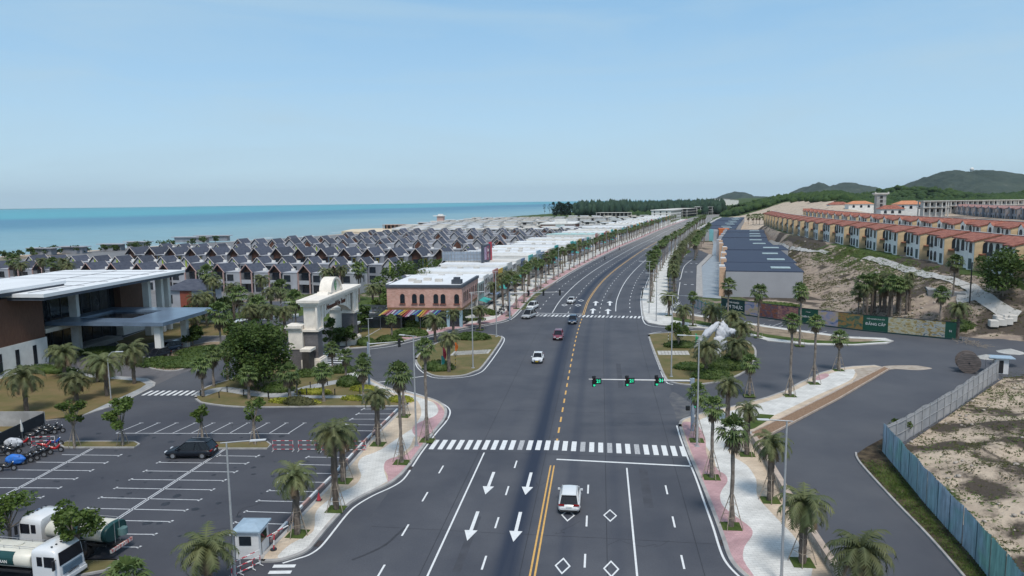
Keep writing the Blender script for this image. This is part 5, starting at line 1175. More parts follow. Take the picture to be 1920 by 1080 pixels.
a.add([(c+p[0], -1.02, 12.2+p[1]*.8) for p in LP]+[(c+p[0], -.92, 12.2+p[1]*.8) for p in LP], [tuple(range(8)), tuple(range(8, 16))[::-1]]+[(i, 8+i, 8+(i+1) % 8, (i+1) % 8) for i in range(8)])
lf = a.obj('leaf_emblem', mat('emblem_green', (.04, .25, .10), .5, .1, 2), cr)
a = MB(); a.bb(c-.05, c+.05, -1.06, -1.025, 11.4, 13.0)
for s_ in (-1, 1):
    for z_ in (11.9, 12.4, 12.9): a.add([(c, -1.045, z_-.02), (c, -1.045, z_+.05), (c+s_*.33, -1.045, z_+.33), (c+s_*.33, -1.045, z_+.27)], [(0, 1, 2, 3)])
a.obj('leaf_vein', M_STONE, cr)
a = MB(); text_mb(a, "Novaworld Ho Tram", 1.22, frame((Lg*.5, -.75, 8.95), (1, 0, 0)), .04, shear=.25, bold=.012, space=.92); a.obj('lettering', mat('bronze_letters', (.12, .045, .025), .4, .1, 2, metal=.4), T)
for s_, x_ in ((-1, 0), (1, Lg)):
    a = MB(); x2 = x_+s_*.3; y2 = 2.6; a.bb(x2-1, x2+1, 1.25, 3.4, 0, 3.2); a.obj('side_pier', M_GBRK, T)
    a = MB(); a.bb(x2-1.1, x2+1.1, 1.25, 3.5, 3.2, 6.3); a.bb(x2-1.35, x2+1.35, 1.22, 3.75, 6.3, 6.6); a.bb(x2-1.55, x2+1.55, 1.22, 3.95, 6.6, 7.0); a.obj('side_pier_head', M_STONE, T)
    a = MB(); x3 = x_+s_*3.6; a.bb(min(x_+s_*1.52, x3), max(x_+s_*1.52, x3), -.55, .55, 0, 3.3); a.obj('flank_wall', mat('dark_cladding', (.05, .045, .042), .6, .2, 2), T)
    a = MB(); a.bb(min(x_+s_*1.52, x3)-.1, max(x_+s_*1.52, x3)+.1, -.85, .85, 3.3, 3.7); a.obj('flank_cap', M_STONE, T)
# ---- brick shop
FL = Vector((-26.2, 148.4, 0)); T = thing('brick_shop', 'two storey pink brick shop with arched windows and coloured awnings on its terrace', 'shop', (-26.2, 148.2, .1), rad(-7.5))
a = MB(); a.bb(0, 16, 0, 19, 4.0, 8.2); wl = a.obj('brick_wall', M_BRK, T)
a = MB(); a.bb(-.2, 16.2, -.2, 19.2, 8.2, 8.75); a.obj('parapet', M_COPING, T); a = MB(); a.bb(.3, 15.7, .3, 18.7, 8.76, 8.82); a.obj('roof', M_WROOF, T)
a = MB(); a.bb(.05, 15.95, .05, 18.95, 3.45, 3.98); a.obj('ochre_band', mat('ochre_band', (.22, .13, .06), .7, .1, 1), T)
a = MB(); a.bb(.3, 15.7, .4, 18.6, 0, 3.4); a.obj('glazing', M_GLASS, T)
a = MB()
for x_ in (.2, 2.6, 6.2, 9.6, 12.9, 15.6): a.bb(x_-.25, x_+.35, .0, .45, 0, 3.42)
a.obj('blue_piers', mat('pale_blue_paint', (.28, .42, .50), .7, .1, 1), T)
for f_ in (.21, .37, .47, .655, .75, .93):
    m_ = MB(); arch_win(m_, f_*16, -.02, 4.9, 1.0, 2.0, d=-.08); wi = m_.obj('window', M_GLASS, T); m_ = MB(); m_.bb(f_*16-.65, f_*16+.65, -.22, 0, 4.72, 4.88); m_.obj('sill', M_BRKD, wi)
for y_ in (2, 4, 6, 8.5, 11, 13, 15.5, 17.5):
    m_ = MB(); arch_win(m_, 16.02, y_, 4.9, 1.0, 2.2, ax='y', d=.08); m_.obj('window', M_GLASS, T)
a = MB(); a.bb(13.6, 15.6, 1, 3, 8.84, 9.7); a.bb(14.0, 15.2, 1.3, 2.6, 9.7, 10.2); a.obj('sign_back', M_COPING, T)
a = MB()
for x_, y_ in ((3, 6), (6, 7.5), (9, 5.5), (5, 3)): a.bb(x_, x_+1.6, y_, y_+1, 8.83, 9.4)
a.obj('air_units', M_DUSTC, T)
AW = [('yellow', (.35, .32, .06)), ('purple', (.10, .06, .16)), ('red', (.25, .05, .05)), ('blue', (.03, .05, .22)), ('white', (.38, .38, .4)), ('orange', (.36, .18, .05)), ('cyan', (.1, .26, .32)), ('pink', (.32, .16, .24))]
T2 = thing('awning', 'row of thin multicoloured striped awnings in front of the brick shop', 'awning', (-26.2, 148.2, .1), rad(-7.5))
r = random.Random(3)
for i in range(24):
    x_ = -.3+i*.5; nm, c_ = AW[(i*5) % 8]; a = MB(); q = .25*sn(i); a.add([(x_, -.2, 3.5), (x_+.4, -.2, 3.5), (x_+.0, -3.9, 2.9+q), (x_-.4, -3.9, 2.9+q)]+[(x_, -.2, 3.54), (x_+.4, -.2, 3.54), (x_+.0, -3.9, 2.94+q), (x_-.4, -3.9, 2.94+q)], [(3, 2, 1, 0), (4, 5, 6, 7), (0, 1, 5, 4), (2, 3, 7, 6), (1, 2, 6, 5), (3, 0, 4, 7)])
    a.obj('awning_strip', mat('awning_'+nm, c_, .7, .1, 2), T2)
for x_ in (-.4, 4, 8, 11.6): a = MB(); a.cyl((x_, -3.7, 0), .07, 2.9, 6); a.obj('post', M_COPING, T2)
t = thing('pergola', 'dark slatted pergola left of the brick shop terrace', 'pergola', (*G(708, 612), 0), rad(-14))
for i in range(9): a = MB(); a.bb(-7, 7, -3+i*.8, -2.7+i*.8, 2.6+.16*i, 2.7+.16*i); a.obj('slat', M_COPING, t)
a = MB(); a.bb(-6.5, 6.5, -2.2, 3.2, 0, 2.3); a.obj('glazing', M_GLASS, t)
# ---- shop units along the avenue
SC = [('teal', (.05, .35, .33)), ('white', (.58, .58, .57)), ('rose', (.42, .2, .18)), ('mustard', (.55, .36, .07)), ('grey green', (.28, .34, .33)), ('pale', (.5, .5, .48)), ('slate blue', (.16, .22, .33)), ('brick red', (.33, .09, .08)), ('aqua', (.12, .45, .43)), ('cream', (.5, .44, .36)), ('ochre', (.5, .33, .12)), ('sky', (.3, .42, .5))]
SF = [p for p in offset(CL, -24) if 163 < p[1] < 780]; SF = resample(SF, 6.4); si = 0; first = {}
for i in range(len(SF)-1):
    p, q = SF[i], SF[i+1]; y = p[1]
    if 221 < y < 229 or 278 < y < 295 or 352 < y < 364 or 430 < y < 446 or 540 < y < 556 or 640 < y < 660: continue
    az_ = math.atan2(q[0]-p[0], q[1]-p[1]); nm, c_ = SC[[4, 1, 5, 2, 3, 4, 5, 1, 5][i] if i < 9 else (i*7+i//3) % 12]; dpt = 22 if y < 221 else (27 if y < 500 else 24); r = random.Random(i)
    key = (nm, dpt); lab = 'white roofed shop with a %s front, %s along the avenue after the brick shop' % (nm, nth(si)); h = 6.6+.9*((i*3) % 5)/4+.07*(i % 7); dpt -= ((i*5) % 4)*1.1
    rz_ = -az_; loc = (p[0], p[1], .1)   # local y along the street, local x towards the avenue
    t = thing('shop_house', lab, 'shop', loc, rz_, 'terraced shops left of the avenue')
    L_ = math.dist(p, q)
    a = MB(); a.bb(-dpt, -.3, 0, L_-.03, 0, h); a.obj('wall', M_STU, t)
    a = MB(); a.bb(-dpt-.3, -.2, .02, L_-.05, h+.003, h+.3+.01*(i % 3)); a.obj('roof', (M_WROOF, mat('grey_white_roof', (.52, .53, .54), .7, .1, .4), mat('cream_roof', (.62, .60, .56), .7, .12, .4))[(0, 0, 1, 0, 2, 2, 0, 1)[(i//2) % 8]] if i not in (33, 34, 35, 36) else mat('pale_teal_roof', (.40, .58, .56), .6, .08, .5), t)
    a = MB(); a.bb(-.28, .0, 0, L_-.04, 3.1, h+.36+.3*((i*3) % 4)/3); fc = a.obj('facade', mat('front_'+nm.replace(' ', '_'), c_, .8, .1, 1), t)
    if y < 450:
        for z_ in ((3.9, 5.9) if i % 2 else (4.2,)):
            for y_ in (1.2, 3.2, 5.2): m_ = MB(); arch_win(m_, .02, y_, z_, .8, 1.3 if i % 2 else 2.4, ax='y', d=.06, arch=i % 3 == 0); m_.obj('window', M_GLASS, t)
        a = MB(); a.bb(-.25, -.1, .3, L_-.3, .1, 2.9); a.obj('shop_window', M_GLASS, t)
        if i % 2 == 0: a = MB(); a.add([(0, .2, 3.0), (0, L_-.2, 3.0), (1.8, L_-.2, 2.5), (1.8, .2, 2.5), (0, .2, 3.08), (0, L_-.2, 3.08), (1.8, L_-.2, 2.58), (1.8, .2, 2.58)], [(3, 2, 1, 0), (4, 5, 6, 7), (2, 3, 7, 6), (0, 1, 5, 4), (1, 2, 6, 5), (3, 0, 4, 7)]); a.obj('awning', mat('front_'+SC[(i*3) % 12][0].replace(' ', '_'), SC[(i*3) % 12][1], .8, .1, 1), t)
    if i % 3 == 1:
        a = MB()
        for k in range(3): a.bb(-7-k*4.5, -5.6-k*4.5, 1, 2.2, h+.32, h+.9)
        a.obj('air_unit', M_DUSTC, t)
    si += 1
# roof sign: lattice back and billboard
t = thing('billboard', 'dark and red roof billboard with white lettering above the shop fronts', 'billboard', (-7.6, 212, 7.9), rad(90-10))
a = MB(); a.bb(-5.5, 5.5, -.25, .25, 0, 5.2); bd = a.obj('board', mat('board_dark', (.05, .06, .085), .6, .1, 1), t)
a = MB(); a.bb(5.52, 7.6, -.32, .32, -.2, 5.6); a.obj('red_panel', mat('board_red', (.45, .02, .04), .5, .1, 1), t)
a = MB(); a.bb(-3.4, -.6, -.32, -.26, .9, 4.6); a.obj('pink_poster', mat('poster_pink', (.36, .26, .38), .5, .25, 2), t)
a = MB(); a.bb(-.3, 3.3, -.32, -.26, .6, 4.8); a.obj('wine_poster', mat('poster_wine', (.2, .03, .08), .5, .2, 2), t)
a = MB(); text_mb(a, "Sun", 1.5, frame((1.5, -.33, 3.6), (1, 0, 0)), .03); text_mb(a, "2", 1.5, frame((1.6, -.33, 1.8), (1, 0, 0)), .03); a.obj('lettering', M_STU, t)
t = thing('sign_lattice', 'long blue grey steel lattice screen standing on the white shop roof', 'screen', (-21, 215.5, 7.75), rad(-4))
a = MB(); a.bb(0, 13.5, .25, .33, .4, 3.1); a.obj('screen_panel', mat('lattice_panel', (.30, .36, .44), .5, .15, 1), t)
for i in range(15): a = MB(); a.bb(i*.96-.05, i*.96+.05, 0, .2, 0, 3.3); a.obj('post', mat('galv_steel', (.35, .36, .38), .5, .1, 3, metal=.3), t)
for z_ in (1.0, 2.2, 3.2): a = MB(); a.bb(-.05, 13.5, .2, .26, z_, z_+.09); a.obj('rail', MATS['galv_steel'], t)
# ---- mall right of the avenue
MA = Vector((56.4, 187.3, 0)); az_ = math.atan2(93.7-56.4, 321-187.3)
def mall(i, loc, az_, L_, W, h, label, side):
    t = thing('mall_wing', label, 'mall', loc, -az_, 'mall wings with navy roofs')
    a = MB(); a.bb(0, W, 0, L_, 0, h); a.obj('wall', mat('mall_grey', (.33, .335, .355), .85, .05, .2), t)
    a = MB(); a.bb(-.15, W+.25, -.0, L_+.1, h, h+.22); a.obj('roof', M_NAVY, t)
    m_ = MB(); m_.bb(W*.62, W*.88, L_*.30, L_*.30+2.6, h+.24, h+.5); m_.obj('skylight', M_SKYL, t)
    if L_ > 50: m_ = MB(); m_.bb(W*.52, W*.8, L_*.72, L_*.72+3, h+.24, h+.5); m_.obj('skylight', M_SKYL, t)
    a = MB(); nb = int(L_/7)
    for k in range(nb):
        m_ = MB(); c_ = side[k % len(side)]; m_.bb(-1.6, -.02, 1+k*7, 3.4+k*7, 0, h+.9-(k % 3)*.3); m_.obj('fin_wall', c_, t)
    a.bb(-.06, -.01, 3.6, L_-1, .3, 3.2); a.obj('shop_window', M_GLASS, t)
    return t
M_PEACH = mat('peach_render', (.55, .36, .24), .8, .1, 1); M_TURQ = mat('turquoise_panel', (.18, .42, .46), .6, .1, 1); M_ORNG = mat('rust_orange', (.5, .14, .04), .7, .12, 1)
d_ = Vector((sn(az_), cs(az_), 0)); n_ = Vector((cs(az_), -sn(az_), 0)); pos = 0
for i, (L_, W, h, s_) in enumerate(((26, 19, 6.7, 0), (26, 19.3, 6.8, .7), (27, 19.0, 6.65, 1.2), (27, 21, 6.85, 2.0), (29, 19, 6.7, 1.0))):
    if i == 3: pass
    p = MA+d_*pos+n_*s_; mall(i, p, az_, L_-.03, W, h, 'navy roofed grey mall wing with a skylight, %s back from the plain end wall' % nth(i), [M_PEACH, M_LGREY, M_STU]); pos += L_
p0 = MA+d_*pos; az2 = math.atan2(133.0-p0.x, 439-p0.y)
for i in range(4):
    dd = Vector((sn(az2), cs(az2), 0)); p = p0+dd*(i*29); mall(i+5, p+Vector((0, 0, 0)), az2, 28.9, 20, 6.6+.25*(i % 2), 'navy roofed grey mall wing with a skylight, %s back from the plain end wall' % nth(5+i), [M_LGREY, M_STU, M_PEACH])
t = thing('mall_link', 'turquoise and orange corner block of the far mall wing', 'mall', (117, 436, 0), rad(-12))
a = MB(); a.bb(-2, 3.5, 0, 8, 0, 6.6); a.obj('grey_panel', M_LGREY, t); a = MB(); a.bb(3.5, 6, -.1, 8, 0, 6.7); a.obj('turquoise_panel', M_TURQ, t); a = MB(); a.bb(6, 9, -.2, 8, 0, 6.5); a.obj('grey_panel', M_LGREY, t); a = MB(); a.bb(9, 15, -2.5, 8, 0, 7.5); a.obj('orange_panel', M_ORNG, t); a = MB(); a.bb(-4, -2, 0, 8, 0, 6.5); a.obj('peach_panel', M_PEACH, t)
az3 = math.atan2(213-128, 721-476)
for i in range(5):
    dd = Vector((sn(az3), cs(az3), 0)); p = Vector((117, 445, 0))+dd*(i*55); mall(i+9, p, az3, 54.9, 21, 6.7+.2*(i % 2), 'navy roofed far mall wing with a skylight, %s beyond the turquoise corner block' % nth(i), [M_STU, M_PEACH, M_LGREY])
t = thing('ramp_railing', 'teal metal ramp railing beside the grey mall end wall', 'railing', (*G(1352, 597), 0), rad(97))
for i in range(9): a = MB(); a.bb(i*2.2, i*2.2+.12, -.06, .06, 0, 3.1-.15*i); a.obj('post', mat('teal_steel', (.06, .16, .18), .5, .1, 2), t)
a = MB(); a.bb(0, 17.8, -.05, .05, 2.0, 2.15); a.bb(0, 17.8, -.04, .04, .2, .35); a.obj('rail', MATS['teal_steel'], t)
# ---- ochre and white villas on the terraces
def make_villa(wm, om, rm, wins=True, gab=False):
    t = thing('terrace_villa', 'terrace villa', 'villa'); E = 6.8; Rg = 7.85; D = 8.6; RY = 4.0
    a = MB(); a.bb(-10.2, 2.0, 0, D, -1.5, E); a.bb(2.0, 6.4, -1.3, D-.02, -1.5, E-.02); a.obj('white_wall', wm, t)
    a = MB(); a.bb(6.42, 6.6, -1.32, D, -1.5, E-.04); a.bb(6.62, 10.2, 2.6, D-.04, -1.5, E-.5)
    a.add([(6.6, -1.3, E-.05), (6.6, RY, Rg-.1), (6.6, D, E-.05)], [(0, 1, 2)]); a.obj('ochre_wing', om, t)
    a = MB()
    def plane(x0, x1, yf, zf, yb, zb):
        a.add([(x0, yf, zf), (x1, yf, zf), (x1, yb, zb), (x0, yb, zb), (x0, yf, zf+.28), (x1, yf, zf+.28), (x1, yb, zb+.28), (x0, yb, zb+.28)], [(3, 2, 1, 0), (4, 5, 6, 7), (0, 1, 5, 4), (1, 2, 6, 5), (2, 3, 7, 6), (3, 0, 4, 7)])
    plane(-10.4, 2.2, -.8, E-.15, RY, Rg); plane(2.2, 6.9, -2.1, E-.45, RY, Rg+.06); plane(-10.4, 6.9, D+.6, E-.1, RY, Rg-.02); plane(6.9, 10.35, 1.6, E-.9, RY+1, E+.9); plane(6.9, 10.35, D+.4, E-.8, RY+1, E+.88)
    if gab:
        a.add([(-10.3, -1.2, E+.1), (-8.3, -1.2, Rg+.1), (-8.3, 3, Rg+.1), (-10.3, 3, E+.1)], [(0, 1, 2, 3)]); a.add([(-6.3, -1.2, E+.1), (-8.3, -1.2, Rg+.1), (-8.3, 3, Rg+.1), (-6.3, 3, E+.1)], [(3, 2, 1, 0)])
    a.obj('tiled_roof', rm, t)
    if gab:
        a = MB(); a.T = Matrix.Translation((-8.3, 0, 0)); gable(a, -1.9, 1.9, -1.0, 2, E+.0, Rg-.05); a.T = None; a.obj('front_gable', wm, t)
    a = MB(); a.bb(-10.3, 6.5, RY-.3, RY+.3, Rg+.3, Rg+.40); a.obj('ridge', M_TRIMW, t)
    if wins:
        for x_, w_, z_, h_, y_ in ((-8.3, 1.9, 3.9, 2.6, -.02 if not gab else -1.02), (-5.0, 1.9, 3.9, 2.6, -.02), (-2.2, .8, 4.1, 2.2, -.02), (0.6, 1.5, 4.0, 2.5, -.02), (4.2, 1.6, 3.9, 2.4, -1.32)):
            m_ = MB(); arch_win(m_, x_, y_, z_, w_, h_, d=-.07); wd = m_.obj('window', M_GLASS, t)
        for x_, w_, h_, y_, ar in ((-8.3, 2.0, 2.5, -.02 if not gab else -1.02, True), (-5.0, 2.0, 2.5, -.02, True), (0.4, 1.8, 2.5, -.02, False), (4.2, 1.9, 2.4, -1.32, False)):
            m_ = MB(); arch_win(m_, x_, y_, .2, w_, h_, d=-.07, arch=ar); m_.obj('doorway', M_GLASS if ar else mat('green_door', (.05, .08, .075), .6, .1, 2), t)
        m_ = MB(); arch_win(m_, 6.62, 1.2, 3.9, 1.7, 2.6, ax='y', d=.07); m_.obj('window', M_GLASS, t)
        m_ = MB(); arch_win(m_, 6.62, 1.2, .7, 1.3, 1.7, ax='y', d=.07, arch=False); m_.obj('window', M_GLASS, t)
        m_ = MB(); m_.bb(6.62, 7.4, -.4, 2.6, 3.5, 3.75); m_.obj('balcony', M_TILE, t)
        for x_ in (-8.3, .6): m_ = MB(); m_.bb(x_-1, x_+1, -.5, -.05, 3.6, 4.4); m_.obj('balcony', mat('iron_rail', (.06, .06, .06), .6, .1, 2), t)
    return t
M_VW = mat('villa_white', (.80, .775, .72), .8, .08, .5)
V1 = make_villa(M_VW, M_OCH, M_TILE); V2 = make_villa(M_VW, M_OCH, M_TILE, gab=True); V3 = make_villa(mat('bare_plaster', (.30, .31, .34), .9, .15, .5), mat('bare_plaster_dark', (.26, .25, .26), .9, .15, .5), M_TILED, gab=True)
VM = make_villa(M_CREAM, M_OCH, M_TILE, wins=True)
def vrow(protos, y0, y1, off_, z, n0, what, cat_grp, stepn=15.5, protofar=None):
    base = [(interp(XTERR, y), y) for y in range(int(y0), int(y1)+40, 4)]; S = resample(offset(base, off_), stepn); k = 0
    for i in range(len(S)-1):
        p, q = S[i], S[i+1]; az_ = math.atan2(q[0]-p[0], q[1]-p[1]); m_ = ((p[0]+q[0])/2, (p[1]+q[1])/2)
        if m_[1] > y1: break
        src = protos[0] if not (protofar and m_[1] > 330) else protofar; loc = (m_[0], m_[1], z); rz_ = math.atan2(-cs(az_), -sn(az_))
        lab = what % nth(k)
        if src.name not in used: used.add(src.name); src.location = loc; src.rotation_euler = (0, 0, rz_); src['label'] = lab; src['group'] = cat_grp; src.scale = (.752, 1, 1)
        else: dup(src, loc, rz_, lab, cat_grp, scale=(.752, 1, 1))
        k += 1
vrow([V1], 126, 478, 0, 9.0, 0, 'red tiled white and ochre terrace villa, %s from the right edge in the front row', 'villas in the front terrace row', protofar=VM)
vrow([V2], 130, 470, 24, 10.3, 0, 'red tiled villa with front gable, %s from the right edge in the second terrace row', 'villas in the second terrace row')
vrow([V3], 345, 520, 124, 11.4, 0, 'unfinished grey villa with dusty red roof, %s from the right edge in the third row', 'unfinished villas in the third terrace row')
def hip(loc, rz_, W, D, h, label, wm, rm, name='hip_roofed_villa'):
    t = thing(name, label, 'villa', loc, rz_); a = MB(); a.bb(-W/2, W/2, 0, D, -3, h); a.obj('wall', wm, t)
    a = MB(); a.add([(-W/2-.6, -.6, h), (W/2+.6, -.6, h), (W/2+.6, D+.6, h), (-W/2-.6, D+.6, h), (-W/4, D/2, h+2.2), (W/4, D/2, h+2.2)], [(0, 1, 5, 4), (1, 2, 5), (2, 3, 4, 5), (3, 0, 4), (3, 2, 1, 0)]); a.obj('roof', rm, t)
    for i in range(3): m_ = MB(); arch_win(m_, -W*.3+i*W*.3, -.02, h-2.6, 1.6, 1.9, d=-.07); m_.obj('window', M_GLASS, t)
for px, py, dz, W, D, lb in ((1613, 392, 520, 17, 10, 'cream hip roofed villa with orange tiles left of the concrete tower'), (1706, 396, 430, 15, 10, 'cream hip roofed villa with orange tiles right of the concrete tower'), (1573, 392, 560, 15, 9, 'low red roofed house half hidden left of the cream villa'), (1672, 398, 420, 13, 8, 'low red roofed house beside the concrete tower')):
    dirx = (px-960)/F_PX; x = dirx*dz; zt = CAM_H-(py-367)*dz/F_PX; hip((x, dz, zt-.3), rad(-10), W, D, 4.2 if 'cream' in lb else 2.2, lb, M_STU, M_TILEO if 'cream hip' in lb else M_TILE)
def on_dir(px, dz): x = (px-960)/F_PX*dz; return (x, dz, gz(x, dz))
g = on_dir(1648, 470); zt = CAM_H-(361-367.)*470/F_PX
t = thing('concrete_tower', 'bare concrete tower with flared flat top behind the terrace villas', 'tower', (g[0], g[1], g[2]-1), rad(-15)); H_ = zt-g[2]+1
a = MB(); a.bb(-2.8, 2.8, -3.3, 3.3, 0, H_-1.8); a.obj('shaft', M_CONC, t); a = MB(); a.bb(-4.3, 4.3, -4.2, 4.2, H_-1.2, H_-.3); a.bb(-3.7, 3.7, -3.6, 3.6, H_-1.8, H_-1.2); a.bb(-4.2, -3.4, -4.1, -3.3, H_-.3, H_+.2); a.bb(3.4, 4.2, -4.1, -3.3, H_-.3, H_+.2); a.obj('flat_top', M_DUSTC, t)
for z_ in (H_-4, H_-6.6, H_-9.2): m_ = MB(); m_.bb(-.8, .8, -3.36, -3.3, z_, z_+1.8); m_.obj('window', M_SHADE, t)
def frame_block(name, loc, rz_, W, D, fl, label, wm=None, cols=5, grp=None, h=3.3, fill=False):
    t = thing(name, label, 'building', loc, rz_, grp); a = MB()
    for k in range(1, fl+1): a.bb(-W/2-.4, W/2+.4, -.5, D+.5, k*h-.35, k*h)
    a.obj('floor_slabs', wm or M_DUSTC, t)
    for i in range(cols):
        x_ = -W/2+.3+(W-.6)*i/(cols-1); m_ = MB()
        for y_ in (.2, D-.4): m_.bb(x_-.25, x_+.25, y_-.2, y_+.4, -2, fl*h-.36)
        m_.obj('columns', wm or M_DUSTC, t)
    a = MB(); a.bb(-W/2+1, W/2-1, 2.0, D-1.5, -2, fl*h-.37); a.obj('inner_walls', M_SHADE if not fill else (wm or M_DUSTC), t)  # open frames: interior shade painted onto the inner walls
    if fill:
        for k in range(fl):
            for i in range(cols-1): m_ = MB(); x_ = -W/2+.3+(W-.6)*(i+.5)/(cols-1); m_.bb(x_-.7, x_+.7, 1.9, 1.97, k*h+.7, k*h+2.4); m_.obj('window', M_SHADE, t)
for i, (px, dz) in enumerate(((1753, 400), (1790, 500), (1822, 510), (1852, 520), (1884, 530), (1915, 540))):
    g = on_dir(px, dz); zt = CAM_H-(377.5-366.8)*dz/F_PX; frame_block('house_frame', (g[0], g[1], zt-7.0), rad(-10), 13, 9, 2, 'bare concrete house frame behind the grey villas, %s from the tower' % nth(i), M_DUSTC, 5, 'concrete house frames on the top terrace', h=3.5, fill=True)
# ---- unfinished white flat roofed villas by the sea
def make_flat(v):
    t = thing('flat_villa', 'unfinished flat roofed villa', 'villa'); a = MB(); a.bb(-6, 6, 0, 11, 0, 3.0); a.bb(-6, 3, 1.5, 11, 3.3, 6.2); a.obj('wall', M_DUSTC if v else M_STU, t)
    a = MB(); a.bb(-7, 7, -1, 12, 3.02, 3.28); a.bb(-6.8, 4, .5, 11.8, 6.22, 6.5); a.obj('roof_slab', M_WROOF if v else mat('sandy_roof', (.66, .62, .56), .85, .1, .4), t)
    for q in ((-5, -1.6, -.06, -.01, .3, 2.6), (1, 4.6, -.06, -.01, .3, 2.6), (-4.4, -1, 1.4, 1.47, 3.7, 5.6)): a = MB(); a.bb(*q); a.obj('window', M_SHADE, t)
    return t
FV = [make_flat(0), make_flat(1)]; nf = 0
for vi, vd in enumerate([480, 502, 524, 550, 578, 608, 642, 680, 722, 768, 818, 872]):
    k = 0
    for ui in range(-30, 26):
        u = ui*14.5+(vi % 2)*6; x = uu[0]*u+vv[0]*vd; y = uu[1]*u+vv[1]*vd
        if x < coastx(y)+26 or x < -interp([(450, .175), (560, .155), (700, .12), (850, .05)], y)*y: continue
        if x > cl_x(y)-58 or y > 880: continue
        if 8 < x < 70 and 545 < y < 640: continue
        r = random.Random(vi*99+ui); src = FV[r.randint(0, 1)]; lab = 'dusty white flat roofed villa, %s from the sea in the %s unfinished row' % (nth(k), nth(vi)); loc = (x, y, 0); rz_ = rad(-14+r.uniform(-3, 3)); grp = 'unfinished flat roofed villas, %s row' % nth(vi)
        if src.name not in used: used.add(src.name); src.location = loc; src.rotation_euler = (0, 0, rz_); src['label'] = lab; src['group'] = grp
        else: dup(src, loc, rz_, lab, grp)
        k += 1; nf += 1
g = G(1045, 433); t = thing('brick_hall', 'long dark red brick hall with white roof and glass bay beyond the slate roofs', 'building', (23, 562, 0), rad(-12))
a = MB(); a.bb(0, 26, 0, 40, 0, 7); a.obj('brick_wall', M_BRKD, t); a = MB(); a.bb(-.8, 27, -.8, 41, 7.02, 7.8); a.obj('roof', M_STU, t); a = MB(); a.bb(12, 19, -.8, -.02, 0, 6.9); a.obj('glass_bay', M_SKYL, t); a = MB(); a.bb(11, 20, 2, 10, 7.82, 11); a.obj('roof_house', M_STU, t); a = MB(); a.bb(8.5, 11, -.1, -.03, 1, 6); a.obj('opening', M_SHADE, t)
frame_block('concrete_block', (83, 735, 0), rad(-20), 34, 14, 2, 'unfinished two storey concrete block behind the shop roofs, nearest of two', M_DUSTC, 8, fill=True, h=4)
frame_block('concrete_block', (122, 868, 0), rad(-25), 40, 16, 2, 'long unfinished concrete block left of the white hotel', M_DUSTC, 9, h=5)
t = thing('white_hotel', 'three storey white building at the far end of the avenue', 'building', (172, 880, 0), rad(-25))
a = MB(); a.bb(0, 24, 0, 60, 0, 11.5); a.obj('wall', M_STU, t); a = MB(); a.bb(-1, 25, -1, 61, 11.52, 12.3); a.obj('roof', M_STU, t)
for k in range(3):
    for i in range(3): m_ = MB(); m_.bb(3+i*7.5, 4.6+i*7.5, -.12, -.02, 1.4+k*3.6, 3.4+k*3.6); m_.obj('window', M_SHADE, t)
    for i in range(9): m_ = MB(); m_.bb(24.02, 24.12, 3+i*6.4, 6+i*6.4, 1.2+k*3.6, 3.5+k*3.6); m_.obj('window', M_GLASS, t)
frame_block('concrete_block', (235, 1020, 0), rad(-28), 30, 60, 3, 'open fronted concrete block behind the white hotel', M_DUSTC, 6, h=3.8); frame_block('concrete_block', (300, 1150, 0), rad(-28), 44, 60, 3, 'farthest white concrete block at the end of the avenue', M_STU, 8, h=4)
g = G(826, 423); t = thing('beach_tower', 'small white lookout tower with projecting decks on the shore', 'tower', (g[0], g[1], 0), rad(-12))
a = MB(); a.bb(-9, 9, -4, 4, 0, 4.4); a.bb(-10, 10, -5, 5, 4.4, 5.2); a.obj('podium', M_STU, t); a = MB(); a.bb(-3, 4, -3, 3, 5.2, 10.2); a.obj('shaft', mat('pink_plaster', (.42, .28, .25), .8, .1, 1), t); a = MB(); a.bb(-7, 5.5, -4, 4, 10.2, 10.9); a.bb(-2, 3, -2, 2, 10.9, 12.4); a.obj('deck', M_STU, t)
g = G(790, 431); frame_block('concrete_block', (g[0]-8, g[1], 0), rad(-14), 60, 10, 1, 'low reddish colonnade by the beach left of the lookout tower', mat('red_dust', (.4, .27, .22), .9, .15, 1), 16, h=5)
for i, px in enumerate((82, 140, 212, 260, 360, 400)):
    py = (474.5, 471.5, 466, 461, 451, 448)[i]; g = G(px, py+3.5); t = thing('beach_pavilion', 'low flat roofed beach pavilion on the shore, %s from the left' % nth(i), 'pavilion', (g[0], g[1], 0), rad(-10), 'beach pavilions')
    W = 8.5 if i < 4 else 14; a = MB(); a.bb(-W, W, -3, 3, 3.6, 4.0); a.obj('roof', M_LGREY, t); a = MB(); a.bb(-W+2, W-2, -2, 2, 0, 3.58); a.obj('wall', M_GREYW, t)
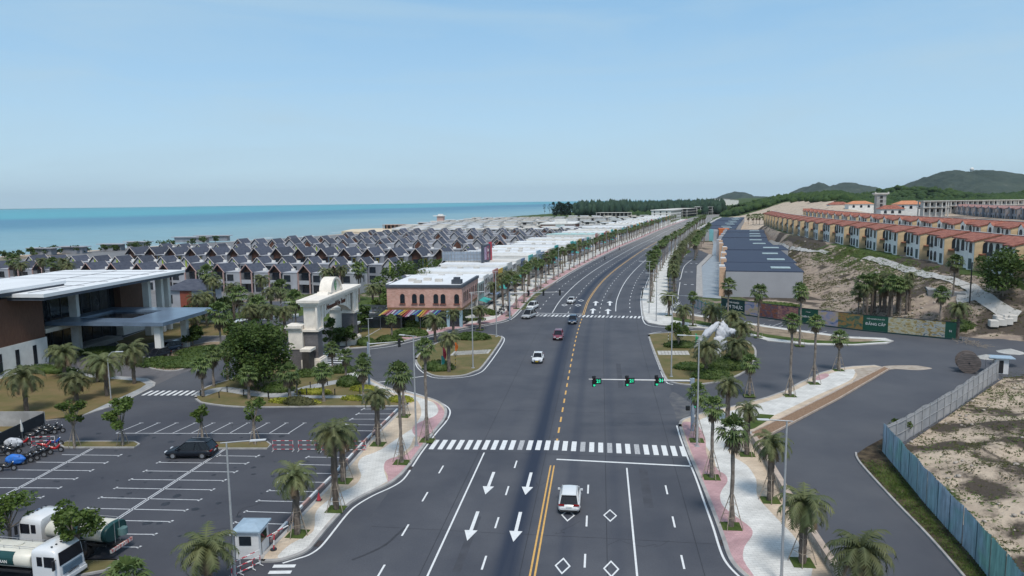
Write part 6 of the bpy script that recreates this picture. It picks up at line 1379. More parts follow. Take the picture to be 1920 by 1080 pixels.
# ------------------------------------------------------------------ vehicles
M_TYRE = mat('tyre', (.02, .02, .022), .85, .2, 4); M_RIM = mat('rim', (.35, .36, .38), .35, .1, 3, metal=.6); M_CGL = mat('car_glass', (.010, .012, .017), .15, .2, 1, spec=.45)
M_HEADL = mat('headlamp', (.6, .62, .65), .15, .05, 3, spec=.8); M_TAILL = mat('tail_lamp', (.25, .01, .01), .2, .1, 3, spec=.7); M_PLAT = mat('number_plate', (.6, .6, .58), .6, .05, 3); M_PLAY = mat('yellow_plate', (.6, .42, .05), .6, .05, 3)
M_BLK = mat('black_plastic', (.02, .021, .024), .5, .2, 3)
def paint(n, c): return mat('paint_'+n, c, .28, .03, 1, spec=.6, coat=.6)
def car(name, label, loc, az_, kind, pt, plate=None, group=None, L=4.5, W=1.84, H=1.66):
    """local +y is forward"""
    t = thing(name, label, 'car', (loc[0], loc[1], .0), -az_, group); h = L/2; w_ = W/2
    sed = kind == 'sedan'; bz = .93 if not sed else .86
    #        y      halfw  zbottom zbelt  ztop(centre)
    st = [(-h, .80, .42, .62, .66), (-h+.10, .93, .32, .84, .90), (-h+.45, .985, .26, bz, bz+.04), (-h*.45, 1.0, .24, bz, bz+.05), (0, 1.0, .24, bz, bz+.05), (h*.38, 1.0, .24, bz, bz+.05), (h*.62, .985, .25, bz-.06, bz+.0), (h-.28, .93, .28, bz-.20, bz-.13), (h-.04, .82, .34, .62, .66), (h, .74, .42, .54, .56)]
    if sed: st[2] = (-h+.45, .97, .26, bz-.02, bz+.06)
    a = MB(); vs = []
    for y, k, zb, zt, zc in st:
        hw = w_*k; vs += [(-hw*.9, y, zb), (-hw, y, zb+.12), (-hw*1.0, y, (zb+zt)/2), (-hw*.97, y, zt-.05), (-hw*.86, y, zt), (0, y, zc), (hw*.86, y, zt), (hw*.97, y, zt-.05), (hw*1.0, y, (zb+zt)/2), (hw, y, zb+.12), (hw*.9, y, zb)]
    n = 11; fs = [(i*n+k, (i+1)*n+k, (i+1)*n+(k+1) % n, i*n+(k+1) % n) for i in range(len(st)-1) for k in range(n)]
    a.add(vs, fs, 0, True); a.add(vs[:n], [tuple(range(n))]); a.add(vs[-n:], [tuple(range(n))[::-1]]); a.obj('body', pt, t)
    if sed: yb0, yb1, yt0, yt1 = -h*.80, h*.46, -h*.42, h*.10
    else: yb0, yb1, yt0, yt1 = -h*.96, h*.54, -h*.74, h*.10
    zt = H-.06; wb, wt = w_*.86, w_*.70
    a = MB(); a.add([(-wb, yb0, bz), (wb, yb0, bz), (wb, yb1, bz), (-wb, yb1, bz), (-wt, yt0, zt), (wt, yt0, zt), (wt, yt1, zt), (-wt, yt1, zt)], [(0, 1, 5, 4), (1, 2, 6, 5), (2, 3, 7, 6), (3, 0, 4, 7), (4, 5, 6, 7)]); a.obj('windows', M_CGL, t)
    a = MB(); e = .03
    ys = [yt0-.06, yt0+.1, (yt0+yt1)/2, yt1-.1, yt1+.07]; zz = [zt+.005, zt+.035, zt+.06, zt+.035, zt+.005]; vs = []
    for y, z in zip(ys, zz): vs += [(-wt-.03, y, z-.05), (-wt*.8, y, z), (0, y, z+.025), (wt*.8, y, z), (wt+.03, y, z-.05)]
    a.add(vs, [(i*5+k, i*5+k+1, (i+1)*5+k+1, (i+1)*5+k) for i in range(4) for k in range(4)], 0, True); a.add([(v[0], v[1], v[2]-.04) for v in vs], [(i*5+k, (i+1)*5+k, (i+1)*5+k+1, i*5+k+1) for i in range(4) for k in range(4)])
    for s_ in (-1, 1):
        for (y0, y1) in ((yb0, yt0), (yb1, yt1)): a.tube([(s_*wb, y0, bz), (s_*wt, y1, zt)], .05, 4)
        ym = (yb0+yb1)/2-.1; a.tube([(s_*(wb+.005), ym, bz), (s_*(wt+.01), (yt0+yt1)/2, zt)], .035, 4)
        if not sed: a.tube([(s_*(wb+.0), yb0*.62, bz), (s_*wt, yt0*.55, zt)], .05, 4)
    a.obj('roof', pt, t)
    if not sed:
        for s_ in (-1, 1): m_ = MB(); m_.tube([(s_*(wt-.02), yt0+.1, zt+.07), (s_*(wt-.02), yt1-.1, zt+.07)], .025, 4); m_.obj('roof_rail', M_RIM, t)
        m_ = MB(); m_.bb(-wt*.9, wt*.9, yt0-.2, yt0+.04, zt-.02, zt+.03); m_.obj('spoiler', pt, t)
    for s_ in (-1, 1):
        for y in (-h*.62, h*.62):
            m_ = MB(); m_.cyl((s_*(w_-.12), y, .34), .34, .24, 16, axis='x'); wh = m_.obj('wheel', M_TYRE, t); m_ = MB(); m_.cyl((s_*(w_+.005), y, .34), .21, .03, 10, axis='x'); m_.obj('rim', M_RIM, wh)
        m_ = MB(); m_.bb(s_*(w_-.38)-.2, s_*(w_-.38)+.2, h-.14, h-.0, .62, .74); m_.obj('headlight', M_HEADL, t)
        m_ = MB(); m_.bb(s_*(w_-.30)-.24, s_*(w_-.30)+.24, -h-.0, -h+.12, .80, .93); m_.obj('tail_light', M_TAILL, t)
        m_ = MB(); m_.bb(s_*(w_+.06)-.1, s_*(w_+.06)+.1, h*.36, h*.42, bz+.02, bz+.16); m_.obj('mirror', pt, t)
    m_ = MB(); m_.bb(-w_*.55, w_*.55, h-.06, h+.02, .42, .6); m_.obj('grille', M_BLK, t)
    m_ = MB(); m_.bb(-w_*.8, w_*.8, -h-.02, -h+.15, .3, .46); m_.obj('rear_bumper', M_BLK, t)
    m_ = MB(); m_.bb(-.24, .24, h+.02, h+.04, .36, .48); m_.obj('number_plate', plate or M_PLAT, t)
    m_ = MB(); m_.bb(-.24, .24, -h-.03, -h-.005, .64, .76); m_.obj('number_plate', plate or M_PLAT, t)
    return t
P_W = paint('white', (.68, .69, .70)); P_N = paint('navy', (.012, .03, .065)); P_R = paint('maroon', (.16, .012, .03)); P_S = paint('silver', (.36, .37, .38)); P_K = mat('paint_black', (.007, .009, .015), .35, .03, 1, spec=.4)
def along(px, py, d, back=2.2): g = G(px, py); return (g[0]+d[0]*back, g[1]+d[1]*back)
A0 = rad(7.15)
car('parked_car' if 0 else 'car', 'white hatchback seen from behind, driving away in the foreground lane', along(1066.5, 967, dv, 2.25), A0, 'suv', P_W, L=4.4)
car('car', 'white sedan driving towards the viewer in the empty crossing', along(1006.5, 683, dv), A0+math.pi, 'sedan', P_W, M_PLAY, L=4.3, W=1.75, H=1.5)
car('car', 'dark red car driving towards the viewer between the white and the navy car', along(1045.5, 639, dv), A0+math.pi, 'suv', P_R)
car('car', 'navy blue car rolling over the far crosswalk', along(1073.5, 608.5, dv, 2.0), rad(9)+math.pi, 'suv', P_N)
car('car', 'small white car coming towards the far crosswalk', along(1068, 570, d2), rad(16)+math.pi, 'sedan', P_W, L=4.1, W=1.7, H=1.5)
car('car', 'silver off-road car waiting at the left kerb by the far crosswalk', along(983, 599, (.42, .9), 2.5), rad(24)+math.pi, 'suv', P_S, L=4.9, W=1.95, H=1.9)
car('car', 'white car right behind the silver off-road car at the left kerb', along(994.5, 580.5, (.36, .93), 1.5), rad(22)+math.pi, 'suv', P_W, L=4.6, H=1.75)
car('car', 'white car far away on the avenue near the bend', G(1275, 431), rad(24), 'suv', P_W)
car('car', 'black seven seat car parked across the bays beside the planted island', (-33.6, 71.9), rad(272), 'suv', P_K, L=4.95, W=1.95, H=1.76)
car('car', 'dark car under the entrance canopy, nearer of two', G(296, 672), rad(200), 'suv', P_K, H=1.75)
car('car', 'dark blue car under the entrance canopy, farther of two', G(316, 658), rad(215), 'suv', P_N, H=1.75)
# shuttle buggy
g = G(449, 619); t = thing('shuttle_buggy', 'white open sided shuttle buggy on the drive behind the lawn', 'buggy', (*g, 0), rad(160)); a = MB(); a.bb(-.8, .8, -2, 2, .35, .9); a.obj('body', P_W, t); a = MB(); a.bb(-.85, .85, -2.1, 2.1, 1.95, 2.05); a.obj('roof', P_W, t)
a = MB(); a.bb(-.75, .75, 1.9, 1.95, .9, 1.9); a.obj('windscreen', M_CGL, t)
for s_ in (-1, 1):
    for y in (-1.4, 1.4): m_ = MB(); m_.cyl((s_*.75, y, .3), .3, .2, 10, axis='x'); m_.obj('wheel', M_TYRE, t)
    for y in (-2, 0, 1.95): m_ = MB(); m_.cyl((s_*.78, y, .9), .03, 1.05, 5); m_.obj('post', P_W, t)
for y in (-1.3, -.2, .8): m_ = MB(); m_.bb(-.7, .7, y-.25, y+.25, .9, 1.1); m_.bb(-.7, .7, y-.3, y-.22, 1.1, 1.5); m_.obj('seat', M_BLK, t)
M_TGRN = mat('tank_green', (.012, .055, .055), .4, .1, 1)
M_TANK = mat('tank_cream', (.62, .60, .52), .4, .1, .8, spec=.5)
def truck(label, loc, az_, logo):
    t = thing('tanker_truck', label, 'truck', (*loc, 0), -az_)
    a = MB(); vs = []; n = 10     # cab: rounded box lofted along y
    for y, zt, zb, k in ((2.05, 2.66, .75, .97), (2.3, 2.76, .55, 1), (3.2, 2.8, .5, 1), (3.75, 2.72, .5, .99), (3.98, 2.45, .5, .97), (4.12, 1.5, .5, .96), (4.15, .8, .5, .95)):
        w_ = 1.18*k; vs += [(-w_, y, zb), (-w_, y, zt-.5), (-w_*.97, y, zt-.16), (-w_*.86, y, zt-.02), (-w_*.4, y, zt+.03), (w_*.4, y, zt+.03), (w_*.86, y, zt-.02), (w_*.97, y, zt-.16), (w_, y, zt-.5), (w_, y, zb)]
    a.add(vs, [(i*n+k, i*n+k+1, (i+1)*n+k+1, (i+1)*n+k) for i in range(6) for k in range(n-1)], 0, True); a.add(vs[:n], [tuple(range(n))]); a.add(vs[-n:], [tuple(range(n))[::-1]]); cb = a.obj('cab', P_W, t)
    a = MB(); a.add([(-1.02, 4.10, 1.62), (1.02, 4.10, 1.62), (.95, 4.0, 2.5), (-.95, 4.0, 2.5), (-1.02, 4.14, 1.62), (1.02, 4.14, 1.62), (.95, 4.04, 2.5), (-.95, 4.04, 2.5)], [(4, 5, 6, 7), (3, 2, 1, 0), (0, 1, 5, 4), (1, 2, 6, 5), (2, 3, 7, 6), (3, 0, 4, 7)]); a.obj('windscreen', M_CGL, cb)
    for s_ in (-1, 1):
        m_ = MB(); m_.bb(s_*1.19-.02, s_*1.19+.02, 3.05, 3.85, 1.55, 2.28); m_.obj('side_window', M_CGL, cb); m_ = MB(); m_.bb(s_*1.19-.02, s_*1.19+.02, 2.5, 2.9, 1.6, 2.25); m_.obj('side_window', M_CGL, cb)
        m_ = MB(); m_.bb(s_*1.42-.1, s_*1.42+.1, 3.95, 4.05, 1.5, 2.2); m_.bb(s_*1.3-.14, s_*1.3+.14, 3.97, 4.0, 2.1, 2.14); m_.obj('mirror', M_BLK, cb)
        m_ = MB(); m_.bb(s_*.9-.22, s_*.9+.22, 4.12, 4.2, .62, .82); m_.obj('headlight', M_HEADL, cb)
        for x_, y in ((s_*.98, 3.0), (s_*.98, -1.6)): m_ = MB(); m_.cyl((x_, y, .48), .48, .32 if y > 0 else .5, 16, axis='x'); wh = m_.obj('wheel', M_TYRE, t); m_ = MB(); m_.cyl((x_+s_*(.17 if y > 0 else .26), y, .48), .25, .03, 10, axis='x'); m_.obj('rim', M_TRKRIM, wh)
        m_ = MB(); P = [(y_, z_) for y_, z_ in ((-2.4, .7), (-2.3, 1.02), (-1.9, 1.14), (-1.3, 1.14), (-.9, 1.02), (-.8, .7))]
        for (y0, z0), (y1, z1) in zip(P, P[1:]): m_.add([(s_*.75, y0, z0), (s_*1.2, y0, z0), (s_*1.2, y1, z1), (s_*.75, y1, z1)], [(0, 1, 2, 3)])
        m_.obj('mudguard', M_BLK, t)
        m_ = MB(); m_.tube([(s_*.55, -3.2, 2.55), (s_*.55, 1.8, 2.55)], .02, 4)
        for k in range(5): m_.tube([(s_*.55, -3.2+k*1.25, 2.35), (s_*.55, -3.2+k*1.25, 2.55)], .02, 4)
        m_.obj('hand_rail', MATS['galv_steel'], t)
        m_ = MB(); m_.bb(s_*1.1-.06, s_*1.1+.06, -3.4, 1.85, .98, 1.1); m_.obj('side_rail', M_BLK, t)
    for x_ in (-.8, -.4, 0, .4, .8): m_ = MB(); m_.bb(x_-.05, x_+.05, 3.35, 3.45, 2.82, 2.88); m_.obj('roof_lamp', M_BLK, cb)
    a = MB(); a.bb(-.85, .85, 4.14, 4.2, .95, 1.5)
    for z_ in (1.02, 1.14, 1.26, 1.38): a.bb(-.8, .8, 4.2, 4.22, z_, z_+.05)
    a.obj('grille', mat('blue_grille', (.12, .18, .24), .4, .1, 2), cb); a = MB(); a.bb(-1.17, 1.17, 4.02, 4.26, .42, .66); a.obj('bumper', P_W, cb)
    a = MB(); text_mb(a, logo, .2, frame((0, 4.23, .88), (-1, 0, 0)), .01); a.obj('lettering', M_BLK, cb)
    a = MB(); a.bb(-.45, .45, -3.7, 4.0, .55, .85); a.obj('chassis', M_BLK, t)
    def tank(mb, y0, y1, sx, sz, mi=0, cap=True):
        n = 24; vs = []; ys = [y0, y0+.06, y1-.06, y1] if cap else [y0, y1]; ks = [.93, 1, 1, .93] if cap else [1, 1]
        for y, k in zip(ys, ks):
            for q in range(n): t_ = 2*math.pi*q/n; c_, s2 = cs(t_), sn(t_); vs.append((math.copysign(abs(c_)**.8, c_)*sx*k, y, 1.72+math.copysign(abs(s2)**.85, s2)*sz*k))
        mb.add(vs, [(i*n+q, i*n+(q+1) % n, (i+1)*n+(q+1) % n, (i+1)*n+q) for i in range(len(ys)-1) for q in range(n)], mi, True)
        if cap: mb.add(vs[:n], [tuple(range(n))]); mb.add(vs[-n:], [tuple(range(n))[::-1]])
    a = MB(); tank(a, -3.35, 1.8, 1.15, .68); tk = a.obj('tank', M_TANK, t)
    a = MB(); tank(a, -3.42, -3.0, 1.16, .69); a.obj('green_end', M_TGRN, tk)
    for s_ in (-1, 1):
        a = MB(); n = 6; 
        for k in range(n):
            t0, t1 = rad(-20+k*12), rad(-20+(k+1)*12); q = lambda t_: (s_*math.copysign(abs(cs(t_))**.8, 1)*1.165, 1.72+math.copysign(abs(sn(t_))**.85, sn(t_))*.69)
            p0, p1 = q(t0), q(t1); sh = .12*k; a.add([(p0[0], -1.6+sh, p0[1]), (p0[0], .6-sh*.2, p0[1]), (p1[0], .6-sh*.2, p1[1]), (p1[0], -1.48+sh, p1[1])], [(0, 1, 2, 3)])
        a.obj('green_band', M_TGRN, tk)
        a = MB(); text_mb(a, 'TOTRAN', .3, frame((s_*1.19, -.5, 1.7), (0, s_, 0)), .01); a.obj('lettering', M_STU, tk)
    for y in (-2, 0): a = MB(); a.cyl((0, y, 2.36), .32, .12, 12); a.obj('hatch', M_TANK, tk)
    a = MB(); a.bb(-1.1, 1.1, -3.85, -3.7, .5, .75); a.obj('rear_bumper', mat('red_white_board', (.5, .12, .1), .6, scale=3, col2=(.6, .58, .55), stretch=(4, 1, 1), lo=.48, hi=.52), t)
    a = MB(); a.cyl((.4, -3.62, 1.3), .35, .5, 10); a.obj('pump', mat('pump_teal', (.10, .18, .18), .5, .1, 2), t)
    for x_ in (-.25, .25): a = MB(); a.tube([(x_, -3.5, .9), (x_, -3.5, 2.5)], .02, 4); a.obj('ladder_rail', MATS['galv_steel'], t)
    return t
M_TRKRIM = mat('dusty_rim', (.09, .07, .06), .7, .2, 3)
truck('white tanker truck with green bands facing left, rear one of the two', (-33.4, 51.9), rad(281), 'DAEWOO')
truck('white tanker truck facing right, nearest the bottom left corner', (-35.0, 47.9), rad(100), 'DAEWOO')
# motorbikes
def bike(label, loc, az_, pt, group='motorbikes parked by the dark fence', cover=None):
    t = thing('motorbike', label, 'motorbike', (*loc, 0.0), -az_, group); lean = .12
    for y in (-.62, .62): m_ = MB(); m_.cyl((0, y, .29), .29, .1, 12, axis='x'); wh = m_.obj('wheel', M_TYRE, t); m_ = MB(); m_.cyl((0, y, .29), .17, .12, 8, axis='x'); m_.obj('rim', M_RIM, wh)
    a = MB(); vs = []; n = 8
    for y, w_, z, hz in ((-.85, .06, .68, .05), (-.6, .13, .66, .12), (-.2, .15, .52, .2), (.1, .12, .42, .12), (.35, .14, .6, .22), (.5, .13, .78, .18), (.6, .05, .86, .1)):
        for q in range(n): t_ = 2*math.pi*q/n; vs.append((w_*cs(t_), y, z+hz*sn(t_)))
    a.add(vs, [(i*n+q, i*n+(q+1) % n, (i+1)*n+(q+1) % n, (i+1)*n+q) for i in range(6) for q in range(n)], 0, True); a.obj('body', pt, t)
    a = MB(); a.blob((0, -.35, .78), (.14, .42, .07), 2, .05, sub=2); a.obj('seat', M_BLK, t)
    a = MB(); a.tube([(0, .6, .3), (0, .45, .95)], .03, 5); a.tube([(-.32, .42, 1.0), (0, .47, .96), (.32, .42, 1.0)], .02, 5); a.obj('handlebar', M_BLK, t)
    for s_ in (-1, 1): a = MB(); a.tube([(s_*.24, .44, 1.0), (s_*.27, .46, 1.16)], .012, 4); a.cyl((s_*.27, .46, 1.18), .055, .02, 8, axis='y'); a.obj('mirror', M_RIM, t)
    a = MB(); a.blob((0, .58, .9), (.09, .06, .08), 1, 0, sub=2); a.obj('headlight', M_HEADL, t)
    if cover: a = MB(); a.blob((0, -.05, .62), (.36, .95, .52), 9, .14, sub=3, fr=2.2); a.obj('cover', cover, t)
    return t
B_K = paint('black2', (.015, .016, .02)); B_R = paint('red', (.42, .02, .02)); B_B = paint('blue', (.02, .1, .4)); M_TRP = mat('silver_tarp', (.5, .52, .56), .5, .1, 2); M_TRB = mat('blue_tarp', (.03, .16, .55), .5, .1, 2)
for i, (px, py, pt, az_, lb, cv_) in enumerate(((107, 812, B_K, 75, 'black motorbike at the right end of the rear rank by the dark fence', None), (98, 808, B_K, 70, 'black motorbike second from the right in the rear rank', None), (92, 815, B_K, 80, 'black motorbike third in the rear rank, in front of the fence corner', None), (82, 812, B_K, 70, 'dark motorbike fourth in the rear rank', None), (74, 816, B_K, 78, 'dark motorbike fifth in the rear rank', None), (62, 824, B_K, 80, 'dark motorbike by the folded garden umbrella', None),
  (103, 848, B_R, 80, 'bright red scooter nearest the planted bay island', None), (86, 842, B_R, 75, 'dark red scooter behind the bright red one', None), (103, 836, B_B, 80, 'blue and white scooter by the small red and white barrier', None), (83, 853, B_K, 80, 'black motorbike left of the bright red scooter', None), (71, 858, B_K, 78, 'black motorbike in the middle of the front rank', None), (58, 864, B_K, 80, 'black motorbike beside the blue covered one', None), (46, 868, B_K, 80, 'black motorbike right of the blue cover', None),
  (31, 872, B_K, 80, 'motorbike under a bright blue cover', M_TRB), (14, 883, B_K, 80, 'black motorbike at the left end of the front rank', None), (27, 840, B_K, 80, 'motorbike under a silver white cover', M_TRP), (44, 836, B_R, 80, 'dark red motorbike right of the silver cover', None), (12, 848, B_K, 80, 'black motorbike left of the silver cover', None), (24, 851, B_K, 80, 'black motorbike in front of the silver cover', None), (4, 856, B_K, 80, 'black motorbike cut by the left edge', None))):
    bike(lb, G(px, py), rad(az_), pt, cover=cv_)
for i, (px, py) in enumerate(((937, 591), (941, 584), (946, 579), (1010, 543))): bike('dark motorbike parked on the pavement before the shop fronts, %s from the brick shop' % nth(i), G(px, py, .12), rad(60), B_K, 'motorbikes on the shop pavement').location.z = .12
# riders (one continuous skinned body each)
def person(name, label, joints, edges, radii, loc, rz_, m, head, par_cat='person'):
    me = bpy.data.meshes.new('person'); me.from_pydata(joints, edges, []); o = bpy.data.objects.new('tmp', me); COL.objects.link(o)
    md = o.modifiers.new('s', 'SKIN'); sv = me.skin_vertices[0].data
    for i, r_ in enumerate(radii): sv[i].radius = (r_, r_)
    sv[0].use_root = True; o.modifiers.new('u', 'SUBSURF').levels = 1
    dg = bpy.context.evaluated_depsgraph_get(); nm = bpy.data.meshes.new_from_object(o.evaluated_get(dg)); bpy.data.objects.remove(o)
    nm.materials.clear(); nm.materials.append(m); q = bpy.data.objects.new(name, nm); COL.objects.link(q); q.location = loc; q.rotation_euler = (0, 0, rz_); tag(q, label, par_cat)
    hh = MB(); hh.blob(head, (.12, .14, .14), 3, .03, sub=2); hh.obj('helmet', M_BLK if 'near' in label else P_W, q)
    return q
J = [(0, -.2, .85), (0, -.1, 1.15), (0, 0, 1.4), (0, .05, 1.55), (0, .08, 1.66), (-.2, 0, 1.38), (-.28, .22, 1.15), (-.28, .42, 1.05), (.2, 0, 1.38), (.28, .22, 1.15), (.28, .42, 1.05), (-.14, -.12, .82), (-.2, .28, .75), (-.16, .15, .35), (-.16, .28, .28), (.14, -.12, .82), (.2, .28, .75), (.16, .15, .35), (.16, .28, .28)]
E_ = [(0, 1), (1, 2), (2, 3), (3, 4), (2, 5), (5, 6), (6, 7), (2, 8), (8, 9), (9, 10), (0, 11), (11, 12), (12, 13), (13, 14), (0, 15), (15, 16), (16, 17), (17, 18)]
RD = [.17, .15, .17, .07, .08, .09, .06, .045, .09, .06, .045, .11, .09, .06, .05, .11, .09, .06, .05]
for (px, py, lb, m_) in ((1134, 488, 'person in dark clothes riding a motorbike on the avenue, nearer of two riders', mat('dark_cloth', (.03, .03, .04), .9, .2, 3)), (1161.5, 469, 'person riding a motorbike farther along the avenue', mat('grey_cloth', (.12, .1, .1), .9, .2, 3))):
    g = G(px, py); bike('dark motorbike being ridden under the '+('nearer' if px < 1150 else 'farther')+' rider on the avenue', g, rad(25)+math.pi, B_K, 'motorbikes on the move'); person('person', lb, J, E_, RD, (*g, 0), -(rad(25)+math.pi), m_, (0, .1, 1.72))
# ------------------------------------------------------------------ street furniture
M_POLE = mat('pole_steel', (.42, .43, .44), .45, .08, 3, metal=.3); M_LAMP = mat('lamp_head', (.55, .56, .57), .5, .05, 3)
def lamp(label, loc, h, adir, al=2.2, stub=.4, group='street lamps'):
    t = thing('street_lamp', label, 'street lamp', (loc[0], loc[1], loc[2] if len(loc) > 2 else .12), 0, group); d = Vector((*adir, 0)).normalized()
    a = MB(); a.tube([(0, 0, 0), (0, 0, h)], [.11, .06], 8); a.obj('pole', M_POLE, t); a = MB(); a.box((0, 0, .03), (.45, .45, .06)); a.cyl((0, 0, .06), .14, .4, 8); a.obj('base', M_POLE, t)
    a = MB(); a.tube([tuple(-d*stub+Vector((0, 0, h-.02))), (0, 0, h), tuple(d*al*.6+Vector((0, 0, h+.06)))], [.035, .045, .04], 6); a.obj('arm', M_POLE, t)
    a = MB(); p = d*al*.6; q = d*al; n = Vector((d.y, -d.x, 0))*.13; a.add([p-n+Vector((0, 0, h+.02)), p+n+Vector((0, 0, h+.02)), q+n+Vector((0, 0, h+.06)), q-n+Vector((0, 0, h+.06)), p-n+Vector((0, 0, h+.1)), p+n+Vector((0, 0, h+.1)), q+n+Vector((0, 0, h+.11)), q-n+Vector((0, 0, h+.11))], [(3, 2, 1, 0), (4, 5, 6, 7), (0, 1, 5, 4), (1, 2, 6, 5), (2, 3, 7, 6), (3, 0, 4, 7)]); a.obj('lamp_head', M_LAMP, t)
    return t
def lamp_px(bx, by, ty, adir, label, al=2.2, z=.12):
    g = G(bx, by, z); h = (by-ty)*depth(g[0], g[1], z)/F_PX*1.0; h *= 1/ (1-.0); return lamp(label, (g[0], g[1], z), h*1.02, adir, al)
lamp_px(781, 836, 631, (-1, .3), 'tall silver street lamp by the left end of the near crosswalk', 1.6)
lamp_px(441, 1090, 826, (1, .1), 'tall silver street lamp beside the white ticket booth', 2.6)
lamp_px(1307, 837, 631, (-1, .15), 'tall silver street lamp on the right corner by the traffic signal', 2.2)
lamp_px(1465, 1092, 786, (-1, .1), 'tall silver street lamp at the bottom right pavement', 1.9)
lamp_px(1258.7, 706, 556, (-1, .2), 'street lamp standing on the right traffic island', 2.2)
lamp_px(887, 690, 550, (1, .2), 'street lamp standing on the left traffic island', 2.0)
lamp_px(931, 631, 511, (-1, .1), 'street lamp at the back tip of the left traffic island', 1.0)
lamp_px(1230.5, 602, 514, (-1, .2), 'street lamp on the right pavement just beyond the far crosswalk, right of its twin', 2.4)
lamp_px(1217, 587, 492, (-1, .2), 'street lamp on the right pavement beyond the far crosswalk, left of its twin', 2.4)
lamp_px(897, 606, 552, (-1, 0), 'street lamp by the brick shop corner', 1.6)
lamp_px(693, 668, 598, (1, 0), 'slim street lamp beside the far gate pillar', .8)
for sd, o_, y0 in ((-1, -15.6, 200), (1, 15.6, 215)):
    S = resample([p for p in offset(CL, o_) if y0 < p[1] < 900], 38)
    for i, p in enumerate(S): lamp('avenue street lamp in the %s kerb line, %s after the far crosswalk' % ('left' if sd < 0 else 'right', nth(i+1)), (p[0], p[1], .12), 10.8, (-sd, .3), 2.4)
def curved_lamp(bx, by, ty, label):
    g = G(bx, by, .1); h = (by-ty)*depth(g[0], g[1], 0)/F_PX; t = thing('curved_lamp', label, 'street lamp', (g[0], g[1], .1))
    a = MB(); a.tube([(0, 0, 0), (0, 0, h*.82), (.15, 0, h*.92), (.6, 0, h*.99), (1.2, 0, h)], [.08, .06, .05, .05, .04], 7); a.obj('pole', M_POLE, t); a = MB(); a.box((1.65, 0, h), (1.0, .22, .09)); a.obj('lamp_head', M_LAMP, t)
curved_lamp(208, 748, 658, 'curved neck lamp among the date palms on the tan lawn'); curved_lamp(629, 645, 603, 'curved neck lamp seen through the gate arch'); curved_lamp(527, 626, 566, 'curved neck lamp left of the gate, behind the banyan'); curved_lamp(487, 585, 545, 'small curved neck lamp by the front villas')
# traffic signals
M_GRN = mat('green_light', (.02, .6, .3), .4, .02, 1, emit=((.03, .8, .4), .55)); M_SIG = mat('signal_black', (.012, .014, .016), .5, .1, 3); M_BOX = mat('signal_post', (.25, .30, .36), .5, .08, 2)
def sig_head(par, x, z, lit=None, count=False, back=False, lens=True):
    m_ = MB(); m_.bb(x-.15, x+.15, -.12, .12, z-.62, z+.46); hd = m_.obj('signal_head', M_SIG, par)
    m_ = MB(); m_.bb(x-.2, x+.2, .12, .15, z-.68, z+.52); m_.obj('backplate', M_SIG, hd)
    for k, zz in enumerate((z+.28, z-.08, z-.44)):
        m_ = MB(); m_.cyl((x, -.15, zz), .125, .07, 14, axis='y'); m_.obj('lens', M_GRN if (lit and k == 2) else mat('dead_lens', (.05, .015, .012), .4, .2, 2), hd)
        m_ = MB(); m_.bb(x-.13, x+.13, -.3, -.13, zz+.12, zz+.14); m_.obj('visor', M_SIG, hd)
    if count:
        m_ = MB(); m_.bb(x+.18, x+.8, -.1, .1, z-.34, z+.28); cb = m_.obj('countdown_box', M_SIG, hd); m_ = MB(); text_mb(m_, '21', .5, frame((x+.49, -.12, z-.03), (1, 0, 0)), .01, bold=.012); m_.obj('digits', M_GRN, cb)
g = G(1298, 808, .12); T = thing('traffic_signal', 'traffic signal mast with three green lights and countdown 21 over the avenue', 'traffic light', (g[0], g[1], .12), rad(2))
dz = depth(g[0], g[1], 0); H_ = (808-712)*dz/F_PX; LA = (1298-1103)*dz/F_PX
a = MB(); a.tube([(0, 0, 0), (0, 0, H_+.3)], [.2, .17], 10); a.obj('mast', M_BOX, T); a = MB(); a.tube([(-.1, 0, H_), (-LA, 0, H_+.45)], [.14, .055], 8); a.obj('arm', M_POLE, T); a = MB(); a.bb(-.35, .05, -.2, .2, H_-.3, H_+.25); a.obj('arm_bracket', M_BOX, T)
for px in (1113, 1174.5, 1229.5): x_ = -(1298-px)*dz/F_PX; sig_head(T, x_, H_+.25-.1*(1-abs(x_)/LA), True, True)
sig_head(T, .3, 3.3, True); m_ = MB(); m_.bb(-.75, -.35, -.15, .15, 2.4, 2.9); m_.obj('pedestrian_head', M_SIG, T); m_ = MB(); m_.bb(-.25, .25, -.3, -.2, .8, 1.7); m_.obj('control_box', M_BOX, T)
g = G(955.8, 600, .12); T = thing('traffic_signal', 'traffic signal mast seen from behind, reaching over the far left lanes', 'traffic light', (g[0], g[1], .12), rad(178))
dz = depth(g[0], g[1], 0); H_ = (600-549.5)*dz/F_PX; LA = (1057-956)*dz/F_PX
a = MB(); a.tube([(0, 0, 0), (0, 0, H_+.3)], [.2, .17], 10); a.obj('mast', M_BOX, T); a = MB(); a.tube([(.1, 0, H_), (-LA, 0, H_+.2)], [.14, .06], 8); a.obj('arm', M_POLE, T)
for px in (992, 1019.5, 1050): sig_head(T, -(px-956)*dz/F_PX, H_+.1)
sig_head(T, .3, 2.6)
g = G(692.5, 721, .12); T = thing('traffic_signal', 'traffic signal mast at the gate road mouth with a short arm', 'traffic light', (g[0], g[1], .12), rad(188))
dz = depth(g[0], g[1], 0); H_ = (721-644)*dz/F_PX; LA = (757-692.5)*dz/F_PX; a = MB(); a.tube([(0, 0, 0), (0, 0, H_+.3)], [.17, .13], 10); a.obj('mast', M_BOX, T); a = MB(); a.tube([(.1, 0, H_), (-LA, 0, H_+.2)], [.1, .05], 8); a.obj('arm', M_POLE, T); sig_head(T, -LA+.5, H_+.1)
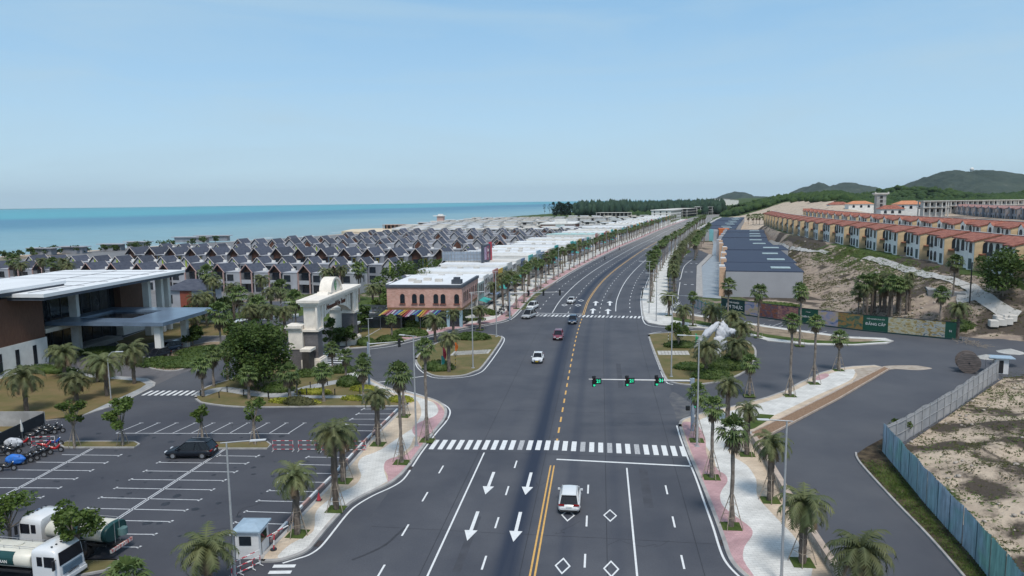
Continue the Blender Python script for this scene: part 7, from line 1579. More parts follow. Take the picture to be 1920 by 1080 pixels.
# barriers
M_RW = mat('red_white_paint', (.5, .05, .07), .5, scale=1, col2=(.65, .65, .65), lo=.49, hi=.51); 
def rw_bar(mb, p, q, r_=.035):
    p, q = Vector(p), Vector(q); L = (q-p).length; n = max(2, int(L/.38))
    for k in range(n): mb.tube([p.lerp(q, k/n), p.lerp(q, (k+1)/n)], r_, 5, mi=k % 2)
M_RED = mat('red_paint', (.45, .04, .06), .5, .1, 3); M_WHP = mat('white_paint', (.66, .66, .66), .5, .05, 3)
def barrier(label, loc, rz_, W=2.3, H=1.15, group='red and white barriers'):
    t = thing('barrier', label, 'barrier', (*loc, 0), rz_, group)
    for z in (.22, .68, H): a = MB(); rw_bar(a, (-W/2, 0, z), (W/2, 0, z)); a.obj('rail', [M_RED, M_WHP], t)
    for x_ in (-W/2, W/2): a = MB(); rw_bar(a, (x_, 0, 0), (x_, 0, H)); a.obj('post', [M_WHP, M_RED], t); a = MB(); a.tube([(x_, -.35, .05), (x_, .35, .05)], .03, 5); a.obj('foot', M_WHP, t)
for i, (px, py) in enumerate(((531, 846), (579, 846), (622, 847), (667, 847))): barrier('red and white pipe barrier closing the bays, %s from the left' % nth(i), G(px, py), rad(-2), 2.15)
barrier('red and white barrier among the parked motorbikes', G(82, 838), rad(5), 2.4); barrier('red and white barrier leaning by the booth at the bottom', G(455, 1076), rad(50), 1.6); barrier('red and white barrier behind the ticket booth', G(470, 1068), rad(55), 1.6)
# ticket booth
g0, g1 = Vector((*G(443, 1048), 0)), Vector((*G(487, 1052), 0)); t = thing('ticket_booth', 'white ticket booth with pale blue roof at the car park exit', 'booth', g0, math.atan2(g1.y-g0.y, g1.x-g0.x)+.15)
a = MB(); a.bb(0, 1.75, 0, 1.9, 0, 2.1); a.obj('wall', M_WHP, t); a = MB(); a.bb(-.2, 1.95, -.2, 2.1, 2.1, 2.22); a.add([(-.2, -.2, 2.22), (1.95, -.2, 2.22), (1.95, 2.1, 2.22), (-.2, 2.1, 2.22), (.5, .6, 2.5), (1.3, .6, 2.5), (1.3, 1.3, 2.5), (.5, 1.3, 2.5)], [(0, 1, 5, 4), (1, 2, 6, 5), (2, 3, 7, 6), (3, 0, 4, 7), (4, 5, 6, 7)]); a.obj('roof', mat('pale_blue_roof', (.33, .43, .52), .5, .08, 2), t)
for (x0, x1, y0, y1) in ((.3, 1.2, -.03, -.005), (1.755, 1.78, .4, 1.5)): m_ = MB(); m_.bb(x0, x1, y0, y1, 1.05, 1.75); m_.obj('window', M_GLASS, t)
m_ = MB(); m_.bb(1.755, 1.775, .45, .5, .1, 1.0); m_.obj('door_edge', M_BLK, t)
g = G(513, 1031, .12); t = thing('barrier_post', 'red and white parking barrier post beside the booth', 'post', (g[0], g[1], .12)); a = MB(); rw_bar(a, (0, 0, 0), (.1, 0, 1.2), .06); a.obj('post', [M_RED, M_WHP], t); a = MB(); a.cyl((0, 0, 0), .25, .08, 10); a.obj('base', M_BLK, t); a = MB(); rw_bar(a, (-.5, .1, 1.0), (.9, .9, 1.5), .045); a.obj('boom', [M_RED, M_WHP], t)
g = G(598, 938, .12); t = thing('traffic_cone', 'small reddish cone on the beige pavement', 'cone', (g[0], g[1], .12)); a = MB(); a.lathe((0, 0, 0), [(.2, .04), (.03, .7)], 10); a.obj('cone', M_RED, t); a = MB(); a.box((0, 0, .02), (.5, .5, .04)); a.obj('base', M_BLK, t)
# striped kerb and drain along the bays
K1 = resample(Gs([(745, 769), (727, 787), (687, 825), (627, 890), (567, 950), (515, 1007), (505, 1020)]), .8); a = MB(); b = MB()
for i in range(len(K1)-1): (a if (i//2) % 2 else b).wall(K1[i:i+2], .2, -.05, .22)
m_ = MB(); off0 = len(a.f); m_.v = a.v+b.v; m_.f = a.f+[tuple(q+len(a.v) for q in f) for f in b.f]; m_.m = [0]*len(a.f)+[1]*len(b.f); m_.sm = [False]*len(m_.f); struct(m_.obj('striped_kerb', [M_TRIMP, M_WHP]))
# stone planter and low wall on the right
M_STW = brickmat('rubble_stone', (.20, .14, .10), (.34, .25, .18), (.25, .2, .16), 1.0, w=.35, h=.2, axis='wall'); M_CAP = mat('wall_cap', (.42, .34, .28), .8, .15, 1, bump=.2)
PL1 = Gs([(1658, 690), (1560, 740), (1440, 799), (1410, 813)]); a = MB(); P2 = Gs([(1667, 693), (1572, 749), (1452, 812), (1415, 833)]); a.add([(*p, .16) for p in PL1]+[(*p, .12) for p in P2], [(i, i+1, 5+i, 4+i) for i in range(3)]); struct(a.obj('mulch_bed', mat('bark_mulch', (.17, .10, .06), .95, scale=6, col2=(.30, .20, .13), bump=1, bscale=8)))
t = thing('planter_kerb', 'twin cream kerbs enclosing the brown mulch strip along the white paving spit', 'planter', (0, 0, 0))
a = MB(); a.wall(PL1, .14, -.05, .26); a.obj('kerb_wall', M_CAP, t); a = MB(); a.wall(P2, .14, -.05, .2); a.obj('kerb_wall', M_CAP, t)
t = thing('stone_wall', 'low rubble stone wall with pink cap between the right pavement and the side road', 'wall', (0, 0, 0)); WLp = Gs([(1411, 828), (1436, 866), (1447, 888), (1475, 936), (1502, 980), (1535, 1033), (1562, 1075), (1590, 1120)])
a = MB(); a.wall(WLp, .3, -.05, .78); a.obj('stone_face', M_STW, t); a = MB(); a.wall(WLp, .48, .78, .9); a.obj('cap', M_CAP, t)
# hoardings
def picmat(name, cols, sc=1.0, seed=0):
    if name in MATS: return MATS[name]
    m = bpy.data.materials.new(name); m.use_nodes = True; t = m.node_tree; L = t.links.new; b = t.nodes['Principled BSDF']; b.inputs['Roughness'].default_value = .5
    tc = nn(t, 'ShaderNodeTexCoord'); mp = nn(t, 'ShaderNodeMapping', inp={3: (sc*.55, sc*.55, sc), 1: (seed, seed*.7, 0)}); L(tc.outputs['Object'], mp.inputs[0])
    n = nn(t, 'ShaderNodeTexNoise', inp={'Scale': 1.0, 'Detail': 6, 'Roughness': .6, 'Distortion': .8}); L(mp.outputs[0], n.inputs['Vector']); r = nn(t, 'ShaderNodeValToRGB'); L(n.outputs[0], r.inputs[0]); e = r.color_ramp.elements
    e[0].position = .3; e[0].color = (*cols[0], 1); e[1].position = .7; e[1].color = (*cols[-1], 1)
    for i, c in enumerate(cols[1:-1]): x = e.new(.3+.4*(i+1)/(len(cols)-1)); x.color = (*c, 1)
    L(r.outputs[0], b.inputs['Base Color']); MATS[name] = m; return m
HG = (.008, .06, .038); PM = {'g': mat('hoarding_green', HG, .5, .1, .5), 'd': mat('hoarding_deep', (.008, .035, .035), .5, .1, .5),
 'p': picmat('picture_market', [(.015, .02, .03), (.14, .06, .09), (.3, .14, .1), (.3, .22, .2)], 2.0, 3), 'o': picmat('picture_orange', [(.02, .03, .03), (.25, .08, .04), (.05, .05, .09), (.36, .22, .18)], 2.0, 7), 'b': picmat('picture_blue', [(.04, .1, .2), (.25, .25, .35), (.4, .3, .2), (.1, .2, .1)], 1.0, 11),
 'f': picmat('picture_food', [(.02, .03, .06), (.06, .12, .07), (.3, .16, .04), (.03, .05, .09)], 1.6, 19), 'y': picmat('picture_gold', [(.05, .05, .02), (.34, .26, .10), (.42, .42, .34), (.12, .09, .03)], 2.0, 23), 'w': picmat('picture_people', [(.01, .03, .07), (.36, .38, .36), (.3, .21, .05), (.02, .05, .09)], 2.0, 31)}
HL = [(48.0, 162.4), (51.5, 157.0), (59.5, 146), (68.0, 136.4), (80.6, 126.0)]
def hoard_at(px):   # point of the hoarding line seen at column px
    best = None
    for i in range(401):
        s_ = i/400*poly_len(HL); acc = 0
        for p, q in zip(HL, HL[1:]):
            l = math.dist(p, q)
            if acc+l >= s_-1e-6: f = (s_-acc)/l; pt_ = (p[0]+(q[0]-p[0])*f, p[1]+(q[1]-p[1])*f); break
            acc += l
        v = Vector((pt_[0], pt_[1], 1.5-CAM_H)); x = 960+F_PX*v.dot(RR)/v.dot(FW)
        if best is None or abs(x-px) < best[0]: best = (abs(x-px), pt_)
    return best[1]
T = thing('hoarding', 'long dark green construction hoarding with picture panels and white Vietnamese words', 'hoarding', (0, 0, 0))
cuts = [(1349, 1357, 'd', None), (1357, 1397, 'd', ('ẨM THỰC', 'TRẢI NGHIỆM')), (1397, 1424, 'b', None), (1424, 1458, 'o', None), (1458, 1497, 'p', None), (1497, 1534, 'g', ('THIÊN NHIÊN', 'HÒA MÌNH')), (1534, 1571, 'b', None), (1571, 1618, 'f', None), (1618, 1665, 'g', ('ĐẲNG CẤP', 'TRẢI NGHIỆM MUA SẮM')), (1665, 1718, 'y', None), (1718, 1772, 'w', None), (1772, 1793, 'g', ('N', ''))]
for x0, x1, k, tx in cuts:
    p, q = hoard_at(x0), hoard_at(x1); a = MB(); a.wall([p, q], .08, .25, 3.15); pn = a.obj('panel', PM[k], T)
    if tx:
        c = Vector(((p[0]+q[0])/2, (p[1]+q[1])/2, 0)); d = Vector((q[0]-p[0], q[1]-p[1], 0)); L_ = d.length; nrm = Vector((d.y, -d.x, 0)).normalized()
        if nrm.y > 0: nrm = -nrm
        a = MB(); sz = min(1.5, L_*1.25/max(4, len(tx[0]))); text_mb(a, tx[0], sz, frame(c+nrm*.06+Vector((0, 0, 1.5)), d), .01)
        if tx[1]: text_mb(a, tx[1], sz*.42, frame(c+nrm*.06+Vector((0, 0, 2.5)), d), .01)
        a.obj('lettering', M_WHP, pn)
a = MB(); a.wall(HL, .14, -.05, .22); a.obj('base_rail', MATS['hoarding_deep'], T); a = MB(); a.wall(HL, .12, 3.16, 3.26); a.obj('top_rail', M_BLK, T)
def corr(name, P, z0, z1, m, label, cat, step=2.4, posts=True):
    T = thing(name, label, cat, (0, 0, 0)); S = resample(P, step)+[P[-1]]
    for p, q in zip(S, S[1:]):
        if math.dist(p, q) < .2: continue
        R_ = resample([p, q], .16)+[q]; pts = [x for k, x in enumerate(R_)]; A = offset(pts, .0); O = [offset(pts, .035 if k % 2 else -.035)[k] for k in range(len(pts))]
        zj = lambda x, y: z1+.22*nz(x*.5, y*.5)+.06*nz(x*3, y*3); a = MB(); n = len(O); vs = [(*x, max(z0, gz(*x)) if z0 is not None else gz(*x)) for x in O]+[(*x, zj(*x)) for x in O]; fs = [(i, i+1, n+i+1, n+i) for i in range(n-1)]; a.add(vs, fs); I = offset(O, .03); a.add([(*x, 0) for x in I]+[(*x, zj(*x)) for x in I], [(n+i, n+i+1, i+1, i) for i in range(n-1)]); a.obj('panel', m, T)
    if posts:
        for p in S[::1]: a = MB(); o_ = offset([p, (p[0]+(P[-1][0]-P[0][0]), p[1]+(P[-1][1]-P[0][1]))], .12)[0]; a.cyl((o_[0], o_[1], 0), .05, z1+.05, 5); a.obj('post', M_POLE, T)
        for zz in (1.2, z1-.3): a = MB(); a.wall(offset(P, .1), .05, zz, zz+.06); a.obj('rail', M_POLE, T)
    return T
m = bpy.data.materials.new('painted_sheet'); m.use_nodes = True; t_ = m.node_tree; L_ = t_.links.new; b_ = t_.nodes['Principled BSDF']; b_.inputs['Roughness'].default_value = .55
tc = nn(t_, 'ShaderNodeTexCoord'); mp = nn(t_, 'ShaderNodeMapping', inp={3: (.09, .09, .12)}); L_(tc.outputs['Object'], mp.inputs[0]); n1 = nn(t_, 'ShaderNodeTexNoise', inp={'Scale': 1.6, 'Detail': 4, 'Distortion': .6}); L_(mp.outputs[0], n1.inputs['Vector']); r1 = nn(t_, 'ShaderNodeValToRGB'); L_(n1.outputs[0], r1.inputs[0]); e = r1.color_ramp.elements
e[0].position = .36; e[0].color = (.26, .48, .42, 1); e[1].position = .62; e[1].color = (.48, .58, .66, 1); x = e.new(.45); x.color = (.30, .45, .50, 1); x = e.new(.54); x.color = (.36, .46, .54, 1)
n2 = nn(t_, 'ShaderNodeTexNoise', inp={'Scale': 3, 'Detail': 8, 'Roughness': .7}); mp2 = nn(t_, 'ShaderNodeMapping', inp={3: (1, 1, .15)}); L_(tc.outputs['Object'], mp2.inputs[0]); L_(mp2.outputs[0], n2.inputs['Vector']); r2 = nn(t_, 'ShaderNodeMapRange', inp={1: .3, 2: .7, 3: .55, 4: 1.3}); L_(n2.outputs[0], r2.inputs[0]); hv = nn(t_, 'ShaderNodeHueSaturation'); L_(r2.outputs[0], hv.inputs['Value']); L_(r1.outputs[0], hv.inputs['Color']); L_(hv.outputs[0], b_.inputs['Base Color']); MATS['painted_sheet'] = m
corr('painted_hoarding', [(27.0, 25), (31.4, 42.5), (33.0, 48.9), (34.8, 58.0), (37.7, 70.5)], 0, 3.0, m, 'weathered blue green painted sheet metal hoarding beside the lower right road', 'hoarding', posts=False)
M_SILV = mat('galvanised_sheet', (.34, .355, .38), .45, scale=.5, col2=(.46, .47, .49), metal=.35)
corr('sheet_fence', [(37.9, 70.7), (40.7, 72.8), (52.7, 83.6), (68.4, 98.7)], 0, 2.7, M_SILV, 'silver corrugated sheet fence on posts running up to the cable reel', 'fence')
# dark fence by the motorbikes
T = thing('yard_fence', 'dark net covered fence round a grey walled yard at the left edge', 'fence', (0, 0, 0)); c0 = G(84, 801); c1 = G(-60, 872); c2 = G(-60, 801)
a = MB(); a.wall([c0, c1], .1, 0, 1.75); a.obj('net_panel', mat('dark_net', (.018, .022, .028), .8, .2, 2), T); a = MB(); a.wall([(c0[0]-.1, c0[1]+.1), c2], .12, 0, 1.9); a.obj('grey_wall', M_CONC, T)
for f_ in (0, .2, .4, .6, .8): p = (c0[0]+(c1[0]-c0[0])*f_, c0[1]+(c1[1]-c0[1])*f_+.12); a = MB(); a.cyl((p[0], p[1], 0), .05, 1.85, 5); a.obj('post', M_POLE, T)
g = G(42, 822); t = thing('garden_umbrella', 'folded pale garden umbrella leaning at the dark fence', 'umbrella', (*g, 0)); a = MB(); a.cyl((0, 0, 0), .03, 2.3, 6); a.obj('pole', M_POLE, t); a = MB(); a.lathe((0, 0, .8), [(.16, 0), (.2, .3), (.05, 1.4)], 8); a.obj('canopy', M_PLAT, t)
# cable reel, umbrellas, guard booth, blocks, rubble
g = G(1816, 700); T = thing('cable_reel', 'huge weathered wooden cable reel standing on edge by the silver fence', 'cable reel', (g[0], g[1], 0), rad(-24))
M_OLDW = mat('old_wood', (.10, .085, .08), .9, scale=1.2, col2=(.2, .165, .15), stretch=(1, 1, 5), bump=.5)
for y_ in (0, 2.2): a = MB(); a.cyl((0, y_, 1.5), 1.5, .16, 36, axis='y'); fl = a.obj('flange', M_OLDW, T)
a = MB(); a.cyl((0, 1.1, 1.5), 1.05, 2.03, 24, axis='y'); a.obj('cable', mat('black_cable', (.012, .014, .02), .6, .2, 3), T); a = MB(); a.cyl((0, -.09, 1.5), .14, .04, 10, axis='y'); a.obj('hub', M_BLK, T)
a = MB()
for z_ in [.3+.3*k for k in range(9)]: hw = math.sqrt(max(0, 1.45**2-(z_-1.5)**2)); a.bb(-hw, hw, -.105, -.085, z_-.012, z_+.012)
a.obj('plank_gaps', M_BLK, T)
def umb(px, py, label, R=1.9, h=2.3, m=None, z=.0):
    g = G(px, py, z); t = thing('parasol', label, 'parasol', (g[0], g[1], z)); a = MB(); a.cyl((0, 0, 0), .03, h, 6); a.obj('pole', M_POLE, t); a = MB(); n = 8; vs = [(R*cs(rad(k*45)), R*sn(rad(k*45)), h-.5) for k in range(n)]+[(0, 0, h+.05)]; a.add(vs, [(k, (k+1) % n, 8) for k in range(n)]+[((k+1) % n, k, 8) for k in range(n)]); a.obj('canopy', m or M_STU, t)
umb(1847, 697, 'pale parasol between the cable reel and the guard booth', 1.5, 2.6); umb(1893, 687, 'large pale parasol right of the guard booth', 1.9, 2.7); umb(886, 612, 'white parasol on the brick shop terrace, nearest the corner', 1.6, 2.5, z=.12); umb(894, 597, 'second white parasol by the brick shop door', 1.8, 2.8, z=.12); umb(908, 607, 'low pale parasol at the end of the terrace hedge', 1.5, 2.2, mat('rose_cloth', (.5, .36, .33), .8, .1, 2), z=.12)
g = G(1874, 699); t = thing('guard_booth', 'small white guard booth with pale blue roof behind the silver fence', 'booth', (g[0], g[1], 0), rad(-20)); a = MB(); a.bb(-.9, .9, -.7, .7, 0, 2.3); a.obj('wall', M_WHP, t); a = MB(); a.bb(-1.6, 1.6, -1.1, 1.1, 2.3, 2.42); a.obj('roof', mat('pale_blue_roof', (.33, .43, .52)), t); a = MB(); a.bb(-.35, .25, -.74, -.71, .1, 2.0); a.obj('door', M_BLK, t)
for i, (px, py) in enumerate(((1862, 613), (1877, 611), (1888, 610), (1872, 604), (1886, 603), (1895, 603))):
    g = on(px, py); t = MB(); t.box((0, 0, .6), (1.45, 1.7, 1.3)); o = t.obj('concrete_block', M_DUSTC, None, g, rad(-20+i*3)); tag(o, 'pale cube shaped concrete block on the sand above the road, %s of the stack' % nth(i), 'block', 'concrete blocks'); bm_ = bmesh.new(); bm_.from_mesh(o.data); bmesh.ops.bevel(bm_, geom=bm_.edges[:], offset=.12, segments=1, affect='EDGES'); bm_.to_mesh(o.data); bm_.free()
a = MB(); r = random.Random(9); 
for i in range(60): t_ = r.random(); g = G(1800+t_*45+r.uniform(-6, 6), 640+t_*12+r.uniform(-3, 3)); p = Vector((*g, .1+.3*r.random())); d = Vector((r.uniform(-1, 1), r.uniform(-1, 1), r.uniform(-.1, .5)))*1.2; a.tube([p, p+d], .025, 4)
tag(a.obj('brushwood', M_STK), 'loose pile of thin sticks lying on the asphalt before the hoarding end', 'sticks')
def pathstrip(name, px, w_, m_):
    P = [on(*p) for p in px]; P2 = resample(crom([(p[0], p[1]) for p in P], 5), 1.5); a = MB(); a.strip(P2, w_, lambda x, y: gz(x, y)+.22); struct(a.obj(name, m_))
M_CPATH = mat('pale_concrete_path', (.42, .41, .39), .9, .12, .4)
pathstrip('slope_path', [(1440, 455), (1500, 468), (1552, 475)], 1.6, M_CPATH); pathstrip('slope_path', [(1622, 484), (1660, 494), (1700, 507), (1760, 520), (1815, 538)], 2.2, M_CPATH); pathstrip('slope_path', [(1813, 537), (1845, 560), (1880, 585), (1925, 600)], 2.6, M_CPATH); pathstrip('slope_path', [(1815, 545), (1812, 560), (1818, 572)], 3.5, M_CPATH)
P = [on(*p)[:2] for p in ((1735, 540), (1800, 542), (1810, 556), (1770, 560), (1740, 556))]; zc = max(gz(*p) for p in P)-.4; a = MB(); a.prism(P, zc-2.2, zc, 0); struct(a.obj('concrete_pad', M_CONC))
g = on(1818, 568); t = thing('utility_pole', 'thin dark pole on the sandy slope above the hoarding end', 'pole', g); a = MB(); a.cyl((0, 0, -1), .12, 9, 6); a.obj('shaft', M_BLK, t); a = MB(); a.tube([(0, 0, 7.6), (4, -4, .4)], .02, 4); a.obj('stay_wire', M_BLK, t)
# sculpture on the right island
g = G(1345, 672, .13); T = thing('sculpture', 'large white folded shell sculpture on posts behind the right island palms', 'sculpture', (g[0], g[1], .13), rad(10)); T.scale = (.86, .86, .86); M_SCU = mat('sculpture_white', (.54, .55, .58), .55, scale=2.5, col2=(.32, .34, .4), stretch=(1, 1, .35), lo=.56, hi=.66)
for i, (x_, z_, sx, sz, ti, y_) in enumerate(((-2.3, 4.4, .75, 2.7, .75, .2), (-1.5, 5.4, .6, 2.3, .8, -.2), (.6, 4.6, 1.0, 1.5, -.2, .0), (1.6, 5.3, .8, 1.7, -.5, .3), (.3, 3.3, 1.2, 1.1, .3, -.3), (1.0, 2.4, .8, 1.0, -.6, 0), (-.2, 1.3, .9, .7, .2, 0), (2.9, 5.0, .7, .6, 0, .2))):
    a = MB(); a.T = Matrix.Translation((x_, y_, z_)) @ Matrix.Rotation(ti, 4, 'Y'); a.blob((0, 0, 0), (sx, .42, sz), i+2, .26, sub=3, fr=2.6); a.obj('shell', M_SCU, T)
for x_ in (-.6, 1.9, .6): a = MB(); a.cyl((x_, 0, 0), .12, 2.6 if x_ > 1 else 1.5, 8); a.obj('post', M_STU, T)
# feather flags, bollards, ad banner
for px, py, c_, lb, h in ((831, 690, M_RED, 'red feather flag on the left traffic island', 3.4), (828, 695, mat('teal_cloth', (.03, .22, .2), .7, .1, 2), 'teal feather flag on the left traffic island', 2.4), (853, 668, mat('orange_cloth', (.5, .12, .02), .7, .1, 2), 'orange red feather flag towards the back of the left island', 2.6), (1310, 668, M_RED, 'small red flag behind the street lamp on the right island', 3.2), (1303, 664, mat('green_cloth', (.02, .3, .12), .7, .1, 2), 'small green flag left of the red one on the right island', 3.6)):
    g = G(px, py, .13); t = thing('feather_flag', lb, 'flag', (g[0], g[1], .13)); a = MB(); a.cyl((0, 0, 0), .025, h, 5); a.obj('pole', M_POLE, t); a = MB(); n = 6; vs = []
    for k in range(n+1): z = h*.35+h*.62*k/n; w_ = .55*sn(math.pi*(.15+.75*k/n)); vs += [(.03, .05*sn(k), z), (.03+w_, .1*sn(k+1), z)]
    a.add(vs, [(2*k, 2*k+1, 2*k+3, 2*k+2) for k in range(n)]); a.obj('cloth', c_, t)
for i, (px, py) in enumerate(((376, 742), (426, 735), (411, 746), (457, 742), (484, 730), (503, 745), (532, 723), (541, 742), (582, 727), (575, 740), (614, 722), (628, 740), (675, 738), (504, 748), (563, 745))):
    g = G(px, py, .13); a = MB(); a.cyl((0, 0, 0), .07, .75, 8); a.cyl((0, 0, .75), .1, .08, 8); tag(a.obj('bollard_light', M_BLK, None, (g[0], g[1], .13)), 'short black bollard light beside the garden paths, %s from the left' % nth(sorted([376, 426, 411, 457, 484, 503, 532, 541, 582, 575, 614, 628, 675, 504, 563]).index(px)), 'bollard', 'garden bollard lights')
g = G(854, 689, .13); t = thing('striped_post', 'thin black and yellow striped post on the left traffic island', 'post', (g[0], g[1], .13)); a = MB(); b = MB()
for k in range(8): a.cyl((0, 0, k*.28), .05, .28, 6, mi=k % 2)
a.obj('post', [M_BLK, M_PLAY], t)
g = G(1257, 690, .13); t = thing('striped_post', 'thin black and white striped post on the right traffic island', 'post', (G(1253, 640, .13)[0], G(1253, 640, .13)[1], .13)); a = MB()
for k in range(10): a.cyl((0, 0, k*.3), .05, .3, 6, mi=k % 2)
a.obj('post', [M_BLK, M_WHP], t)
# ------------------------------------------------------------------ far woods and hills
M_FOREST = mat('forest', (.022, .045, .020), .9, scale=.02, col2=(.060, .095, .030), detail=9, spec=.1, bump=.5, bscale=.3, lo=.3, hi=.7)
M_PINE = mat('casuarina', (.020, .042, .032), .9, scale=.05, col2=(.045, .075, .048), detail=8, spec=.1, lo=.3, hi=.7)
M_BRIGHT = mat('scrub_green', (.06, .11, .022), .9, scale=.03, col2=(.12, .17, .04), detail=8, spec=.1, lo=.3, hi=.7)
HV = {}
def hill(name, P, dist, base=10, dep=900, m=None, rough=1.0, seed=0):
    """ridge whose skyline follows measured heights; P = [(px, py), ...] seen at distance dist"""
    pts = []
    for px, py in P:
        d = FW+RR*((px-960)/F_PX)+UU*((540-py)/F_PX); k = dist/d.y; pts.append((d.x*k, CAM_H+d.z*k))
    x0, x1 = pts[0][0], pts[-1][0]; nx, ny = 220, 44; vs = []
    for j in range(ny):
        t = j/(ny-1)*2-1; y = dist+t*dep
        for i in range(nx):
            x = x0+(x1-x0)*i/(nx-1); e = interp(pts, x); u = (x-x0)/(x1-x0)
            ew = .22+.78*smooth((e-base)/90) if name == 'hill' else 1.0
            k = max(0, 1-abs(t/ew)**1.6)
            z = base*.2+(e-base*.2)*k*(1+.0*u); w = dist/3500
            edge = smooth((e-base)/60) if name == 'hill' else 1
            z += edge*rough*w*k*(11*nz(x*.006/w, y*.006/w, seed)+8*nz(x*.02/w, y*.02/w, seed+3)+5*nz(x*.06/w, y*.06/w, seed+5))
            if abs(t) < .04: z += rough*1.5*w*nz(x*.05/w, 1)
            vs.append((x, y, z))
    me = bpy.data.meshes.new(name); me.from_pydata(vs, [], [(j*nx+i, j*nx+i+1, (j+1)*nx+i+1, (j+1)*nx+i) for j in range(ny-1) for i in range(nx-1)]); me.polygons.foreach_set('use_smooth', [True]*len(me.polygons)); me.materials.append(m or M_HILL)
    o = bpy.data.objects.new(name, me); COL.objects.link(o); HV[name] = vs; return struct(o)
def hillmat():
    m = bpy.data.materials.new('hill_scrub_hazed'); m.use_nodes = True; t = m.node_tree; L = t.links.new; b = t.nodes['Principled BSDF']; b.inputs['Roughness'].default_value = .95; b.inputs['Specular IOR Level'].default_value = .05
    tc = nn(t, 'ShaderNodeTexCoord'); n = nn(t, 'ShaderNodeTexNoise', inp={'Scale': .012, 'Detail': 12, 'Roughness': .72}); L(tc.outputs['Object'], n.inputs['Vector'])
    r = nn(t, 'ShaderNodeValToRGB'); L(n.outputs[0], r.inputs[0]); e = r.color_ramp.elements; e[0].position = .35; e[0].color = (.042, .062, .054, 1); e[1].position = .64; e[1].color = (.082, .105, .082, 1); x = e.new(.70); x.color = (.2, .19, .175, 1)  # scrub and rock tones shifted bluish, distance haze put into the colour
    L(r.outputs[0], b.inputs['Base Color']); n2 = nn(t, 'ShaderNodeTexNoise', inp={'Scale': .05, 'Detail': 10, 'Roughness': .7}); L(tc.outputs['Object'], n2.inputs['Vector']); bp = nn(t, 'ShaderNodeBump', inp={'Strength': 1, 'Distance': 12}); L(n2.outputs[0], bp.inputs['Height']); L(bp.outputs[0], b.inputs['Normal']); return m
M_HILL = hillmat()
hill('hill', [(1690, 368), (1708, 358), (1722, 350), (1740, 340), (1752, 331), (1765, 323), (1780, 321), (1792, 325), (1803, 325), (1815, 320), (1826, 318), (1845, 321), (1868, 321), (1880, 326), (1900, 331), (1925, 332), (1960, 338), (2050, 345), (2200, 352)], 3300, m=M_HILL, seed=1, dep=520)
hill('hill', [(1470, 373), (1492, 362), (1508, 353), (1522, 346), (1532, 344), (1545, 349), (1556, 350), (1568, 347), (1580, 343), (1592, 344), (1610, 348), (1625, 350), (1640, 356), (1665, 360), (1700, 366)], 4300, m=M_HILL, seed=9, dep=450)
hill('hill', [(1325, 374), (1345, 371), (1360, 364), (1375, 359), (1387, 358), (1398, 361), (1412, 368), (1440, 369), (1470, 371), (1495, 372)], 5200, m=M_HILL, seed=17, dep=400)
hill('forest_ridge', [(1420, 384), (1440, 379), (1465, 374), (1490, 368), (1520, 369), (1560, 369), (1600, 370), (1640, 368), (1665, 362), (1682, 356), (1700, 355), (1715, 361), (1735, 368), (1800, 370), (1880, 369), (1960, 362), (2060, 362)], 1250, m=M_FOREST, seed=5, dep=330, rough=.9)
def crowns(name, gen, n, seed, m, sub=1, label=None):
    r = random.Random(seed); mb = MB()
    base = []
    for k in range(5):
        b = MB(); b.blob((0, 0, 0), (1, 1, 1), k+seed, .34, sub=sub, fr=1.7); base.append((b.v, b.f))
    for i in range(n):
        x, y, z, rr, hh = gen(r); v, f = base[r.randrange(5)]; a_ = r.uniform(0, 6.28); c_, s_ = cs(a_), sn(a_)
        mb.add([(x+(p[0]*c_-p[1]*s_)*rr, y+(p[0]*s_+p[1]*c_)*rr, z+p[2]*hh) for p in v], f, 0, True)
    o = mb.obj(name, m); o['kind'] = 'stuff'; return o
def ray_xy(px, d): x = (px-960)/F_PX*d; return x
# coastal casuarina wood between sea and avenue end
def gen1(r):
    d = r.uniform(1130, 2600); px = r.uniform(1068, 1345); x = ray_xy(px, d)+12
    top = interp([(1068, 380), (1085, 375.5), (1160, 374.5), (1200, 376.5), (1300, 374), (1330, 371), (1440, 371)], px)
    h = max(5, CAM_H-(top-interp([(900, 377), (1500, 369)], px))*d/F_PX if d < 1500 else r.uniform(13, 20)); h = min(h, 24)*r.uniform(.5, 1.0)
    zt = CAM_H-(top-interp([(900, 377), (1500, 369)], px))*d/F_PX
    return x, d, min(gz(x, d)+h*.5, zt-h*(.55+.5*r.random()**2)), r.uniform(4, 7.5), h*.55
crowns('coastal_wood', gen1, 3400, 2, M_PINE, 1)
def gen2(r):
    d = r.uniform(960, 1500); px = r.uniform(1180, 1500); x = ray_xy(px, d); h = r.uniform(5, 9)
    if x < cl_x(min(d, 1800))+16 and x > cl_x(min(d, 1800))-40: d = 1400
    return ray_xy(px, d), d, gz(ray_xy(px, d), d)+h*.4, r.uniform(4, 7), h*.6
crowns('roadside_wood', gen2, 1100, 3, M_FOREST, 1)
def gen3(r):
    px = r.uniform(1440, 1980); d = r.uniform(640, 1150); x = ray_xy(px, d)
    z = gz(x, d)
    if z < 21+4*nz(x*.02, d*.02, 9) and px < 1560: d = r.uniform(950, 1200); x = ray_xy(px, d); z = gz(x, d)
    h = r.uniform(3, 6.5); return x, d, z+h*.35, r.uniform(3, 6), h*.65
crowns('hillside_wood', gen3, 3600, 4, M_FOREST, 1)
def gen4(r):
    px = r.uniform(1760, 1990); d = r.uniform(580, 680); x = ray_xy(px, d); h = r.uniform(3, 6); return x, d, gz(x, d)+h*.3, r.uniform(3, 5.5), h*.6
crowns('bright_scrub', gen4, 420, 6, M_BRIGHT, 1)
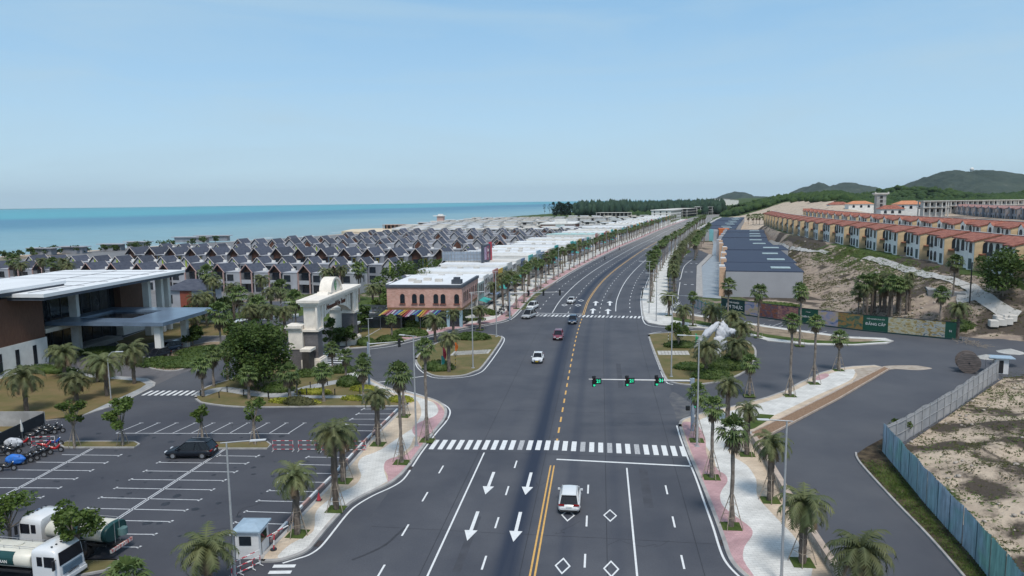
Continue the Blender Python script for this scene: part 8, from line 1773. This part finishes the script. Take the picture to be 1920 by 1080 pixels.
def gen5(r):
    t = r.random()
    y = 470+330*t**.9; x = 176+(y-470)*.33+r.uniform(55, 150); z = gz(x, y); h = r.uniform(1.5, 3.5)
    if z < 19: z -= 40
    return x, y, z+h*.2, r.uniform(2.5, 5), h*.6
crowns('dune_scrub', gen5, 500, 8, M_FOREST, 1)
for i, (px, d, h, cw, lb) in enumerate(((1015, 1080, 25, 6, 'thin bare tree against the sea, leftmost of the shore trees'), (1025, 1080, 25, 6, 'second thin bare tree against the sea'), (1037, 1060, 23, 13, 'dense shore tree at the left of the small clump'), (1046, 1070, 24, 13, 'dense shore tree in the middle of the small clump'), (1055, 1060, 25, 13, 'dense shore tree, tallest of the small clump'), (1062, 1065, 21, 11, 'dense shore tree at the right of the small clump'))):
    x = ray_xy(px, d)+6; tree('casuarina_tree', (x, d, 0), h, cw, 200+i, lb, ncl=26 if i > 1 else 9, nl=60 if i > 1 else 14, size=.9 if i > 1 else .5, clear=.1 if i > 1 else .3, leafm=M_PINE, th=.8 if i > 1 else .3, flat=1)
RV = [v for v in HV['forest_ridge'] if v[1] < 1330 and v[2] > 12]
def gen6(r): v = r.choice(RV); h = r.uniform(4, 9); return v[0]+r.uniform(-6, 6), v[1]+r.uniform(-12, 12), v[2]+h*.1, r.uniform(4, 8), h*.6
crowns('ridge_wood', gen6, 2600, 12, M_FOREST, 1)
# palms and bushes along the shore
r = random.Random(77)
for i in range(16):
    px = 5+i*27+r.uniform(-8, 8); py = interp([(0, 481), (140, 474), (260, 466), (440, 450)], px)+1.5; g = G(px, py); h = r.uniform(3, 5)
    tree('shore_tree', (g[0], g[1], 0), h, r.uniform(5, 9), 300+i, 'low wind bent shore tree behind the villas, %s from the left edge' % nth(i), 'shore trees', ncl=9, nl=30, size=.5, clear=.15, leafm=M_LEAFD)
a = MB(); P = Gs([(640, 436), (660, 432), (700, 430.5), (735, 430), (760, 432), (745, 436), (700, 438)]); a.prism(P, -1, 1.2); struct(a.obj('beach_sand', mat('bright_sand', (.62, .52, .38), .95, .1, .3)))
# hilltop dome, hillside clusters
for px, py, d, w, lb in ((1822, 320, 3300, 14, 'tiny white radar dome on the summit of the big hill'),):
    dd = FW+RR*((px-960)/F_PX)+UU*((540-py)/F_PX); k = d/dd.y; t = thing('radar_dome', lb, 'dome', (dd.x*k, d, CAM_H+dd.z*k)); a = MB(); a.blob((0, 0, 6), (9, 9, 9), 1, 0, sub=2); a.obj('dome', M_STU, t); a = MB(); a.cyl((0, 0, -8), 6, 9, 12); a.obj('drum', M_STU, t)
for i, (px, py) in enumerate(((1340, 373), (1348, 373.5), (1356, 372.5), (1364, 373), (1372, 374), (1380, 374.5))):
    d = 1700; dd = FW+RR*((px-960)/F_PX)+UU*((540-py)/F_PX); k = d/dd.y; t = thing('hillside_house', 'tiny pale roofed house high on the wooded slope, %s from the left' % nth(i), 'house', (dd.x*k, d, CAM_H+dd.z*k-4), rad(-15), 'pale houses on the far slope'); a = MB(); a.bb(-6, 6, 0, 8, -14, 3); a.obj('wall', M_STU, t); a = MB(); slopes(a, -6, 6, 0, 8, 3, 5, .3, .6); a.obj('roof', mat('pink_roof', (.5, .36, .32), .8, .1, 1), t)
# ------------------------------------------------------------------ haze
hz = MB(); hz.bb(-15500, 15500, -400, 13500, -6.5, 260, 0); ho = hz.obj('haze', None) if False else None
m = bpy.data.materials.new('haze_air'); m.use_nodes = True; t_ = m.node_tree; t_.nodes.remove(t_.nodes['Principled BSDF'])
pv = nn(t_, 'ShaderNodeVolumePrincipled', inp={'Density': HAZE, 'Anisotropy': .3}); pv.inputs['Color'].default_value = (.80, .88, .96, 1); t_.links.new(pv.outputs[0], t_.nodes['Material Output'].inputs['Volume'])
if HAZE > 0: o = hz.obj('haze', m); o['kind'] = 'stuff'
